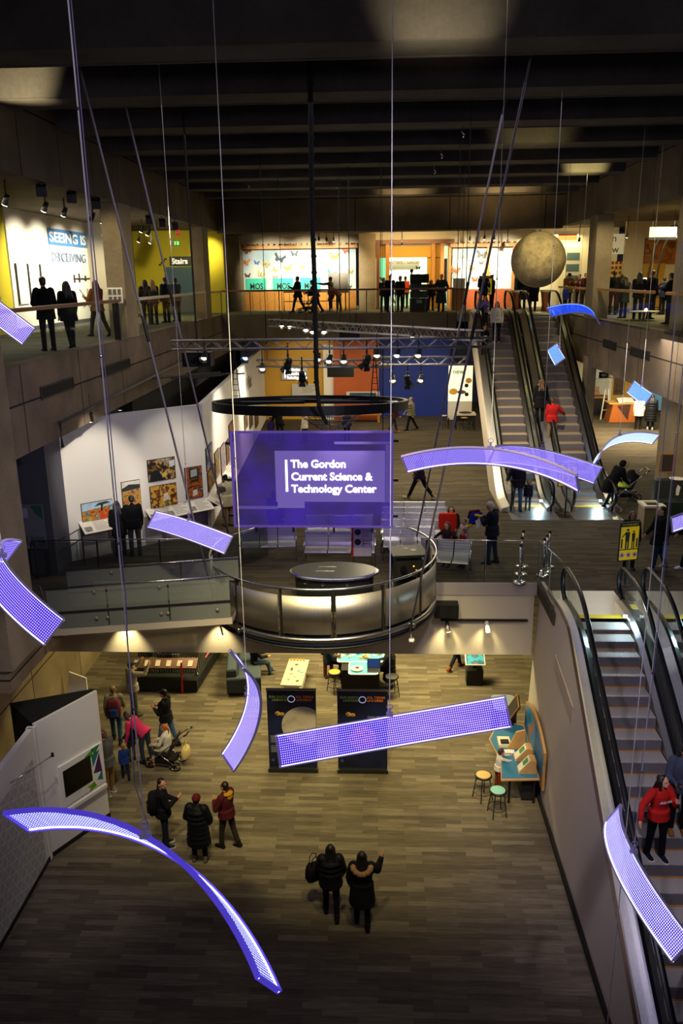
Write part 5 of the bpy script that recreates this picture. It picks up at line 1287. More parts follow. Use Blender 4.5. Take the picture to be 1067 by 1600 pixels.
person('girl with long brown hair and dark dress spreading her arms at the benches', at_mid(697, 884), 150, 1.2, 'stand', ('2c2a26', 'shirt'), '2a2a30', '101010', ('3c2418', 'long'), 'c89070', child=True, near=True, over=dict(armL=(12, 58, 12, 0), armR=(12, 48, 40, 0)))
person('small child in red shirt standing behind the near bench', at_mid(722, 886), 120, 1.06, 'stand', ('8a1c22', 'shirt'), '2a2a34', '101010', ('5a3a24', 'short'), 'c89070', child=True, near=True)
person('toddler with dark hair and white hooded top on the benches', at_mid(724, 866), 150, 1.0, 'stand', ('d0b8b0', 'hoodie'), '2a2a34', '101010', ('120c0a', 'short'), child=True)
person('visitor in blond knit hat and maroon jacket before the deep blue wall', atz(614, 676, MID), -70, 1.7, 'walk', ('4a1c14', 'jacket'), '2c3040', '9a6a30', ('9a7a40', 'short'), hat=('knit', 'b8a060'))
person('visitor in striped grey jacket walking before the deep blue wall', atz(642, 672, MID), 100, 1.72, 'walk', ('6a6858', 'puffer'), '121216', '101010', ('6a5a3a', 'short'), over=dict(hem=-.14))
person('man in dark jacket and jeans stepping off the long moving stairs', atz(806, 797, MID), 180, 1.76, 'walk', ('1c1a2a', 'jacket'), '3c6898', '101014', ('140e0a', 'short'), 'c08a68', near=True, over=dict(armR=(20, 24, 50, -6), legL=(10, 6), legR=(-8, 8)))
person('small child in fur rimmed hood and jeans stepping off the long moving stairs', atz(824, 797, MID), 170, 1.0, 'stand', ('1c2030', 'puffer'), '4a78a8', '101014', ('1a120e', 'short'), 'b07c60', child=True, near=True, hat=('furhat', '8a7460'), over=dict(hem=-.1))
person('woman in black coat with pale fur hood leaning over the pushchair', atz(953, 792, MID), -70, 1.7, 'push', ('0e0e12', 'parka'), '121216', '101010', ('2a1c14', 'short'), hood=('furup', '9a8468'), over=dict(lean=34))
t, j = person('man in black coat with a plastic bag walking past the bins', atz(1026, 888, MID), 100, 1.74, 'walk', ('101014', 'jacket'), '1c2438', '6a6a74', ('1a1410', 'short'), 'c08a6c', near=True, over=dict(hem=-.24, legL=(16, 8), legR=(-12, 12)))
bag('pale blue plastic bag carried by the man in the black coat', j['wristL'] + Vector((-.03, -.1, .12)), 90, .26, .34, .08, '7484b0', .12, 'plastic_bag')
person('person with brown hair mostly hidden behind the yellow sign', atz(981, 888, MID), 180, 1.58, 'stand', ('1a1416', 'jacket'), '141418', '101010', ('4a2c1c', 'bob'), 'b88468')
person('person at the right edge of the mid floor showing one white shoe', atz(1075, 886, MID), 95, 1.7, 'walk', ('14141a', 'jacket'), '14141a', 'd0c8d8', ('1a1410', 'short'))
person('person in white quilted jacket and black leggings seen from behind', atz(996, 671, MID), -10, 1.66, 'stand', ('d8cebc', 'puffer'), '101014', '181818', ('1a1410', 'short'), over=dict(hem=-.22), hood=('down', 'd8cebc'))
person('person in long black coat beside the one in white quilted jacket', atz(1015, 672, MID), -20, 1.76, 'stand', ('0e0f14', 'puffer'), '121218', '8a94a8', ('140e0a', 'long'), over=dict(hem=-.5))
# ------------------------------------------------------------------ riders of the long moving stairs
def up_step(y):
    i = int((y - 26.55) / .405); yy = .15 + i * .405 + .2
    Z = UP - MID; Yt = 10.5; fl = .85; r = .7; tan = Z / (Yt - 2 * fl)
    rp = lambda q: 0 if q < -r else (q if q > r else (q + r) ** 2 / (4 * r))
    return MID + tan * (rp(yy - fl) - rp(yy - Yt + fl)) + .008, 26.4 + yy
def rider(label, u, y, *a, **k):
    z, yy = up_step(y); p = aty(u, 500, yy); 
    return person(label, (p.x, yy, z), *a, **k)
rider('woman in cream sweater and dark jeans riding down the long moving stairs', 776, 34.4, 178, 1.68, 'stand', ('d8ceb8', 'sweater'), '1c2030', '9a7c58', ('3a2014', 'long'), 'c89070')
rider('child in black hoodie with a round white emblem riding down', 758, 33.6, 182, 1.3, 'stand', ('121216', 'hoodie'), '14141a', '101010', ('1a100c', 'long'), 'b88060', child=True)
z_, y_ = up_step(33.6); q_ = aty(758, 500, y_)
t = thing('emblem', 'round white emblem on the black hoodie of the riding child', 'emblem', (q_.x, y_ - .185, z_ + .82)); MB().cyl((0, 0, 0), (0, -.012, 0), .085, None, 20).build('disc', M['paper'], t); MB().box((-.05, -.016, -.015), (.05, -.012, .015)).build('mark', M['black'], t)
rider('girl in lilac top riding down behind the black hoodie', 757, 35.4, 175, 1.35, 'phone', ('7a6aa8', 'shirt'), '2a2838', '101010', ('1a100c', 'long'), 'b88060', child=True)
rider('curly haired rider in black coat seen from behind on the right moving stairs', 851, 30.4, 2, 1.7, 'stand', ('101014', 'coat'), '121218', '101010', ('5a3c24', 'curly'), over=dict(hem=-.3))
rider('rider in red jacket and tan trousers holding the handrail', 872, 29.7, -14, 1.66, 'stand', ('a81c1c', 'jacket'), '8a7458', '7a3024', ('5a2a1c', 'short'), over=dict(armR=(30, 34, 30, 0)))
# ------------------------------------------------------------------ back gallery
def at_up(u, y): p = aty(u, 480, y); return Vector((p.x, y, UP))
person('man in long dark coat striding before the left butterfly wall', at_up(466, 41), 72, 1.76, 'walk', ('0e0e12', 'coat'), '0e0e12', '0e0e10', ('0e0a08', 'short'), over=dict(hem=-.2, armL=(20, 10, 90, 20)))
person('woman with long hair pushing a pushchair in the back gallery', at_up(494, 40.4), 85, 1.6, 'push', ('14121a', 'jacket'), '121218', '101010', ('1a100c', 'long'))
person('visitor in grey sweater pointing at the butterfly wall', at_up(517, 41.4), 75, 1.68, 'stand', ('4a4a4c', 'sweater'), '16161c', 'a8a8a8', ('14100c', 'short'), over=dict(armL=(84, 8, 12, 0)))
person('person bending beside the butterfly notice lectern', at_up(529, 40.8), 70, 1.5, 'lean', ('8a4a34', 'shirt'), '20222a', 'b8b8b8', ('14100c', 'short'))
gl = [(599, 40.9, 1.62, 'short', 'in the group before the butterfly garden entrance, leftmost'), (609, 40, 1.74, 'short', 'tallest at the left of the group before the butterfly garden entrance'), (625, 40.4, 1.68, 'short', 'in front of the orange shirt in the group at the garden entrance'), (649, 41.0, 1.74, 'short', 'left of the stacked black cases'), (673, 41.2, 1.5, 'bob', 'shorter one right of the stacked black cases')]
for u, y, h, hs_, lb in gl: person('dark clad visitor ' + lb, at_up(u, y), random.choice((150, 180, 200)), h, random.choice(('stand', 'phone', 'contra')), ('121218', 'jacket'), '101016', '101010', ('120c0a', hs_), 'a87858')
person('visitor in bright orange shirt inside the butterfly garden entrance', at_up(633, 45), 20, 1.66, 'stand', ('c84418', 'shirt'), '14141c', '101010', ('3a2014', 'short'))
person('visitor in long blue grey coat at the back gallery handrail', at_up(689, 40.2), 160, 1.74, 'pockets', ('26303c', 'coat'), '1c2430', '101010', ('14100c', 'short'), over=dict(hem=-.55))
person('man in navy top standing at the head of the long moving stairs', at_up(754, 38.9), 190, 1.78, 'phone', ('181c38', 'jacket'), '14161e', '101010', ('100c0a', 'short'), 'a87858')
person('visitor with tied up hair by the head of the moving stairs', at_up(768, 41), 60, 1.68, 'phone', ('16161a', 'shirt'), '101014', '101010', ('120c0a', 'bun'))
person('broad visitor in black standing beneath the moon globe, left', at_up(815, 39.6), 185, 1.74, 'stand', ('0c0c10', 'puffer'), '0c0c10', '0c0c0c', ('100c0a', 'short'))
person('broad visitor in black standing beneath the moon globe, right', at_up(832, 39.8), 175, 1.72, 'contra', ('0d0d12', 'coat'), '0c0c10', '0c0c0c', ('100c0a', 'long'))
person('man in brown jacket and cap right of the moon globe', at_up(886, 40.5), 190, 1.72, 'phone', ('6a4a24', 'jacket'), '16161c', '101010', ('14100c', 'short'), 'a87858', hat=('cap', '1a1614'))
person('visitor in dark red by the shelves right of the moon globe', at_up(903, 43), 150, 1.66, 'phone', ('4a1c1c', 'jacket'), '16161c', '101010', ('14100c', 'short'), 'a87858')
person('visitor in black beside the one in dark red', at_up(912, 43.4), 200, 1.7, 'stand', ('101014', 'jacket'), '16161c', '101010', ('14100c', 'short'), 'a87858')
person('crouching visitor in bright blue jacket behind the right end of the back gallery rail', at_up(882, 39.6), 200, 1.15, 'stand', ('1c34a0', 'jacket'), '16161c', '101010', ('14100c', 'short'), child=True)
# ------------------------------------------------------------------ right gallery queue
def at_r(u, x): p = atx(u, 480, x); return Vector((x, p.y, UP))
q = [(957, 9.6, -30, 1.78, '101014', 'short', 'leading the right gallery queue beside the column'), (968, 10.4, 0, 1.62, '2c241c', 'short', 'in brown, second in the right gallery queue'), (974, 9.3, 20, 1.56, '10121a', 'long', 'with long hair in a skirt, third in the right gallery queue'),
     (996, 9.5, -20, 1.7, '0e0e12', 'long', 'with long black hair in the middle of the right gallery queue'), (1016, 10.0, -70, 1.76, '101018', 'short', 'facing right before the bright screen in the right gallery'), (1034, 11.5, 30, 1.5, '16244a', 'short', 'in blue farther back in the right gallery'), (1045, 9.6, 60, 1.66, '101014', 'short', 'nearest the big right column')]
for u, x, yw, h, c, hs_, lb in q:
    person('silhouetted visitor ' + lb, at_r(u, x), yw, h, random.choice(('stand', 'contra', 'folded')), (c, 'jacket'), '12141c', '101010', ('100c0a', hs_), 'a87858', over=dict(hem=-.3) if 'skirt' in lb else None)
# ------------------------------------------------------------------ left gallery
person('man in black jacket leaning by the left gallery rail, left of the couple', Vector((-7.95, 19.85, UP)), 38, 1.76, 'stand', ('0c0c0e', 'jacket'), '16161a', '0e0e0e', ('0c0a08', 'short'), over=dict(hem=-.2, armL=(10, 14, 60, 30), armR=(6, 10, 40, 20)))
person('woman in black coat with crossed legs at the left gallery rail, right of the couple', Vector((-7.75, 20.8, UP)), 46, 1.66, 'stand', ('0c0c0e', 'coat'), '121214', '0e0e0e', ('0c0a08', 'long'), over=dict(hem=-.24, legL=(-10, 10), legR=(10, 2)))
t, j = person('woman with long auburn hair and brown jacket by the near left column', (aty(152, 480, 24.9).x, 24.9, UP), 60, 1.7, 'walk', ('6a4824', 'jacket'), '2a2a26', '1a1612', ('4a2a14', 'long'), 'b88460', over=dict(armL=(20, 10, 90, 20)))
lg = [(229, 31.5, 30, 1.66, '17120e', 'long', 'with long dark hair'), (240, 31.2, 40, 1.66, '2a2a2e', 'long', 'with blond hair and folded arms'), (260, 32.5, 60, 1.74, '161a24', 'short', 'in dark blue jacket'), (276, 33.4, 50, 1.72, '3a4040', 'short', 'in grey jacket, nearest the stairs sign')]
for i_, (u, y, yw, h, c, hs_, lb) in enumerate(lg):
    p = aty(u, 480, y); person('visitor ' + lb + ' in the group between the left columns', (p.x, y, UP), yw, h, 'folded' if i_ in (1, 3) else 'stand', (c, 'jacket'), '1c1a18', '101010', ('9a7a48' if i_ == 1 else '120c0a', hs_), 'b88460')
# ================================================================== lower floor furnishings
# white screen wall with a display
p0, p1 = Vector((-7.08, 14.71, LOW)), Vector((-6.25, 16.15, LOW)); d = (p1 - p0).normalized(); nb = Vector((-d.y, d.x, 0)); WL_ = (p1 - p0).length
ang = math.atan2(d.y, d.x)
t = thing('display_wall', 'white angled display wall with a black screen and green triangles, lower left', 'display wall', p0, ang)
HT = 3.25
MB().prism([(0, 0, .1), (WL_, 0, .1), (WL_, 0, HT), (0, 0, HT)], (0, .06, 0)).build('front_board', M['white'], t)
MB().prism([(.0, .06, .1), (WL_, .06, .1), (WL_ - .0, .16, .1), (.3, 1.2, .1)], (0, 0, HT - .1)).build('core', M['matte'], t)
MB().box((-.01, -.02, 0), (WL_ + .01, .1, .1)).build('plinth', M['matte'], t)
MB().box((.42, -.05, 1.0), (WL_ - .06, 0, 2.0)).build('screen_surround', mat('surround_white', 'ece8e0', .5), t)
MB().box((.5, -.06, 1.22), (1.25, -.045, 1.86)).build('screen', mat('dark_screen', '050506', .2), t)
cols = {'leaf_green': '5aa020', 'teal': '1c7a70', 'deep_green': '2a7c40', 'plum': '4a1a50', 'lime': 'a0b828'}
tris = [('leaf_green', (1.1, 1.88), (1.34, 1.98), (1.3, 1.78)), ('deep_green', (1.28, 1.98), (1.54, 1.99), (1.38, 1.8)), ('teal', (1.28, 1.84), (1.52, 1.86), (1.3, 1.52)), ('plum', (1.5, 1.8), (1.54, 1.3), (1.3, 1.36)), ('teal', (1.54, 1.34), (1.54, 1.08), (1.38, 1.16)), ('lime', (1.08, 1.14), (1.3, 1.16), (1.2, 1.02)), ('leaf_green', (1.28, 1.18), (1.36, 1.02), (1.14, 1.0))]
for c, *pt in tris: MB().prism([(x, -.052, z) for x, z in pt], (0, .004, 0)).build('triangle', mat('print_' + c, cols[c], .5), t)
MB().box((.42, -.1, .86), (WL_ - .06, 0, .94)).build('ledge', mat('surround_white', 'ece8e0', .5), t)
# patterned screen wall
def latt():
    m, nt, b = newmat('lattice_paper'); N = nt.nodes; L = nt.links; p = pos_node(nt)
    sp = N.new('ShaderNodeSeparateXYZ'); L.new(p, sp.inputs[0]); cb = N.new('ShaderNodeCombineXYZ'); L.new(sp.outputs[1], cb.inputs[0]); L.new(sp.outputs[2], cb.inputs[1])
    last = None
    for a, s in ((.5, 3.0), (-.5, 3.0), (1.2, 2.4), (-1.2, 2.4)):
        mp = N.new('ShaderNodeMapping'); mp.inputs['Rotation'].default_value = (0, 0, a); mp.inputs['Scale'].default_value = (s,) * 3; L.new(cb.outputs[0], mp.inputs[0])
        w_ = N.new('ShaderNodeTexWave'); w_.wave_profile = 'SAW'; w_.inputs['Scale'].default_value = .55; L.new(mp.outputs[0], w_.inputs['Vector'])
        g = N.new('ShaderNodeMath'); g.operation = 'LESS_THAN'; g.inputs[1].default_value = .07; L.new(w_.outputs['Fac'], g.inputs[0])
        if last is None: last = g.outputs[0]
        else:
            mx = N.new('ShaderNodeMath'); mx.operation = 'MAXIMUM'; L.new(last, mx.inputs[0]); L.new(g.outputs[0], mx.inputs[1]); last = mx.outputs[0]
    mx = N.new('ShaderNodeMix'); mx.data_type = 'RGBA'; mx.inputs['A'].default_value = (*lin('b4b2b0'), 1); mx.inputs['B'].default_value = (*lin('dcdad4'), 1)
    L.new(last, mx.inputs['Factor']); L.new(mx.outputs['Result'], b.inputs['Base Color']); b.inputs['Roughness'].default_value = .7; return m
t = thing('screen_wall', 'pale lattice patterned screen wall at the lower left edge', 'display wall', (-7.1, 12.2, LOW))
MB().prism([(0, -3, 0), (0.02, 2.45, 0), (0.02, 2.45, 3.2), (0, -3, 3.2)], (-.12, 0, 0)).build('board', M['white'], t)
MB().prism([(0.004, -3, .1), (0.024, 2.25, .1), (0.024, 2.25, 2.62), (0.004, -3, 2.62)], (.004, 0, 0)).build('lattice_print', latt(), t)
MB().box((-.02, -3, 0), (.04, 2.45, .1)).build('plinth', M['matte'], t)
MB().box((-.13, 2.42, 0), (.05, 2.52, 3.2)).build('edge_post', M['white'], t)
t = thing('swing_arm_lamp', 'thin swing arm lamp reaching across the lattice screen wall', 'lamp', (-7.05, 13.4, 2.35))
MB().tube([(-.02, 0, 0), (.25, .5, .02), (.42, 1.0, -.02)], .012).build('arm', M['chrome'], t, True); MB().cyl((.42, 1.0, -.05), (.42, 1.0, .03), .03).build('head', M['black'], t)
t = thing('white_panel', 'small white wedge shaped board leaning behind the display wall', 'board', (-8.95, 21.4, LOW))
MB().prism([(-.3, 0, 0), (.35, .1, 0), (.35, .1, .75), (-.1, 0, 1.0)], (0, .04, 0)).build('board', M['white'], t)
# banner stands
def banner(label, x0, x1, y, orb, ocol):
    w_ = x1 - x0; t = thing('banner_stand', label, 'banner', ((x0 + x1) / 2, y, LOW), 0, 'science banner stands')
    MB().box((-w_ / 2 - .02, -.12, 0), (w_ / 2 + .02, .12, .1)).build('base', M['black'], t)
    def space():
        m, nt, b = newmat('banner_print'); N = nt.nodes; L = nt.links; tc = N.new('ShaderNodeTexCoord'); no = N.new('ShaderNodeTexNoise'); no.inputs['Scale'].default_value = 1.6; no.inputs['Detail'].default_value = 3; L.new(tc.outputs['Object'], no.inputs['Vector'])
        cr = N.new('ShaderNodeValToRGB'); e = cr.color_ramp.elements; e[0].position = .35; e[0].color = (*lin('060614'), 1); e[1].position = .7; e[1].color = (*lin('16204e'), 1); L.new(no.outputs['Fac'], cr.inputs[0]); L.new(cr.outputs[0], b.inputs['Base Color']); b.inputs['Roughness'].default_value = .4; return m
    MB().box((-w_ / 2, -.012, .1), (w_ / 2, .012, 2.26)).build('print', space(), t)
    MB().box((-w_ / 2 - .01, -.02, 2.25), (w_ / 2 + .01, .02, 2.3)).build('top_bar', M['alu'], t)
    MB().cyl((0, .05, .1), (0, .03, 2.25), .014).build('pole', M['gun'], t)
    r = MB(); r.tube([(.0 + .085 * math.cos(i * math.pi / 12), -.018, 2.02 + .085 * math.sin(i * math.pi / 12)) for i in range(24)], .009, 6, closed=True); r.build('ring_emblem', emit('banner_ring', 'c8d0f0', .5), t)
    g1, g2 = mat('banner_green', '9ab850', .5), mat('banner_orange', 'd87a28', .5)
    text('lettering', 'SUN EARTH\nUNIVERSE', .085, g1, t, (-.1, -.014, 2.05), FRONT, .001, .002, 'RIGHT')
    text('lettering', 'SOL TIERRA\nUNIVERSO', .085, g2, t, (.11, -.014, 2.05), FRONT, .001, .002, 'LEFT')
    if orb == 'grey':
        b = MB(); R_ = .53; cx, cz = .27, 1.28
        pts = [(cx + R_ * math.cos(a), cz + R_ * math.sin(a)) for a in [i * math.pi / 24 for i in range(48)]]
        pts = [(min(x, w_ / 2 - .01), z) for x, z in pts]; b.prism([(x, -.018, z) for x, z in pts], (0, .005, 0)); b.build('planet', picture('planet_print', ('8c8078', 'a89c90', 'b4a89c', '8a7e78'), 2, 3), t)
        for z in (.98, .7): 
            q = MB(); [q.box((-w_ / 2 + .06, -.016, z - .035 * i), (-w_ / 2 + .3 - .03 * (i % 3), -.013, z - .035 * i + .014)) for i in range(6)]; q.build('small_print', mat('print_grey', '7a7c88', .6), t)
    else:
        b = MB(); b.prism([(.0 + .34 * math.cos(a), -.018, .95 + .34 * math.sin(a)) for a in [i * math.pi / 20 for i in range(40)]], (0, .005, 0)); b.build('planet', picture('sun_print', ('301408', '8a3c14', 'c86a20', '5a200c'), 6, 5), t)
        for x in (.12, .34):
            q = MB(); [q.box((x, -.016, 1.55 - .035 * i), (x + .19 - .02 * (i % 3), -.013, 1.55 - .035 * i + .014)) for i in range(6)]; q.build('small_print', mat('print_grey', '7a7c88', .6), t)
    b = MB(); b.ball((-.35, -.018, 1.62), (.07, .004, .06)); b.ball((-.24, -.018, 1.6), (.06, .004, .05)); b.build('probe_picture', picture('probe_print', ('20180c', '8a6a28', 'c8a050', '3a2c14'), 12, 2), t)
    b = MB(); b.cyl((-w_ / 2 + .1, -.018, .3), (-w_ / 2 + .1, -.013, .3), .045, None, 16); b.build('round_logo', mat('logo_blue', '1c3c8c', .5), t)
    return t
banner('left banner stand with a big grey planet on dark blue', -2.75, -1.53, 18.1, 'grey', 0)
banner('right banner stand with an orange sun behind the long purple panel', -1.0, .24, 18.1, 'sun', 0)
# sofa
t = thing('sofa', 'slate grey sofa at the left below the round platform', 'sofa', (-4.2, 23.3, LOW), math.radians(8))
def cushion(mb, lo, hi, r=.06):
    x0, y0, z0 = lo; x1, y1, z1 = hi
    for z, e in ((z0, r), (z0 + r, 0), (z1 - r, 0), (z1, r)): pass
    return mb.rings([[(x0 + e, y0 + e, z), (x1 - e, y0 + e, z), (x1 - e, y1 - e, z), (x0 + e, y1 - e, z)] for z, e in ((z0, r), (z0 + r, .0), (z1 - r, .0), (z1 - r * .3, r * .3), (z1, r))])
sf = cloth('3e464e')
cushion(MB(), (-.45, -1.35, .08), (.5, 1.35, .3), .03).build('base', sf, t, True)
for y in (-.66, .66): cushion(MB(), (-.2, y - .62, .3), (.52, y + .62, .46)).build('seat_cushion', sf, t)
cushion(MB(), (-.5, -1.35, .3), (-.2, 1.35, .86), .07).build('backrest', sf, t)
for y in (-1.35, 1.15): cushion(MB(), (-.5, y - .1, .08), (.52, y + .14, .6), .05).build('armrest', sf, t)
for x in (-.4, .42):
    for y in (-1.25, 1.25): MB().cyl((x, y, 0), (x, y, .09), .025).build('leg', M['black'], t)
# white table with specimens
t = thing('specimen_table', 'cream table with small specimens laid out on it beside the sofa', 'table', (-2.5, 22.4, LOW), math.radians(-3))
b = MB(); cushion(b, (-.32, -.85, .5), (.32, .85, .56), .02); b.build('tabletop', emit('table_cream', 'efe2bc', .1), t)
MB().box((-.22, -.7, .02), (.22, .7, .5)).build('base', M['cream'], t)
for k, (x, y, c) in enumerate(((.0, .45, '2c3c2c'), (.12, -.6, '3a3428'), (-.15, -.5, '7a8ca0'), (.1, .05, '5a8cb0'), (.2, -.05, '6aa0b8'), (-.1, -.15, 'a89858'), (-.12, .2, '8a3c20'), (-.12, .12, '2a3a6a'), (.02, -.3, '80a8b0'))):
    o = thing('specimen', ['dark green', 'black', 'pale blue', 'sky blue', 'aqua', 'straw yellow', 'rust red', 'navy blue', 'grey green'][k] + ' small specimen on the cream table', 'specimen', (-2.5 + x, 22.4 + y, LOW + .56), k * .7, 'specimens on the cream table')
    MB().rings([[(.06 * math.cos(i * math.pi / 4) * f, .04 * math.sin(i * math.pi / 4) * f, z) for i in range(8)] for z, f in ((0, 1), (.015, .9), (.025, .5))]).build('body', mat('specimen_' + c, c, .5), o)
for k in range(5):
    o = thing('orange_token', 'small orange token in the row at the far end of the cream table', 'token', (-2.5 - .2 + .1 * k, 23.15, LOW + .56), 0, 'orange tokens on the cream table'); MB().lathe([(0, 0), (.035, 0), (.03, .05), (0, .06)], n=12).build('token', mat('token_orange', 'd8883a', .5), o)
# activity table with laptop
t = thing('activity_table', 'blue topped activity table with white rounded rim crowded with parts', 'table', (-.5, 22.75, LOW))
def rrect(x0, y0, x1, y1, r, z, n=5):
    out = []
    for cx, cy, a in ((x1 - r, y0 + r, -90), (x1 - r, y1 - r, 0), (x0 + r, y1 - r, 90), (x0 + r, y0 + r, 180)):
        out += [(cx + r * math.cos(math.radians(a + 90 * i / n)), cy + r * math.sin(math.radians(a + 90 * i / n)), z) for i in range(n + 1)]
    return out
for nm, (x0, y0, x1, y1) in (('tabletop', (-.75, -.1, .7, .8)), ('front_leaf', (-.38, -.85, .52, .0))):
    z = .74 if nm == 'tabletop' else .715
    MB().rings([rrect(x0, y0, x1, y1, .12, z), rrect(x0, y0, x1, y1, .12, z + .03)]).build(nm + '_rim', mat('rim_white', 'e8e4da', .5), t)
    MB().rings([rrect(x0 + .04, y0 + .04, x1 - .04, y1 - .04, .1, z + .03), rrect(x0 + .04, y0 + .04, x1 - .04, y1 - .04, .1, z + .036)]).build(nm, mat('tabletop_blue', '4aa0c0', .5), t)
MB().box((-.6, -.55, 0), (.55, .7, .72)).build('base', M['matte'], t)
t = thing('laptop', 'open laptop showing a dark blue page on the activity table', 'laptop', (-.12, 22.15, LOW + .752))
MB().box((-.19, -.14, 0), (.19, .12, .02)).build('keyboard', M['gun'], t); MB().cbox((0, .16, .15), (.4, .015, .28), 0, 0, -.25).build('lid', M['gun'], t); MB().cbox((0, .149, .15), (.36, .006, .24), 0, 0, -.25).build('screen', emit('laptop_blue', '16346c', .8), t); MB().cbox((0, .142, .12), (.1, .004, .1), 0, 0, -.25).build('picture', mat('laptop_red', 'a04030', .5), t)
t = thing('turntable', 'round cream dish with a small block on the activity table', 'dish', (-.62, 22.2, LOW + .752)); MB().lathe([(0, 0), (.17, 0), (.19, .02), (.19, .045), (0, .05)], n=28).build('dish', M['cream'], t); MB().box((-.05, -.04, .05), (.06, .05, .07)).build('block', M['gun'], t)
random.seed(11)
for k in range(26):
    x, y = random.uniform(-.68, .6), random.uniform(.1, .72); c = random.choice(('e0d8c0', 'c89858', 'a86a30', 'e8e4d8', 'd0a860', '7a4a2a', '4a90b0'))
    o = thing('game_piece', 'small loose piece among those strewn over the activity table', 'piece', (-.5 + x, 22.75 + y, LOW + .776), random.uniform(0, 3), 'loose pieces on the activity table')
    MB().box((-.05, -.035, 0), (.05, .035, random.uniform(.02, .12))).build('piece', mat('piece_' + c, c, .5), o)
def stool(label, loc, seat_col, group='round stools'):
    t = thing('stool', label, 'stool', loc, random.uniform(0, 1), group)
    MB().lathe([(0, .6), (.2, .6), (.205, .615), (.2, .645), (.17, .65)], n=24).build('seat_rim', M['black'], t, True)
    MB().lathe([(.172, .648), (.12, .662), (0, .665)], n=24).build('seat_pad', mat('pad_' + seat_col, seat_col, .6), t, True)
    for k in range(4):
        a = math.pi / 4 + k * math.pi / 2; MB().cyl((.15 * math.cos(a), .15 * math.sin(a), .61), (.24 * math.cos(a), .24 * math.sin(a), 0), .013, None, 8).build('leg', M['black'], t)
    for z, r in ((.2, .21), (.42, .18)): MB().tube([(r * math.cos(i * math.pi / 12), r * math.sin(i * math.pi / 12), z) for i in range(24)], .009, 6, closed=True).build('foot_ring', M['black'], t)
    return t
stool('black round stool with a tan seat beside the play desk', (2.5, 17.05, LOW), 'd8b068')
stool('black round stool with a pale aqua seat, nearest the viewer by the play desk', (2.76, 16.45, LOW), '8cc8b8')
stool('black round stool with an orange seat left of the activity table', (-1.3, 22.25, LOW), 'd89028')
stool('black round stool at the right of the activity table', (.42, 22.0, LOW), '1c1c1e')
# play desk by the right wall
WD = mat('desk_wood', 'b88c58', .5, 0, .2, 9)
t = thing('play_desk', 'wooden play desk with blue top and curved picture board at the right wall', 'desk', (3.3, 17.9, LOW))
ol = [(-.45, -1.25), (.45, -1.2), (.5, 1.2), (.2, 1.3), (-.3, 1.0), (-.5, .5), (-.42, .0), (-.35, -.5)]
MB().prism([(x, y, .74) for x, y in ol], (0, 0, .035)).build('desktop', WD, t)
MB().prism([(x * .94, y * .96, .776) for x, y in ol], (0, 0, .004)).build('blue_top', mat('desk_blue', '2a6a90', .5), t)
for x, y in ((-.2, -1.0), (.38, -1.0), (.38, 1.0), (-.2, .8)): MB().cyl((x, y, 0), (x, y, .74), .03).build('leg', M['black'], t)
MB().box((.1, -.95, .05), (.42, .95, .7)).build('under_cabinet', M['matte'], t)
pb = MB(); arc = [(.5, -1.25 + 2.4 * i / 12, .78 + (1.0 * math.sin(math.pi * (.25 + .5 * i / 12)))) for i in range(13)]
pb.prism([(.5, -1.25, .5)] + arc + [(.5, 1.15, .5)], (.06, 0, 0)); pb.build('picture_board', WD, t)
arc2 = [(.488, y * .95, z - .06) for x, y, z in arc]; MB().prism([(.488, -1.18, .8)] + arc2 + [(.488, 1.08, .8)], (.01, 0, 0)).build('board_print', picture('sea_print', ('12304c', '1c5a8c', '2a7cb0', 'a86a3a', '3a2c24'), 1.6, 4), t)
for y, z in ((-.95, 0), (-.45, .02)):
    MB().prism([(.0, y - .05, .78), (.4, y - .05, .78), (.4, y - .05, 1.1), (.3, y - .05, 1.12)], (0, .3, 0)).build('sloped_case', WD, t)
    MB().prism([(.02, y - .02, .815), (.27, y - .02, 1.11), (.26, y - .02, 1.12), (.01, y - .02, .825)], (0, .24, 0)).build('case_face', mat('case_cream', 'd8d0b8', .5), t)
    MB().prism([(.12, y + .02, .945), (.23, y + .02, 1.075), (.222, y + .02, 1.083), (.112, y + .02, .953)], (0, .16, 0)).build('green_label', mat('label_green', '3a7a3c', .5), t)
MB().prism([(-.1, .05, .78), (.35, .05, .78), (.3, .05, 1.3), (.1, .05, 1.25)], (0, .05, 0)).build('divider', WD, t)
MB().box((-.3, .1, .78), (.0, .5, .86)).build('tray', M['cream'], t); MB().box((-.25, .15, .86), (-.05, .3, .9)).build('gauge', M['matte'], t)
MB().box((-.2, -.15, .78), (.05, .0, .8)).build('card', M['paper'], t)
t = thing('tablet_kiosk', 'slanted dark kiosk panel with a wooden rim at the far end of the play desk', 'kiosk', (3.5, 19.1, LOW)); MB().cyl((0, 0, 0), (0, 0, .8), .04).build('post', M['black'], t)
MB().prism([(-.3, -.2, .75), (.1, -.2, 1.4), (.15, .35, 1.45), (-.25, .35, .8)], (.05, 0, -.02)).build('panel', M['matte'], t); MB().tube([(-.31, -.21, .75), (.1, -.21, 1.41), (.15, .36, 1.46), (-.26, .36, .8)], .02, 6, closed=True).build('rim', M['wood'], t)
t = thing('round_cabinet', 'grey blue cabinet with rounded top behind the play desk', 'cabinet', (3.4, 19.9, LOW)); MB().rings([rrect(-.3, -.4, .3, .4, .15, 0), rrect(-.3, -.4, .3, .4, .15, .95)]).build('body', M['navy'], t); MB().rings([rrect(-.32, -.42, .32, .42, .15, .95), rrect(-.32, -.42, .32, .42, .15, .98)]).build('top', mat('cabinet_grey', '8a94a0', .4), t)
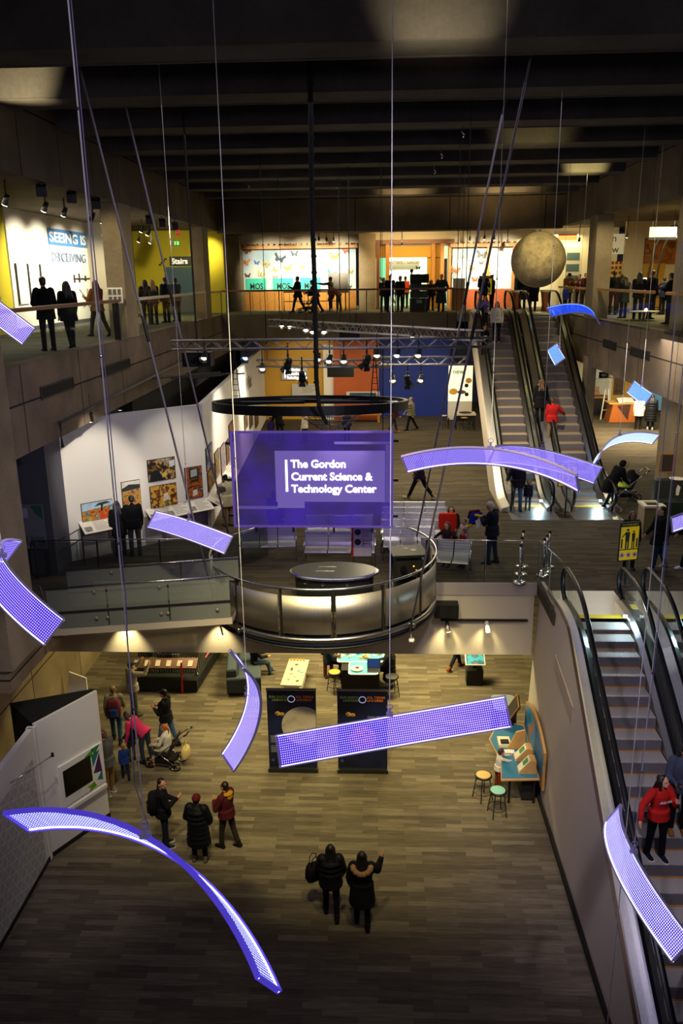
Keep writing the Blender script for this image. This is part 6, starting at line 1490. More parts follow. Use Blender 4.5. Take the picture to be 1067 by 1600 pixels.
# blue map stand
t = thing('map_stand', 'black stand with a tilted blue map at the back right of the lower floor', 'stand', (2.95, 22.95, LOW)); MB().prism([(-.25, -.3, 0), (.25, -.3, 0), (.25, -.3, .5), (-.25, -.3, .5)], (0, .4, 0)).build('base', M['matte'], t)
MB().box((-.05, -.1, .5), (.05, 0, .8)).build('post', M['black'], t); MB().cbox((0, -.1, .82), (.6, .5, .03), 0, 0, .5).build('board', M['white'], t); MB().cbox((0, -.11, .838), (.54, .44, .01), 0, 0, .5).build('map', picture('map_print', ('2a86b0', '3aa0c8', '206088', 'b06a48'), 5, 2), t)
# black machine on a red frame
t = thing('rod_machine', 'black machine of many upright rods in a red frame on the lower floor', 'machine', (-6.45, 23.2, LOW))
MB().prism([(-.95, -1.15, .06), (1.0, -1.15, .06), (1.25, 1.6, .06), (-1.1, 1.6, .06)], (0, 0, .35)).build('base', M['matte'], t)
rd = mat('frame_red', '9a1418', .4)
for (a, b) in (((-.85, -1.18, 0), (-.85, -1.05, .95)), ((.55, -1.18, 0), (.55, -1.05, .95)), ((-1.1, .6, 0), (-1.1, .6, 1.0)), ((.95, .4, .4), (1.35, 1.3, .95)), ((.8, .5, 0), (.8, .5, .9))): MB().cyl(a, b, .035).build('frame_tube', rd, t)
MB().prism([(-1.0, -1.1, .8), (1.0, -1.1, .8), (1.0, -.8, .98), (-1.0, -.8, .98)], (0, .02, -.05)).build('control_panel', mat('panel_copper', '6a4a3c', .4, .4), t)
for k in range(6):
    x = -.85 + .33 * k; MB().prism([(x - .07, -1.06, .835), (x + .07, -1.06, .835), (x + .07, -.88, .94), (x - .07, -.88, .94)], (0, -.004, .008)).build('card', mat('card_pale', 'c8b8b0', .5) if k else mat('card_blue', '8aa8c0', .3), t)
rods = MB()
for r_ in range(9):
    for c in range(26):
        x, y = -.95 + c * .075, -.65 + r_ * .24; dark = (c % 9) < 6
        rods.box((x, y, .41), (x + .035, y + .05, .41 + (.62 if (r_ + c // 9) % 2 else .5)), 0 if dark and c < 18 else 1)
o = rods.build('rod', [M['matte'], mat('rod_steel', '8c8a88', .4, .6)], t); o['kind'] = 'stuff'
for y in (.0, .75): MB().box((-1.05, y, .95), (1.1, y + .05, 1.0)).build('cross_bar', M['matte'], t)
MB().tube([(.9, -.8, .45), (.98, -.85, .5)], .03).build('crank', M['chrome'], t)
# pushchairs
def pushchair(label, loc, rz, c, hood=True, big=True):
    t = thing('pushchair', label, 'pushchair', loc, rz)
    for x, y, r in ((-.22, -.3, .15), (.22, -.3, .15), (-.2, .42, .12), (.2, .42, .12)):
        w_ = MB(); w_.tube([(x, y + r * math.cos(i * math.pi / 8), r + .0 + r * .86 * math.sin(i * math.pi / 8)) for i in range(16)], r * .14, 6, closed=True); w_.cyl((x - .015, y, r), (x + .015, y, r), r * .3); 
        for k in range(5): w_.cyl((x, y, r), (x, y + r * .85 * math.cos(k * 1.2566), r + r * .85 * math.sin(k * 1.2566)), .007, None, 5)
        w_.build('wheel', M['rubber'], t)
    f = MB()
    for x in (-.22, .22): f.tube([(x, .42, .14), (x, .1, .45), (x, -.35, .85), (x, -.6, 1.05)], .014, 6); f.tube([(x, -.3, .16), (x, .15, .48)], .014, 6)
    f.build('frame', M['chrome'], t, True)
    MB().tube([(-.22, -.6, 1.05), (-.2, -.66, 1.08), (.2, -.66, 1.08), (.22, -.6, 1.05)], .02, 8).build('handlebar', M['rubber'], t, True)
    MB().prism([(-.2, .35, .42), (.2, .35, .42), (.2, -.1, .4), (-.2, -.1, .4)], (0, 0, .06)).build('seat', cloth(c), t); MB().prism([(-.2, -.08, .42), (.2, -.08, .42), (.2, -.3, .92), (-.2, -.3, .92)], (0, -.05, 0)).build('seat_back', cloth(c), t)
    MB().box((-.2, -.25, .16), (.2, .25, .3)).build('basket', cloth('141416'), t)
    if hood: MB().lathe([(.0, .3), (.12, .28), (.22, .2), (.26, .0)], (0, -.2, .78), 14, 0, 0, 180).build('hood', cloth('16161a'), t, True)
    return t
pushchair('pushchair with the red haired girl sitting in it on the lower floor', atz(262, 1196, LOW), math.radians(80), '2a2828', False)
person('red haired girl in white top and cream trousers sitting in the pushchair', atz(262, 1196, LOW) + Vector((.04, 0, .0)), 82, 1.45, 'sit', ('d0c8c0', 'sweater'), 'c0b49a', 'a86a2c', ('a85a20', 'ponytail'), 'd0a080', near=True, child=False, seat=.46, over=dict(legL=(70, 60), legR=(76, 66), lean=6))
bag('cream shoulder bag hanging behind the pushchair of the red haired girl', atz(262, 1196, LOW) + Vector((.52, -.1, .78)), 80, .34, .3, .16, 'd0b880', .16)
pushchair('black pushchair with a baby in yellow beside the long moving stairs', atz(977, 782, MID), math.radians(92), '1a1c24')
t = thing('baby_blanket', 'yellow green baby blanket in the black pushchair', 'blanket', atz(977, 782, MID) + Vector((-.1, 0, .5))); fuse(MB().ball((0, 0, .06), (.2, .15, .12)).ball((.16, 0, .02), (.12, .14, .08)), 'blanket', cloth('c8c840'), t, .02)
t = thing('baby', 'baby with light hair lying in the black pushchair', 'baby', atz(977, 782, MID) + Vector((-.24, 0, .62))); fuse(MB().ball((0, 0, .08), (.08, .07, .085)).limb((.02, 0, .0), (.14, 0, -.06), .07, .08), 'body', skinm('d0a078'), t, .014)
pushchair('dark pushchair in the back gallery before the butterfly wall', Vector((aty(482, 480, 40.2).x, 40.2, UP)), math.radians(85), '16161a')
# ================================================================== mid floor furnishings
pm_ = mat('perforated_steel', '9a9892', .34, .85)
def perf():
    m, nt, b = newmat('perforated_bench'); N = nt.nodes; L = nt.links; tc = N.new('ShaderNodeTexCoord'); v = N.new('ShaderNodeTexVoronoi'); v.inputs['Scale'].default_value = 42; v.inputs['Randomness'].default_value = 0
    L.new(tc.outputs['Object'], v.inputs['Vector']); cr = N.new('ShaderNodeValToRGB'); e = cr.color_ramp.elements; e[0].position = .3; e[0].color = (.16, .155, .15, 1); e[1].position = .36; e[1].color = (.5, .49, .46, 1)
    L.new(v.outputs['Distance'], cr.inputs[0]); L.new(cr.outputs[0], b.inputs['Base Color']); b.inputs['Metallic'].default_value = .75; b.inputs['Roughness'].default_value = .36; return m
PERF = perf()
def bench(label, loc, rz, w_=1.8, proto=[]):
    t = thing('bench', label, 'bench', loc, rz, 'perforated steel benches')
    n_ = 3; sw = w_ / n_
    prof = [(.28, .84), (.25, .8), (.17, .55), (.1, .45), (.0, .42), (-.2, .44), (-.28, .43), (-.3, .39)]
    for i in range(n_):
        x0, x1 = -w_ / 2 + i * sw + .015, -w_ / 2 + (i + 1) * sw - .015
        MB().rings([[(x0, y, z), (x1, y, z), (x1, y + .012, z - .014), (x0, y + .012, z - .014)] for y, z in prof]).build('seat', PERF, t)
    for x in (-w_ / 2, w_ / 2):
        MB().tube([(x, .34, 0), (x, .2, .42), (x, .27, .84)], .018, 6).build('leg', M['chrome'], t, True); MB().tube([(x, -.3, 0), (x, -.24, .4), (x, -.28, .6), (x, .18, .64)], .018, 6).build('leg', M['chrome'], t, True)
    b = MB(); b.cyl((-w_ / 2, .02, .37), (w_ / 2, .02, .37), .022); b.cyl((-w_ / 2, .27, .82), (w_ / 2, .27, .82), .014); b.build('beam', M['chrome'], t)
    return t
bench('perforated bench directly behind the oval console under the purple screen', (-1.02, 20.85, MID), 0, 1.9)
bench('perforated bench at the left end below the lower left corner of the screen', (-3.0, 21.3, MID), math.radians(6), 1.5)
bench('perforated bench nearest the viewer with the children standing behind it', (1.72, 20.1, MID), math.radians(-12), 1.3)
bench('perforated bench just right of the video projector', (.85, 21.3, MID), math.radians(-3), 1.4)
for k, (y, lb) in enumerate(((21.95, 'second'), (22.6, 'third'), (23.2, 'fourth'), (23.8, 'rearmost'))): bench(lb + ' perforated bench in the rows right of the purple screen', (1.05 + .02 * k, y, MID), 0, 1.9)
bench('perforated bench hidden mostly behind the purple screen', (-1.1, 22.4, MID), 0, 1.9)
# posters on the photograph wall
d1 = (B_ - A).normalized(); a1 = math.atan2(d1.y, d1.x); d2 = (C_ - B_).normalized(); a2 = math.atan2(d2.y, d2.x)
def onwall(u, v, p, d_):
    nrm = Vector((-d_.y, d_.x, 0)); r = ray(u, v); s = (p - CAM).dot(nrm) / r.dot(nrm); q = CAM + r * s; return (q - p).dot(d_), q.z
SHAPES = {
 1: [('a8c4dc', [(-1, .35), (1, .55), (1, 1), (-1, 1)]), ('2c2a1c', [(-.2, .62), (.1, .85), (.6, .9), (.9, .74), (.4, .68), (.3, .35), (.22, .35), (.24, .66)]), ('d04418', [(.05, -.6), (.2, .25), (.35, .2), (.5, -.6)]), ('d85a20', [(.5, -.5), (.62, .3), (.75, .25), (.9, -.55)]), ('b8a040', (-.5, -.4, .12, .25)), ('1c1812', (.27, .3, .07, .14))],
 2: [('d0ccc0', [(-1, .6), (1, .6), (1, 1), (-1, 1)]), ('2a2e34', [(-1, .35), (1, .45), (1, .7), (-.2, .78), (-1, .55)])] + [('b0703c', [(-1, -.9 + .22 * k), (-.2 + .3 * k, .1 + .05 * k), (-.1 + .3 * k, .1 + .05 * k), (-.8, -.98 + .22 * k)]) for k in range(4)],
 3: [('7a5038', (-.55, .35, .14, .32)), ('14161c', [(-.95, -1), (-.85, -.2), (-.55, .05), (-.2, -.15), (.1, -1)]), ('241a14', (-.55, .58, .16, .18)), ('c8d0d4', [(.55, .1), (.95, .2), (.95, .75), (.55, .68)]), ('d8b440', [(.0, -.75), (.35, -.6), (.3, -.2), (-.02, -.4)]), ('8a8478', [(.15, .3), (.4, .35), (.4, .8), (.15, .75)])],
 4: [('e0c8b0', [(-.1, -.5), (.0, .2), (.3, .25), (.45, -.45)]), ('a07050', (.12, .42, .1, .2)), ('3a7a4c', [(.1, -.75), (.35, -.7), (.35, -.4), (.1, -.45)]), ('5a2c10', [(.5, -.3), (.95, -.2), (.95, .1), (.5, .0)])],
 5: [('2c2018', [(-.55, .2), (.6, .3), (.6, .95), (-.55, .9)]), ('9aa8a8', [(-.35, .35), (.4, .42), (.4, .85), (-.35, .8)]), ('241a10', [(-.5, .0), (.6, .05), (.5, .22), (-.4, .18)]), ('d8d0c0', [(-.25, -.85), (.35, -.8), (.3, -.45), (-.2, -.48)]), ('1c1610', [(-.5, -.3), (.6, -.25), (.6, -.18), (-.5, -.22)])]}
def photo(label, corners, p, d_, a_, cols, seed, group='framed photographs'):
    s = [onwall(u, v, p, d_) for u, v in corners]; x0, x1 = min(q[0] for q in s), max(q[0] for q in s); z0, z1 = min(q[1] for q in s), max(q[1] for q in s)
    x0 = (s[0][0] + s[3][0]) / 2; x1 = (s[1][0] + s[2][0]) / 2; z1 = (s[0][1] + s[1][1]) / 2; z0 = (s[2][1] + s[3][1]) / 2
    c = p + d_ * ((x0 + x1) / 2); c.z = (z0 + z1) / 2; hw, hh = abs(x1 - x0) / 2, abs(z1 - z0) / 2
    t = thing('photograph', label, 'photograph', c, a_, group)
    MB().box((-hw, -.035, -hh), (hw, 0, hh)).build('backing', M['black'], t); pm = MB().box((-hw + .01, -.04, -hh + .01), (hw - .01, -.034, hh - .01)); ms = [picture('print_%d' % seed, cols, 3.2 / max(hw, .4), seed * 3.1)]
    for i_, (c_, pl) in enumerate(SHAPES.get(seed, ())):
        if isinstance(pl, tuple): pl = [(pl[0] + pl[2] * math.cos(a * .524), pl[1] + pl[3] * math.sin(a * .524)) for a in range(12)]
        pm.prism([(max(-.97, min(.97, x)) * hw, -.0405 - .0006 * i_, max(-.97, min(.97, z)) * hh) for x, z in pl], (0, .004, 0), len(ms)); ms.append(mat('ink_' + c_, c_, .5, 0, .35, 14))
    pm.build('print', ms, t)
    return t, hw, hh
F_ = [((126, 788), (176, 778), (176, 815), (129, 826), ('3a2014', 'b04a18', 'd88a30', '5a6a48', '9ab8d0', '2a2018'), 'photograph of a crowd in orange and red, at the left of the wall'),
 ((189, 754), (217, 748), (221, 792), (192, 803), ('2a2828', '6a5a40', 'c09848', 'a83c28', 'd8d0b8'), 'tall photograph of rail tracks behind the pair of visitors'),
 ((229, 720), (272, 712), (274, 745), (232, 755), ('100c0a', '3a2c1c', '14100e', 'a07830', 'b8b0a0', '201812'), 'upper photograph of a man at a dark workshop desk'),
 ((233, 762), (274, 752), (277, 786), (236, 796), ('6a3c10', 'c88a28', 'd8a848', '3a2410', 'b05a28', 'e0d0a8'), 'lower photograph of a busy golden market stall'),
 ((288, 732), (314, 726), (317, 776), (290, 780), ('1c1410', '7a3c10', 'a85a18', '2a2420', 'a8b0b0'), 'tall photograph of a brown room with a window')]
for k, (a, b, c, d_, cols, lb) in enumerate(F_): photo(lb, [a, b, c, d_], A, d1, a1, cols, k + 1)
G_ = [((320, 700), (330, 691), (331, 729), (322, 733), ('1a2c5a', '3a5a8a', 'c8b8a8', 'a04028'), 'blue photograph just past the wall corner, upper of two'), ((323, 735), (334, 726), (334, 759), (324, 766), ('6a3c18', 'a87a38', '2a1c14', 'c0a070'), 'brown photograph just past the wall corner, lower of two'),
 ((334, 707), (341, 700), (342, 740), (336, 750), ('8a6a30', 'b89858', '3a3c48', 'b0b8c0'), 'ochre photograph, third along the receding wall'), ((343, 698), (350, 691), (351, 735), (345, 742), ('a83c28', 'c8a088', '7a94b0', '3a2420'), 'photograph with a red figure, fourth along the receding wall'), ((352, 690), (357, 684), (357, 722), (353, 728), ('2a2420', '8a6038', 'b0a898'), 'narrow dark photograph, fifth along the receding wall'),
 ((357, 662), (364, 656), (364, 690), (357, 696), ('7a3c28', 'a87858', '3a3028'), 'reddish photograph high beside the left edge of the screen'), ((381, 648), (386, 644), (386, 668), (381, 672), ('1c1814', '6a5030', 'a89068'), 'first of three dim photographs beneath the ring'), ((389, 646), (394, 642), (394, 666), (389, 670), ('14100e', '4a3826', '8a7458'), 'second of three dim photographs beneath the ring'), ((398, 646), (403, 643), (403, 665), (398, 668), ('1a1614', '5a4430', '9a846a'), 'third of three dim photographs beneath the ring')]
for k, (a, b, c, d_, cols, lb) in enumerate(G_): photo(lb, [a, b, c, d_], B_, d2, a2, cols, k + 11)
def caption(label, corner, p, d_, a_, w_=.9):
    s, z = onwall(*corner, p, d_); c = p + d_ * s; c.z = MID + .95
    t = thing('caption_shelf', label, 'caption panel', c, a_, 'slanted caption shelves')
    MB().prism([(-w_ / 2, -.42, -.12), (w_ / 2, -.42, -.12), (w_ / 2, 0, .12), (-w_ / 2, 0, .12)], (0, 0, -.02)).build('panel', mat('caption_white', 'd8d2c4', .6), t)
    MB().prism([(-w_ / 2 + .06, -.37, -.088), (-w_ / 2 + .26, -.37, -.088), (-w_ / 2 + .26, -.22, -.002), (-w_ / 2 + .06, -.22, -.002)], (0, -.002, .006)).build('small_photo', picture('cap_print', ('3a3834', '8a8478', '5a5a50'), 8, 1), t)
    q = MB()
    for i in range(7):
        y = -.36 + .05 * i; zz = -.12 + .24 * (y + .42) / .42; q.prism([(-.1, y, zz), (w_ / 2 - .1 - .06 * (i % 3), y, zz), (w_ / 2 - .1 - .06 * (i % 3), y + .015, zz + .0086), (-.1, y + .015, zz + .0086)], (0, -.002, .004))
    q.build('printed_line', mat('print_grey2', '8a867e', .7), t)
    MB().prism([(-w_ / 2 - .05, 0, -.95), (w_ / 2 + .05, 0, -.95), (w_ / 2 + .05, -.0, -.1), (-w_ / 2 - .05, 0, -.1)], (0, -.02, 0)).build('backing_board', mat('shelf_grey', '8a8480', .7), t)
    MB().prism([(-w_ / 2 + .1, 0, -.2), (-w_ / 2 + .1, -.34, -.12), (-w_ / 2 + .1, 0, .08)], (.03, 0, 0)).build('bracket', M['gun'], t); MB().prism([(w_ / 2 - .1, 0, -.2), (w_ / 2 - .1, -.34, -.12), (w_ / 2 - .1, 0, .08)], (.03, 0, 0)).build('bracket', M['gun'], t)
caption('slanted caption shelf below the crowd photograph', (150, 838), A, d1, a1); caption('slanted caption shelf right of the pair of visitors', (245, 806), A, d1, a1, .7); caption('slanted caption shelf below the market photograph', (272, 798), A, d1, a1, .8); caption('slanted caption shelf below the brown room photograph', (306, 790), A, d1, a1, .8)
caption('slanted caption shelf just past the wall corner', (329, 790), B_, d2, a2, 1.2); caption('slanted caption shelf beside the visitor in the cream coat', (352, 757), B_, d2, a2, 1.6)
t = text('lettering', 'What', .8, mat('wall_letter', '6a6258', .7), None, B_ + d2 * 11.5 + Vector((.05, 0, 2.75)), (math.pi / 2, 0, a2), .004, .01); t.name = 'wall_lettering'; tag(t, 'faint grey lettering high on the receding photograph wall', 'lettering')
t = thing('poster_stand', 'dim poster stand with green pictures against the slate grey wall', 'poster', (-8.98, 19.8, MID)); MB().box((-.48, -.03, .75), (.42, .0, 1.95)).build('board', mat('dim_board', '6a6a78', .6), t)
b = MB(); b.box((-.42, -.036, .85), (-.05, -.03, 1.1)); b.box((.02, -.036, .85), (.38, -.03, 1.1)); b.build('picture', picture('poster_print', ('20242c', '4a5a58', '8a94a0'), 6, 4), t); b = MB(); b.prism([(.1, -.036, 1.92), (.4, -.036, 1.92), (.4, -.036, 1.55), (.22, -.036, 1.7)], (0, .005, 0)); b.build('green_corner', mat('corner_green', '2a5a48', .5), t); MB().box((-.44, -.036, 1.6), (.02, -.03, 1.85)).build('title_block', mat('title_grey', '9a98b0', .6), t)
for x in (-.44, .38): MB().box((x - .02, -.02, 0), (x + .02, .02, .76)).build('leg', M['black'], t)
# waste bins beside the right column
t = thing('recycling_station', 'dark green recycling station with round and square openings by the right column', 'bin', (8.75, 23.7, MID))
MB().box((-.55, -.35, 0), (.85, .4, 1.0)).build('cabinet', mat('bin_green', '1e2a24', .5), t); MB().box((-.55, .1, 1.0), (.85, .4, 1.55)).build('header', mat('bin_header', '262c2a', .5), t)
b = MB(); b.prism([(.06, .09, 1.1), (.14, .09, 1.1), (.17, .09, 1.35), (.09, .09, 1.42), (.05, .09, 1.3)], (0, .01, 0)); b.ball((.62, .09, 1.25), (.13, .006, .08)); b.build('pictogram', M['paper'], t)
MB().lathe([(0, 0), (.13, 0), (.13, .005), (0, .006)], (.1, -.12, 1.0), 20).build('round_opening', M['matte'], t); MB().lathe([(0, 0), (.2, 0), (.22, .03), (0, .05)], (.1, .25, 1.55), 24).build('round_dish', M['paper'], t)
t = thing('waste_bin', 'tan waste bin with a square cream rimmed opening beside the recycling station', 'bin', (8.0, 23.35, MID)); MB().box((-.3, -.3, 0), (.26, .3, .92)).build('body', mat('bin_tan', '8a7448', .6), t)
b = MB(); b.box((-.33, -.33, .92), (.29, -.2, .98)); b.box((-.33, .2, .92), (.29, .33, .98)); b.box((-.33, -.2, .92), (-.2, .2, .98)); b.box((.16, -.2, .92), (.29, .2, .98)); b.build('rim', M['cream'], t); MB().box((-.2, -.2, .9), (.16, .2, .93)).build('opening', M['matte'], t)
t = thing('wall_notice', 'small dark framed notice on the right column above the bins', 'notice', (8.66, 24.38, MID + 1.95)); MB().box((-.24, -.03, -.3), (.24, 0, .3)).build('frame', M['wood'], t); MB().box((-.2, -.036, -.26), (.2, -.03, .26)).build('print', mat('notice_dark', '2a1c18', .5), t)
# right side tables
t = thing('orange_table', 'orange splayed display table with an open book in the room at the right', 'table', (12.75, 43.2, MID)); MB().prism([(-.75, -.5, .0), (-.6, -.5, .95), (.75, -.5, 1.05), (.65, -.5, 0)], (0, 1, 0)).build('body', mat('table_orange', 'a85a1c', .5), t); MB().prism([(-.4, -.52, .85), (.3, -.52, .95), (.2, -.52, .1)], (0, .01, 0)).build('cutout', mat('cutout_dark', '3a1c0c', .6), t); MB().box((-.8, -.55, .95), (.8, .55, 1.0)).build('top', mat('table_tan', 'd8a858', .5), t)
t = thing('open_book', 'open book lying on the orange display table', 'book', (12.85, 43.0, MID + 1.0)); MB().prism([(-.4, -.3, 0), (0, -.3, .04), (0, .25, .2), (-.4, .25, .16)], (0, 0, .02)).build('left_page', M['paper'], t); MB().prism([(0, -.3, .04), (.4, -.3, .02), (.4, .25, .18), (0, .25, .2)], (0, 0, .02)).build('right_page', M['paper'], t)
t = thing('display_case', 'glass topped display case on a dark base at the back right', 'case', (12.05, 45.6, MID)); MB().box((-.5, -.4, 0), (.5, .4, .9)).build('base', M['matte'], t); MB().box((-.55, -.45, .9), (.55, .45, .98)).build('top', M['wood'], t); MB().box((-.5, -.4, .98), (.5, .4, 1.9)).build('glass_hood', M['glass'], t); b = MB(); b.ball((-.05, 0, 1.12), (.2, .15, .14)); b.ball((.0, 0, 1.36), (.11, .1, .13)); b.build('bust', mat('bust_clay', 'b07a58', .7), t, True)
t = thing('pale_easel', 'pale ladder like easel frame beside the orange display table', 'easel', (12.0, 43.6, MID)); b = MB(); b.cyl((-.2, 0, 0), (-.05, 0, 1.6), .03); b.cyl((.25, 0, 0), (.1, 0, 1.6), .03); b.cyl((-.15, 0, .5), (.2, 0, .5), .02); b.build('frame', M['cream'], t)
t = thing('direction_sign', 'navy direction sign with arrow and white squares under the right gallery', 'sign', aty(954, 586, 33.2)); MB().box((-.45, 0, -.12), (.95, .05, .12)).build('board', M['navy'], t); b = MB(); b.prism([(-.38, -.006, 0), (-.26, -.006, .08), (-.26, -.006, .025), (-.16, -.006, .025), (-.16, -.006, -.025), (-.26, -.006, -.025), (-.26, -.006, -.08)], (0, .006, 0)); b.build('arrow', M['white'], t); MB().box((-.08, -.006, -.09), (.1, 0, .09)).build('symbol', M['white'], t); MB().cyl((.2, .02, .12), (.2, .02, 8.62 - t.location.z), .012).build('hanger', M['black'], t)
t = thing('wall_picture', 'small dark picture on the ochre wall at the back right', 'picture', aty(967, 603, 46.58)); MB().box((-.3, -.02, -.5), (.3, 0, .5)).build('frame', M['darkwood'], t); MB().box((-.26, -.026, -.46), (.26, -.02, .46)).build('print', picture('small_dark_print', ('2a2014', '5a4020', '3a3020'), 4, 6), t)
# counter display under the upper stairs
q = atz(719, 668, MID)
t = thing('light_board', 'bright white exhibit board with dotted pictures left of the long moving stairs', 'board', (q.x, q.y + .6, MID)); MB().box((-.6, 0, 1.25), (.62, .05, 3.05)).build('board', emit('board_white', 'fff4d0', .9), t)
text('lettering', 'new', .34, mat('lime_letter', '9ab828', .5), t, (-.4, -.006, 2.65), FRONT, .003, .006); b = MB(); b.cyl((.32, -.012, 2.05), (.32, 0, 2.05), .1, None, 18); b.cyl((.34, -.012, 1.6), (.34, 0, 1.6), .1, None, 18); b.build('dark_disc', M['black'], t)
b = MB(); b.ball((-.34, -.006, 1.75), (.22, .006, .16)); b.ball((.42, -.006, 2.3), (.16, .006, .14)); b.build('yellow_patch', mat('patch_yellow', 'e0a830', .5), t); b = MB(); b.ball((.08, -.008, 1.72), (.22, .006, .1)); b.build('grey_patch', mat('patch_grey', '6a5a50', .5), t); MB().box((-.6, .01, .3), (.62, .05, 1.25)).build('lower_board', M['cream'], t); b = MB(); [b.box((x - .03, 0, 0), (x + .03, .06, .4)) for x in (-.55, .55)]; b.build('leg', M['black'], t)
t = thing('black_table', 'black table with a round well in front of the bright exhibit board', 'table', (q.x + .2, q.y - .3, MID)); MB().box((-.55, -.4, .72), (.5, .4, .8)).build('tabletop', M['cream'], t); MB().lathe([(0, 0), (.3, 0), (.33, .02), (0, .03)], (0, 0, .8), 24).build('well', M['matte'], t); MB().box((-.5, -.36, .45), (.46, .36, .72)).build('body', M['matte'], t)
for x in (-.48, .44):
    for y in (-.34, .34): MB().box((x - .03, y - .03, 0), (x + .03, y + .03, .45)).build('leg', M['black'], t)
stool('grey white stool left of the black table by the exhibit board', (q.x - .85, q.y - .2, MID), 'c8c4b8', 'round stools'); stool('mustard seated stool in front of the black table by the exhibit board', (q.x + .1, q.y - .85, MID), 'c8922c', 'round stools')
# back wall signs
def board(name, label, cat, px, y, m, th=.05, face=None):
    a, b = aty(px[0], px[1], y), aty(px[2], px[3], y); c = (a + b) / 2; hw, hh = abs(b.x - a.x) / 2, abs(a.z - b.z) / 2
    t = thing(name, label, cat, c); MB().box((-hw, -th, -hh), (hw, 0, hh)).build('board', m, t); return t, hw, hh
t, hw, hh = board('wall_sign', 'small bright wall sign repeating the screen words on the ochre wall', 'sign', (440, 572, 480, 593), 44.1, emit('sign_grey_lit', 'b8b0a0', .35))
MB().box((-hw * .78, -.06, -hh * .7), (-hw * .7, -.05, hh * .8)).build('bar', wt, t)
for k, s in enumerate(('The Gordon', 'Current Science &', 'Technology Center')): text('lettering', s, .19, wt, t, (-hw * .6, -.06, hh * .3 - .21 * k), FRONT, .003, .006, 'LEFT', .72)
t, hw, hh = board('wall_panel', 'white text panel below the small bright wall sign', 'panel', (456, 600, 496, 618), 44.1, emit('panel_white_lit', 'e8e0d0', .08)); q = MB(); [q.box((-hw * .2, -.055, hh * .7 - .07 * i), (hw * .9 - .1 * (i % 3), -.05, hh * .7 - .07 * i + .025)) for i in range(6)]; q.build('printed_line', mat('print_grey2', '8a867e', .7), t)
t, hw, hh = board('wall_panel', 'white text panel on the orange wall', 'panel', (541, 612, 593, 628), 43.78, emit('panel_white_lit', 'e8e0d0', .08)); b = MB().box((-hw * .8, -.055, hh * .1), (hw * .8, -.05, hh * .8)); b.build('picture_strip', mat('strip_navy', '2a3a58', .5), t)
a = aty(524, 606, 43.78); o = text('lettering', 'Howard & Partners', .2, mat('pale_letter', 'c8a890', .6), None, a, FRONT, .003, .003); bpy.data.objects.remove(o)
t = thing('low_bench', 'long pale wooden bench along the foot of the orange wall', 'bench', (-.9, 43.2, MID)); MB().box((-1.1, -.25, .4), (1.1, .25, .5)).build('seat', M['wood'], t); [MB().box((x - .06, -.22, 0), (x + .06, .22, .4)).build('leg', M['wood'], t) for x in (-.95, .95)]
# crowd control posts
def stanchion(label, loc):
    t = thing('queue_post', label, 'post', loc, 0, 'steel queue posts'); MB().lathe([(0, 0), (.17, 0), (.17, .02), (.05, .04), (0, .04)], n=24).build('base', M['chrome'], t, True); MB().cyl((0, 0, .03), (0, 0, .95), .032).build('post', M['chrome'], t, True); MB().cyl((0, 0, .95), (0, 0, 1.02), .038).build('belt_head', M['black'], t, True)
for (u, v), lb in zip(((811, 910), (813, 897), (815, 885), (848, 899), (852, 893), (856, 886)), ('nearest the glass corner on the left', 'second of the left three', 'rearmost of the left three', 'front of the right three by the glass corner', 'middle of the right three', 'rearmost of the right three')): stanchion('steel queue post, ' + lb, atz(u, v, MID))
# speaker and track on the beam face below the mid floor
t = thing('wall_speaker', 'black box loudspeaker on the beam face right of the round platform', 'speaker', (1.72, 19.3, 3.55)); MB().box((-.3, -.25, -.17), (.3, .1, .17)).build('cabinet', M['black'], t); MB().box((-.28, -.262, -.15), (.28, -.25, .15)).build('grille', M['matte'], t)
t = thing('lighting_track', 'black lighting track with two lamps on the beam face right of the platform', 'light', (2.6, 19.36, 3.2)); MB().box((-1.0, -.03, -.02), (1.2, .05, .02)).build('track', M['black'], t)
for x, c in ((-.85, M['black']), (.15, M['white'])): MB().cyl((x, -.08, .0), (x + .04, -.12, -.26), .045, .06).build('lamp_head', c, t); MB().cyl((x + .04, -.12, -.255), (x + .042, -.122, -.27), .052).build('lens', emit('lamp_warm', 'ffe0a0', 12), t)
t = thing('dome_camera', 'small white dome camera under the right rim of the round platform', 'camera', aty(643, 1001, 17.2)); MB().lathe([(0, .05), (.06, .05), (.07, 0), (.05, -.05), (0, -.07)], n=16).build('dome', M['white'], t, True); MB().cyl((.0, -.06, -.02), (0, -.075, -.02), .02).build('eye', M['matte'], t); MB().cyl((0, 0, .04), (-.05, .06, .3), .015).build('bracket', M['white'], t)
t = thing('wall_lamp', 'small black lamp arm on the lower concrete wall at the left', 'lamp', (-9.2, 20.6, 1.7)); MB().tube([(0, 0, 0), (.5, -.1, .15)], .02).build('arm', M['black'], t); MB().cyl((.5, -.1, .2), (.6, -.12, .05), .05).build('head', M['chrome'], t)
# ================================================================== upper gallery furnishings
def exit_dims(px, y):
    a, b = aty(px[0], px[1], y), aty(px[2], px[3], y); return (a + b) / 2, abs(b.x - a.x) / 2, abs(a.z - b.z) / 2
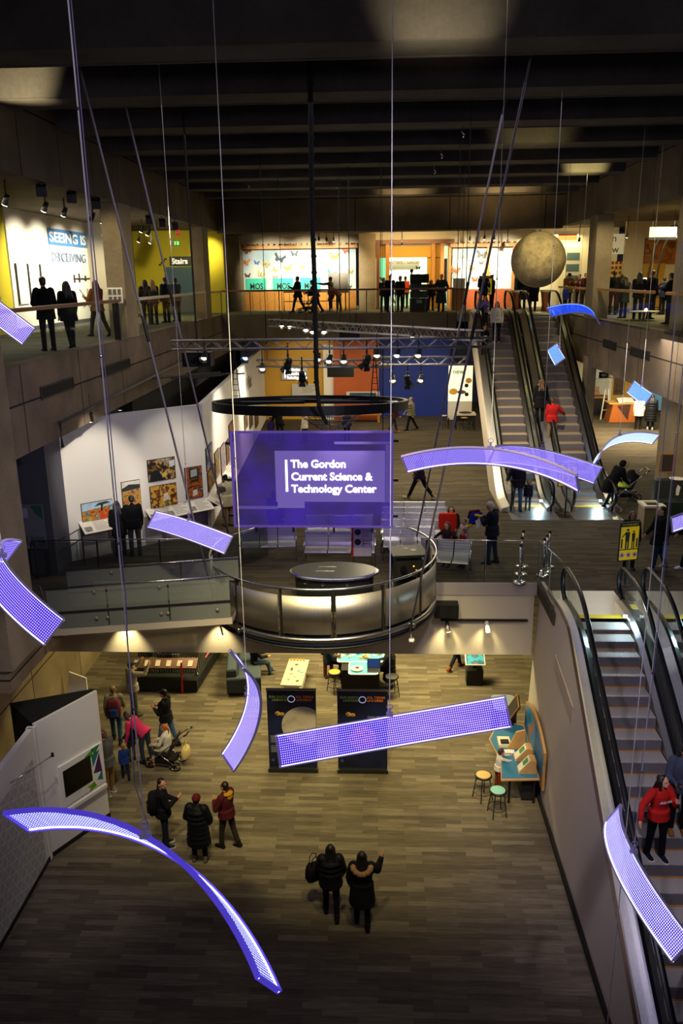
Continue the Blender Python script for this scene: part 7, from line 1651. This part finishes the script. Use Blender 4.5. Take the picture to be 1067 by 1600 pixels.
# butterfly walls
random.seed(5)
def wallpic(name, x0, x1, z0, z1, y):
    def sky():
        m, nt, b = newmat(name); N = nt.nodes; L = nt.links; p = pos_node(nt); no = N.new('ShaderNodeTexNoise'); no.inputs['Scale'].default_value = .5; L.new(p, no.inputs['Vector'])
        cr = N.new('ShaderNodeValToRGB'); e = cr.color_ramp.elements; e[0].position = .35; e[0].color = (*lin('8ca8b8'), 1); e[1].position = .65; e[1].color = (*lin('d8dcd4'), 1); L.new(no.outputs['Fac'], cr.inputs[0]); L.new(cr.outputs[0], b.inputs['Base Color']); b.inputs['Roughness'].default_value = .7; return m
    return MB().box((x0, y, z0), (x1, y + .08, z1)), sky()
def px_x(u, y): return aty(u, 430, y).x
def px_z(v, y): return aty(540, v, y).z
YB = 43.9
L0, L1 = px_x(370, YB), px_x(556, YB)
t = thing('butterfly_wall', 'long pale butterfly wall over a wooden dado, left of the garden entrance', 'wall display', (L0, YB, UP)); w_ = L1 - L0
mb, m_ = wallpic('butterfly_print', 0, w_, .95, 3.05, 0); mb.build('picture_panel', m_, t)
MB().box((0, -.05, 0), (w_, .08, .95)).build('dado', M['wood'], t); b = MB(); [b.box((x * w_ / 16, -.062, .02), (x * w_ / 16 + .02, -.05, .93)) for x in range(17)]; b.build('dado_batten', M['darkwood'], t)
MB().box((-.1, -.5, 3.05), (w_ + .1, .08, 3.22)).build('pergola_beam', M['wood'], t); b = MB(); [b.box((x * w_ / 22, -.7, 3.2), (x * w_ / 22 + .07, .05, 3.3)) for x in range(23)]; b.build('pergola_slat', M['wood'], t)
for u in (463 - 64, 441, 484):
    x = px_x(u, YB) - L0; b = MB().box((x - .5, -.07, .98), (x + .55, -.05, 1.62)); b.build('turquoise_label', mat('label_turquoise', '30b8a4', .5), t); text('lettering', 'MOS', .42, M['black'], t, (x - .3, -.075, 1.08), FRONT, .003, .01, 'LEFT', .8)
R0, R1 = px_x(706, YB), px_x(800, YB)
t2 = thing('butterfly_wall', 'pale butterfly wall behind wooden posts, right of the garden entrance', 'wall display', (R0, YB, UP)); w2 = R1 - R0
mb, m_ = wallpic('butterfly_print_b', 0, w2, .95, 3.0, 0); mb.build('picture_panel', m_, t2); MB().box((0, -.05, 0), (w2, .08, .95)).build('dado', M['orange'], t2)
MB().box((-.15, -.5, 3.0), (w2 + .1, .08, 3.18)).build('pergola_beam', M['wood'], t2); 
for x in (-.15, w2 * .58, w2): MB().box((x - .07, -.4, 0), (x + .07, -.26, 3.05)).build('post', M['wood'], t2)
b = MB(); [b.box((x * w2 / 12, -.6, 3.16), (x * w2 / 12 + .06, .05, 3.25)) for x in range(13)]; b.build('pergola_slat', M['wood'], t2)
def butterfly(label, u, v, c, s, rot=0):
    p = aty(u, v, YB - .04); t = thing('butterfly', label, 'butterfly', p, 0, 'butterflies on the walls'); t.rotation_euler = (0, rot, 0)
    for sg in (-1, 1):
        MB().prism([(0, 0, -.1 * s), (sg * .5 * s, 0, .45 * s), (sg * .62 * s, 0, .2 * s), (sg * .4 * s, 0, 0), (sg * .42 * s, 0, -.32 * s), (sg * .18 * s, 0, -.4 * s)], (0, -.02, 0)).build('wing', mat('wing_' + c, c, .6), t)
    MB().limb((0, -.02, -.2 * s), (0, -.02, .22 * s), .03 * s, .025 * s, 6).build('body', M['black'], t)
BF = [(383, 409, 'c06a28', 'orange', .42, .1), (387, 391, '7a4020', 'brown', .4, -.4), (401, 410, '3a4a9a', 'violet', .24, .2), (415, 412, 'c89a40', 'amber', .36, .5), (387, 430, '5a2c18', 'small chestnut', .26, 0), (408, 428, 'c8b070', 'straw', .34, .3), (437, 403, '18384c', 'big dark blue', .5, .3), (450, 418, 'c8b048', 'mustard', .4, -.3), (430, 421, 'b8a060', 'sand', .26, .6), (460, 396, '4a5a60', 'slate', .34, 0), (472, 416, 'd0c070', 'pale yellow', .3, .2), (430, 433, 'c07a40', 'copper', .22, 0), (522, 400, 'b89048', 'honey', .44, .2), (541, 391, 'b0481c', 'rust', .36, -.2), (518, 427, '2a8a80', 'teal', .42, .3), (547, 424, 'b8982c', 'ochre', .26, .1), (546, 447, '5a6a58', 'tiny green', .2, .3), (507, 411, 'a8a480', 'khaki', .26, -.2), (455, 443, 'c89858', 'tan', .2, 0),
      (711, 422, 'c86a28', 'bright orange', .42, .2), (753, 397, '5a5a58', 'grey', .5, .1), (752, 410, '6a5a4a', 'small taupe', .24, 0), (737, 419, 'b8862c', 'golden', .28, .4), (742, 436, 'c85a20', 'vermilion', .3, 0), (760, 428, 'c89048', 'apricot', .32, .2), (716, 438, '8a6a48', 'walnut', .24, .3), (724, 401, '90a0a0', 'pearl', .3, -.2)]
for u, v, c, nm, s, r in BF: butterfly(nm + ' butterfly on the ' + ('left' if u < 600 else 'right') + ' butterfly wall', u, v, c, s, r)
# garden entrance
t = thing('entrance_frame', 'brown timber frame around the butterfly garden entrance', 'frame', (px_x(592, 43.6), 43.6, UP)); w3 = px_x(690, 43.6) - px_x(592, 43.6)
for x in (-.05, w3 * .23 - .3, w3 * .86, w3): MB().box((x - .09, -.1, 0), (x + .09, .1, 3.3)).build('post', M['darkwood'] if x < 0 else M['wood'], t)
MB().box((-.25, -.14, 3.2), (w3 + .6, .14, 3.4)).build('top_beam', M['darkwood'], t); MB().prism([(0, -.05, 1.6), (.12, -.05, 1.6), (.9, -.05, .3), (.78, -.05, .3)], (0, .08, 0)).build('brace', M['darkwood'], t)
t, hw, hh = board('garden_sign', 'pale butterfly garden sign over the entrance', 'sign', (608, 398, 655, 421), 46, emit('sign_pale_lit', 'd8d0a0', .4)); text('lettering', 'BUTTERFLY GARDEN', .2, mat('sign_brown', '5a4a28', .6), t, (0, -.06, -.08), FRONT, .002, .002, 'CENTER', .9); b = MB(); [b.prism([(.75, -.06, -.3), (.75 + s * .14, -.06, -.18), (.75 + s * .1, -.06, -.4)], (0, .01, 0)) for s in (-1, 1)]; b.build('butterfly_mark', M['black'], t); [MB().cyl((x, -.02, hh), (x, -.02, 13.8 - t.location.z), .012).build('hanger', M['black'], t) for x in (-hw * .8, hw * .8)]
t, hw, hh = board('glass_case', 'lit greenhouse window inside the butterfly garden entrance', 'window', (592, 399, 606, 456), 48.98, emit('green_glow', '58b884', .9)); t2_, hw2, hh2 = board('counter_window', 'pale lit counter window below the butterfly garden sign', 'window', (608, 424, 650, 456), 48.98, emit('pale_glow', 'c8e4c0', 1.1)); board('light_strip_panel', 'narrow white light panel right of the butterfly garden sign', 'light', (656, 399, 664, 440), 48.98, emit('white_glow', 'e0f4f0', 1.8))
t, hw, hh = board('notice_board', 'dark framed notice on the ochre wall right of the entrance', 'notice', (690, 404, 698, 440), 44.0, M['darkwood'])
t = thing('equipment_stack', 'stack of black equipment cases with a camera on top in the back gallery', 'equipment', (aty(654, 480, 40.4).x, 40.4, UP))
for z0, z1, wd in ((0, .62, .42), (.64, .95, .4), (.97, 1.25, .38)): MB().box((-wd, -.3, z0), (wd, .3, z1)).build('case', M['black'], t)
MB().box((-.42, -.32, 1.32), (.45, .3, 1.72)).build('screen', M['matte'], t); MB().cyl((0, 0, 1.25), (0, 0, 1.32), .1).build('mount', M['black'], t); MB().box((-.12, -.31, .4), (.14, -.302, .55)).build('label', mat('case_label', '8a8894', .5), t); b = MB(); b.cyl((-.35, -.05, 1.72), (-.35, -.05, 1.8), .03); b.box((-.42, -.1, 1.8), (-.28, .1, 1.95)); b.build('camera', M['black'], t)
t = thing('lectern_board', 'grey notice lectern in front of the left butterfly wall', 'lectern', (aty(529, 480, 42).x, 42, UP)); MB().cbox((0, 0, 1.35), (1.0, .05, .95), 0, 0, -.15).build('board', mat('lectern_grey', '6a6660', .6), t); [MB().cyl((x, .05, 0), (x, .05, 1.0), .03).build('leg', M['gun'], t) for x in (-.35, .35)]
t = thing('barrier_rail', 'low grey barrier rail in the back gallery left of the lectern', 'rail', (aty(447, 480, 41.8).x, 41.8, UP)); MB().tube([(-.1, 0, 0), (-.1, 0, .95), (2.6, 0, .95), (2.6, 0, 0)], .03).build('rail', M['gun'], t); MB().tube([(-.1, 0, .5), (2.6, 0, .5)], .02).build('lower_rail', M['gun'], t)
# posters on the yellow wall at the left end of the back gallery
for px, cols, lb in (((322, 422, 340, 442), ('9ac0d8', 'c8dce4', '6a9cc0'), 'light blue poster on the yellow wall, upper left'), ((341, 422, 352, 442), ('3a78b0', '6aa0cc', '2a5a90'), 'medium blue poster on the yellow wall, upper right'), ((337, 473, 344, 485), ('3a6a8a', '5a8aa8', '2a4a68'), 'dark blue lower panel on the yellow wall, left'), ((346, 473, 353, 485), ('4a7898', '6a98b0', '3a5a78'), 'dark blue lower panel on the yellow wall, right')):
    t, hw, hh = board('poster', lb, 'poster', px, 43.88, M['paper'], .03); MB().box((-hw * .9, -.036, -hh * .9), (hw * .9, -.03, hh * .9)).build('print', picture('pr_' + lb[:8] + str(px[0]), cols, 2, px[0] * .1), t)
t, hw, hh = board('museum_sign', 'pale sign with a grey pattern on the yellow wall', 'sign', (326, 446, 338, 454), 43.88, mat('sign_cream', 'd8ccb0', .6), .03); b = MB(); [b.box((-hw * .7 + .09 * i, -.036, -.08), (-hw * .7 + .09 * i + .04, -.03, .1)) for i in range(6)]; b.build('pattern', mat('pattern_rose', 'a87870', .6), t)
t, hw, hh = board('museum_sign', 'red square sign with white rings on the yellow wall', 'sign', (341, 446, 350, 454), 43.88, mat('sign_red', 'c8281c', .5), .03); b = MB(); b.tube([(-.08 + .09 * math.cos(i * .5236), -.036, .09 * math.sin(i * .5236)) for i in range(12)], .02, 6, closed=True); b.box((.06, -.04, -.09), (.16, -.03, .09)); b.build('ring', M['white'], t)
# left gallery exhibit wall: big words and small frames
def seeing(label, body, u0, v0, size, m, bold, rev=None, name='wall_lettering'):
    pass
xw = -11.84
def onx(u, v): return atx(u, v, xw)
t = thing('exhibit_title', 'large blue exhibit title lettering on the bright white wall', 'lettering', (xw, onx(106, 385).y, onx(106, 385).z)); yc, zc = t.location.y, t.location.z
ya, za = onx(76, 382).y, onx(76, 382).z; yb, zb = onx(134, 384).y, onx(134, 360).z; z_t = onx(76, 356).z
MB().box((0, ya - yc, za - zc), (.015, yb - yc + .1, z_t - zc)).build('blue_band', mat('band_blue', '3a78b8', .6), t)
SIDE = (math.pi / 2, 0, math.pi / 2)
hgt = z_t - za; tl = mat('title_white', 'e8ecf0', .6); nv = mat('title_navy', '5a76a8', .6)
def fit(body, m, z, width, size, bold, y0):
    o = text('lettering', body, size, m, t, (.02, y0, z), SIDE, .004, bold); xs = [v.co.x for v in o.data.vertices]; o.scale = (width / (max(xs) - min(xs)), 1, 1); return o
fit('SEEING IS', tl, za - zc + hgt * .2, (yb - ya) * .97, hgt * .85, .012, ya - yc + .08)
zz = onx(80, 408).z - zc
wd = (yb - ya) * .95
fit('D', nv, zz, wd * .1, hgt * .8, .0, ya - yc + .15)
o = fit('E', nv, zz, wd * .09, hgt * .8, .0, ya - yc + .15 + wd * .225); o.scale.x *= -1
fit('CEIVING', nv, zz, wd * .7, hgt * .8, .0, ya - yc + .15 + wd * .245)
for k, u in enumerate((26, 45, 64)):
    a = onx(u, 440); t = thing('exhibit_board', ('first', 'second', 'third')[k] + ' dark edged white panel from the left on the bright exhibit wall', 'panel', (xw, a.y + .4, UP + .9), 0, 'dark edged panels'); MB().box((0, -.4, 0), (.05, .4, 1.25)).build('panel', M['paper'], t); MB().box((0, -.43, 0), (.06, -.4, 1.3)).build('dark_edge', M['black'], t)
t = thing('wire_sculpture', 'black rod and wire sculpture on the bright exhibit wall', 'sculpture', (xw + .02, onx(128, 440).y, UP + 1.7)); b = MB(); b.cyl((0, -.9, 0), (0, .9, 0), .03); b.cyl((0, -.3, -.15), (0, -.3, .2), .03); b.cyl((0, .4, -.1), (0, .4, .12), .03); b.cyl((0, -.85, -.15), (0, -.85, .15), .03); b.tube([(0, -.4, -.4), (0, .1, -.7), (0, .3, -1.0), (0, -.1, -1.1)], .015); b.tube([(0, .5, -.4), (0, .3, -.9), (0, .7, -1.2)], .015); b.build('rods', M['black'], t)
t = thing('window_lectern', 'small white six paned notice frame on a dark post by the near left column', 'lectern', (aty(180, 460, 23.2).x, 23.2, UP)); MB().box((-.1, -.05, 0), (.06, .05, 1.05)).build('post', M['matte'], t); MB().cbox((0, 0, 1.22), (.4, .05, .42), .2, 0, -.1).build('frame', M['paper'], t); b = MB(); [b.cbox((x, -.035 + .2 * x * 1.0, 1.22 + z), (.085, .02, .14), .2, 0, -.1) for x in (-.12, 0, .12) for z in (-.1, .1)]; b.build('pane', mat('pane_grey', '5a6058', .4), t)
t = thing('stair_sign', 'black hanging stairs sign with white letters on the yellow wall', 'sign', (aty(279, 408, 41.35).x - .25, 41.35, aty(279, 408, 41.2).z)); MB().box((-.2, 0, -.22), (1.2, .05, .22)).build('board', M['black'], t); text('lettering', 'Stairs', .36, emit('sign_letters', 'fff8e0', .8), t, (-.1, -.006, -.12), FRONT, .003, .012); b = MB(); [b.box((-.75 + .1 * i, 0, -.2 + .09 * i), (-.62 + .1 * i, .02, -.12 + .09 * i)) for i in range(4)]; b.build('stair_symbol', M['black'], t)
c, hw, hh = exit_dims((266, 376, 281, 384), 37); t = thing('exit_sign', 'green lit running man exit sign in the left gallery', 'sign', c); MB().box((-hw, 0, -hh), (hw, .06, hh)).build('box', M['black'], t); b = MB(); b.box((-hw * .1, -.01, -hh * .6), (hw * .15, 0, hh * .6)); b.box((hw * .4, -.01, -hh * .6), (hw * .85, 0, hh * .6)); b.build('green_light', emit('exit_green', '40ff40', 2.5), t); MB().cyl((0, .03, hh), (0, .03, 13.9 - c.z), .015).build('hanger', M['black'], t)
c, hw, hh = exit_dims((275, 359, 280, 368), 35); t = thing('exit_sign', 'red lit exit sign at the ceiling of the left gallery', 'sign', c); MB().box((-hw, 0, -hh), (hw, .06, hh)).build('box', emit('exit_red', 'c02818', .8), t); text('lettering', 'EXIT', .09, M['white'], t, (0, -.004, -.03), FRONT, .002, .002, 'CENTER'); MB().cyl((0, .03, hh), (0, .03, 13.9 - c.z), .015).build('hanger', M['black'], t)
# track lamps
def track_lamp(label, p, aim, lit=True, s=1.0, ceil=13.9, group='gallery track lamps'):
    t = thing('track_lamp', label, 'lamp', p, 0, group); d = (Vector(aim) - Vector(p)).normalized(); MB().cyl((0, 0, 0), (0, 0, ceil - p[2]), .018).build('stem', M['black'], t); MB().cyl(-d * .1 * s, d * .14 * s, .06 * s, .08 * s).build('head', M['black'], t); MB().cyl(d * .135 * s, d * .15 * s, .07 * s).build('lens', emit('lens_bright', 'fff0c8', 22) if lit else M['rubber'], t)
TL = [((10, 311), 20.0, 1, 'leftmost at the upper left edge'), ((71, 322), 22.5, 1, 'above the couple, dim one on the left'), ((101, 330), 24.5, 1, 'above the couple, bright one on the right'), ((145, 337), 28, 0, 'reddish one before the near column'), ((162, 343), 29, 1, 'close to the near column'), ((164, 363), 33, 1, 'low one beside the near column'), ((222, 357), 33.5, 1, 'first bright one past the near column'), ((232, 362), 34, 1, 'second bright one past the near column'), ((218, 373), 37, 1, 'lower bright one past the near column'), ((236, 375), 37.5, 1, 'lower right bright one past the near column'), ((343, 379), 42.5, 1, 'over the yellow wall with blue posters')]
for (u, v), y, l, lb in TL:
    p = aty(u, v, y); track_lamp('black gallery track lamp, ' + lb, p, p + Vector((-.6, .3, -1)), bool(l))
SB = [((65, 297), 17.5), ((112, 308), 19.5), ((150, 318), 22), ((233, 343), 29.5), ((253, 348), 32), ((273, 353), 34)]
for k, ((u, v), y) in enumerate(SB):
    p = atx(u, v, -7.35); t = thing('box_spotlight', ('first', 'second', 'third', 'fourth', 'fifth', 'sixth')[k] + ' black box spotlight from the left under the left roof beam', 'lamp', p, 0, 'box spotlights'); MB().cbox((0, 0, 0), (.22, .34, .2), .3, 0, .3).build('housing', M['black'], t); MB().cyl((0, 0, .05), (0, 0, BEAM - p.z), .02).build('stem', M['black'], t); MB().cbox((.05, -.16, -.07), (.18, .03, .16), .3, 0, .3).build('flap', M['gun'], t)
for k, (u, v, y) in enumerate(((521, 374, 41.5), (628, 380, 41.5), (757, 370, 42), (772, 371, 42), (793, 377, 42), (498, 372, 42), (510, 373, 42), (745, 372, 42), (734, 372, 42), (905, 374, 40), (980, 367, 36))):
    p = aty(u, v, y); track_lamp('small track lamp over the ' + ('left butterfly wall, right end' if u == 521 else 'garden entrance' if u == 628 else 'right butterfly wall, brightest left' if u == 757 else 'right butterfly wall, brightest middle' if u == 772 else 'right butterfly wall, lowest' if u == 793 else 'left butterfly wall, dark left of the cable' if u == 498 else 'left butterfly wall, dark right of the cable' if u == 510 else 'right butterfly wall, dark centre' if u == 745 else 'right butterfly wall, dark left' if u == 734 else 'moon globe shelves' if u == 905 else 'right gallery queue'), p, p + Vector((0, .6, -1)), u in (521, 628, 757, 772, 793, 905, 980), .75, 13.8 if u < 900 else 13.9)
# lamps seen over the photograph wall
for (u, v), y, lb in (((141, 650), 20.2, 'leftmost'), ((187, 633), 24.5, 'middle'), ((229, 625), 26, 'rightmost')):
    p = aty(u, v, y); track_lamp('black lamp above the photograph wall, ' + lb, p, p + Vector((-.2, .5, -1)), True, 1, 8.9, 'photograph wall lamps')
t = thing('lighting_pipe', 'long grey lighting pipe along the left balcony face', 'pipe', (-7.0, 20, 8.62)); MB().tube([(0, -2.4, -.55), (0, -2.4, .0), (0, 16, .25)], .04).build('pipe', mat('pipe_grey', '6a6460', .5, .3), t, True)
for k, (y0, y1, z) in enumerate(((26, 33, 8.3), (28.5, 34, 8.0), (31, 36, 7.7))):
    t = thing('roof_bar', ('nearest', 'middle', 'farthest')[k] + ' dark bar crossing above the photograph wall', 'bar', (-7.2, y0, z + .3)); MB().tube([(0, 0, 0), (1.9, 1.6, 0)], .03).build('bar', M['gun'], t)
# right gallery
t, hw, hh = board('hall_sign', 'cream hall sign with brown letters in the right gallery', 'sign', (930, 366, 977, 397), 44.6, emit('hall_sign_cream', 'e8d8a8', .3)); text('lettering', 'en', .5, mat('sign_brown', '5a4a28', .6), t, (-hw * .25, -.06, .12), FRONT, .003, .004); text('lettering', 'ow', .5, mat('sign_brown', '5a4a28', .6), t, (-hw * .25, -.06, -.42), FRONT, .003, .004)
t, hw, hh = board('ticket_poster', 'yellow poster with dark lettering below the hall sign', 'poster', (950, 409, 973, 440), 44.6, mat('poster_yellow', 'd8b858', .6)); b = MB(); [b.box((-hw * .6 + .2 * (i % 3), -.06, hh * .75 - .25 * (i // 3)), (-hw * .6 + .2 * (i % 3) + .12, -.05, hh * .75 - .25 * (i // 3) + .15)) for i in range(9)]; b.build('printed_block', mat('poster_red', '8a2c1c', .6), t)
t, hw, hh = board('banner', 'white and navy hanging banner at the top of the right gallery', 'banner', (1015, 355, 1056, 370), 33, M['white'], .04); MB().box((-hw, -.05, -hh - .1), (hw, 0, -hh)).build('navy_edge', M['navy'], t); [MB().cyl((x, -.02, hh), (x, -.02, 13.9 - t.location.z), .012).build('hanger', M['black'], t) for x in (-hw * .8, hw * .8)]
t, hw, hh = board('mural', 'orange and brown mural in the right gallery behind the arched stems', 'mural', (1008, 372, 1062, 412), 39.75, M['darkwood'], .04); MB().box((-hw * .95, -.05, -hh * .95), (hw * .95, -.04, hh * .95)).build('print', picture('mural_print', ('2a1c0c', '8a4a18', 'b0682c', '5a3a1c', 'c88a38'), 1.6, 7), t)
t, hw, hh = board('lit_screen', 'bright white lit screen above the queue in the right gallery', 'screen', (1003, 434, 1011, 443), 37, emit('screen_white', 'f4f8ff', 1.6), .04); MB().cyl((0, .02, -hh), (0, .02, UP - t.location.z), .03).build('post', M['black'], t)
t, hw, hh = board('glowing_panel', 'glowing cream arch panel above the mural in the right gallery', 'panel', (1026, 370, 1062, 388), 39.76, emit('cream_glow', 'fff0c8', 1.6), .05)
t = thing('arched_stems', 'two tall dark arched stems standing in the right gallery', 'sculpture', (aty(1012, 440, 36).x, 36, UP)); 
for dx, tp in ((0, 1.5), (.35, 1.7)): MB().tube([(dx, 0, 0), (dx, 0, 1.6), (dx + .12, 0, 2.6), (dx + .45, 0, 3.3), (dx + .9, 0, 3.5), (dx + tp, 0, 3.1)], .05).build('stem', M['black'], t, True)
t, hw, hh = board('orange_exhibit', 'orange exhibit panel low in the right gallery', 'panel', (1005, 412, 1032, 480), 39.78, M['ochre'], .1)
t = thing('reflector_table', 'small white table with a shining lamp behind the right gallery glass', 'table', (aty(1006, 488, 30.5).x, 30.5, UP)); MB().lathe([(0, .3), (.5, .3), (.52, .33), (0, .34)], n=24).build('tabletop', M['paper'], t); MB().cyl((0, 0, 0), (0, 0, .3), .05).build('leg', M['gun'], t); MB().ball((0, -.2, .38), .05).build('lamp', emit('lens_bright', 'fff0c8', 22), t)
t = thing('shelf_unit', 'white shelf unit with bright bays right of the moon globe', 'shelves', (aty(895, 400, 43.5).x, 43.5, UP)); MB().box((-.35, 0, 0), (.4, .4, 3.1)).build('carcass', M['cream'], t); [MB().box((-.3, -.01, z), (.34, .02, z + .36)).build('bay', mat('bay_teal', '3a5a5c', .4), t) for z in (1.2, 1.75, 2.3)]
t, hw, hh = board('orange_fascia', 'burnt orange fascia panel right of the moon globe', 'panel', (872, 366, 900, 374), 44.6, M['orange'], .2)
# drums by the head of the moving stairs
def drum(label, u, y, c):
    t = thing('hand_drum', label, 'drum', (aty(u, 480, y).x, y, UP), 0, 'hand drums'); MB().lathe([(0, 0), (.17, 0), (.14, .3), (.2, .75), (.23, .92), (0, .92)], n=24).build('shell', mat('drum_' + c, c, .45), t, True); MB().lathe([(.235, .86), (.25, .86), (.25, .95), (.235, .95), (0, .945)], n=24).build('head', M['cream'], t)
drum('red brown hand drum left of the black clad visitors under the moon', 805, 39.2, '8a3c24'); drum('copper banded hand drum right of the black clad visitors under the moon', 851, 39.3, 'a85a2c')
t = thing('side_desk', 'small desk with a lit notice at the right end of the entrance', 'desk', (aty(716, 480, 41).x, 41, UP)); MB().box((-.35, -.3, 0), (.35, .3, 1.0)).build('cabinet', M['wood'], t); MB().box((-.36, -.32, 1.0), (.36, .32, 1.04)).build('top', M['darkwood'], t); MB().box((-.28, -.1, 1.04), (.28, -.04, 1.5)).build('notice', M['paper'], t)
# lens-like hooks under the roof
for k, (u, v, y) in enumerate(((722, 206, 20.4), (689, 233, 23.8), (678, 262, 27.2), (387, 285, 30.4))):
    p = aty(u, v, y); p.z = JOIST; t = thing('ceiling_hook', 'small steel hook under a roof beam, ' + ('nearest of the right three', 'middle of the right three', 'farthest of the right three', 'alone at the left')[k], 'hook', p); MB().tube([(0, 0, 0), (0, 0, -.12), (.06, 0, -.18), (.02, 0, -.24)], .02).build('hook', M['chrome'], t)
# ------------------------------------------------------------------ finish
run_jobs()
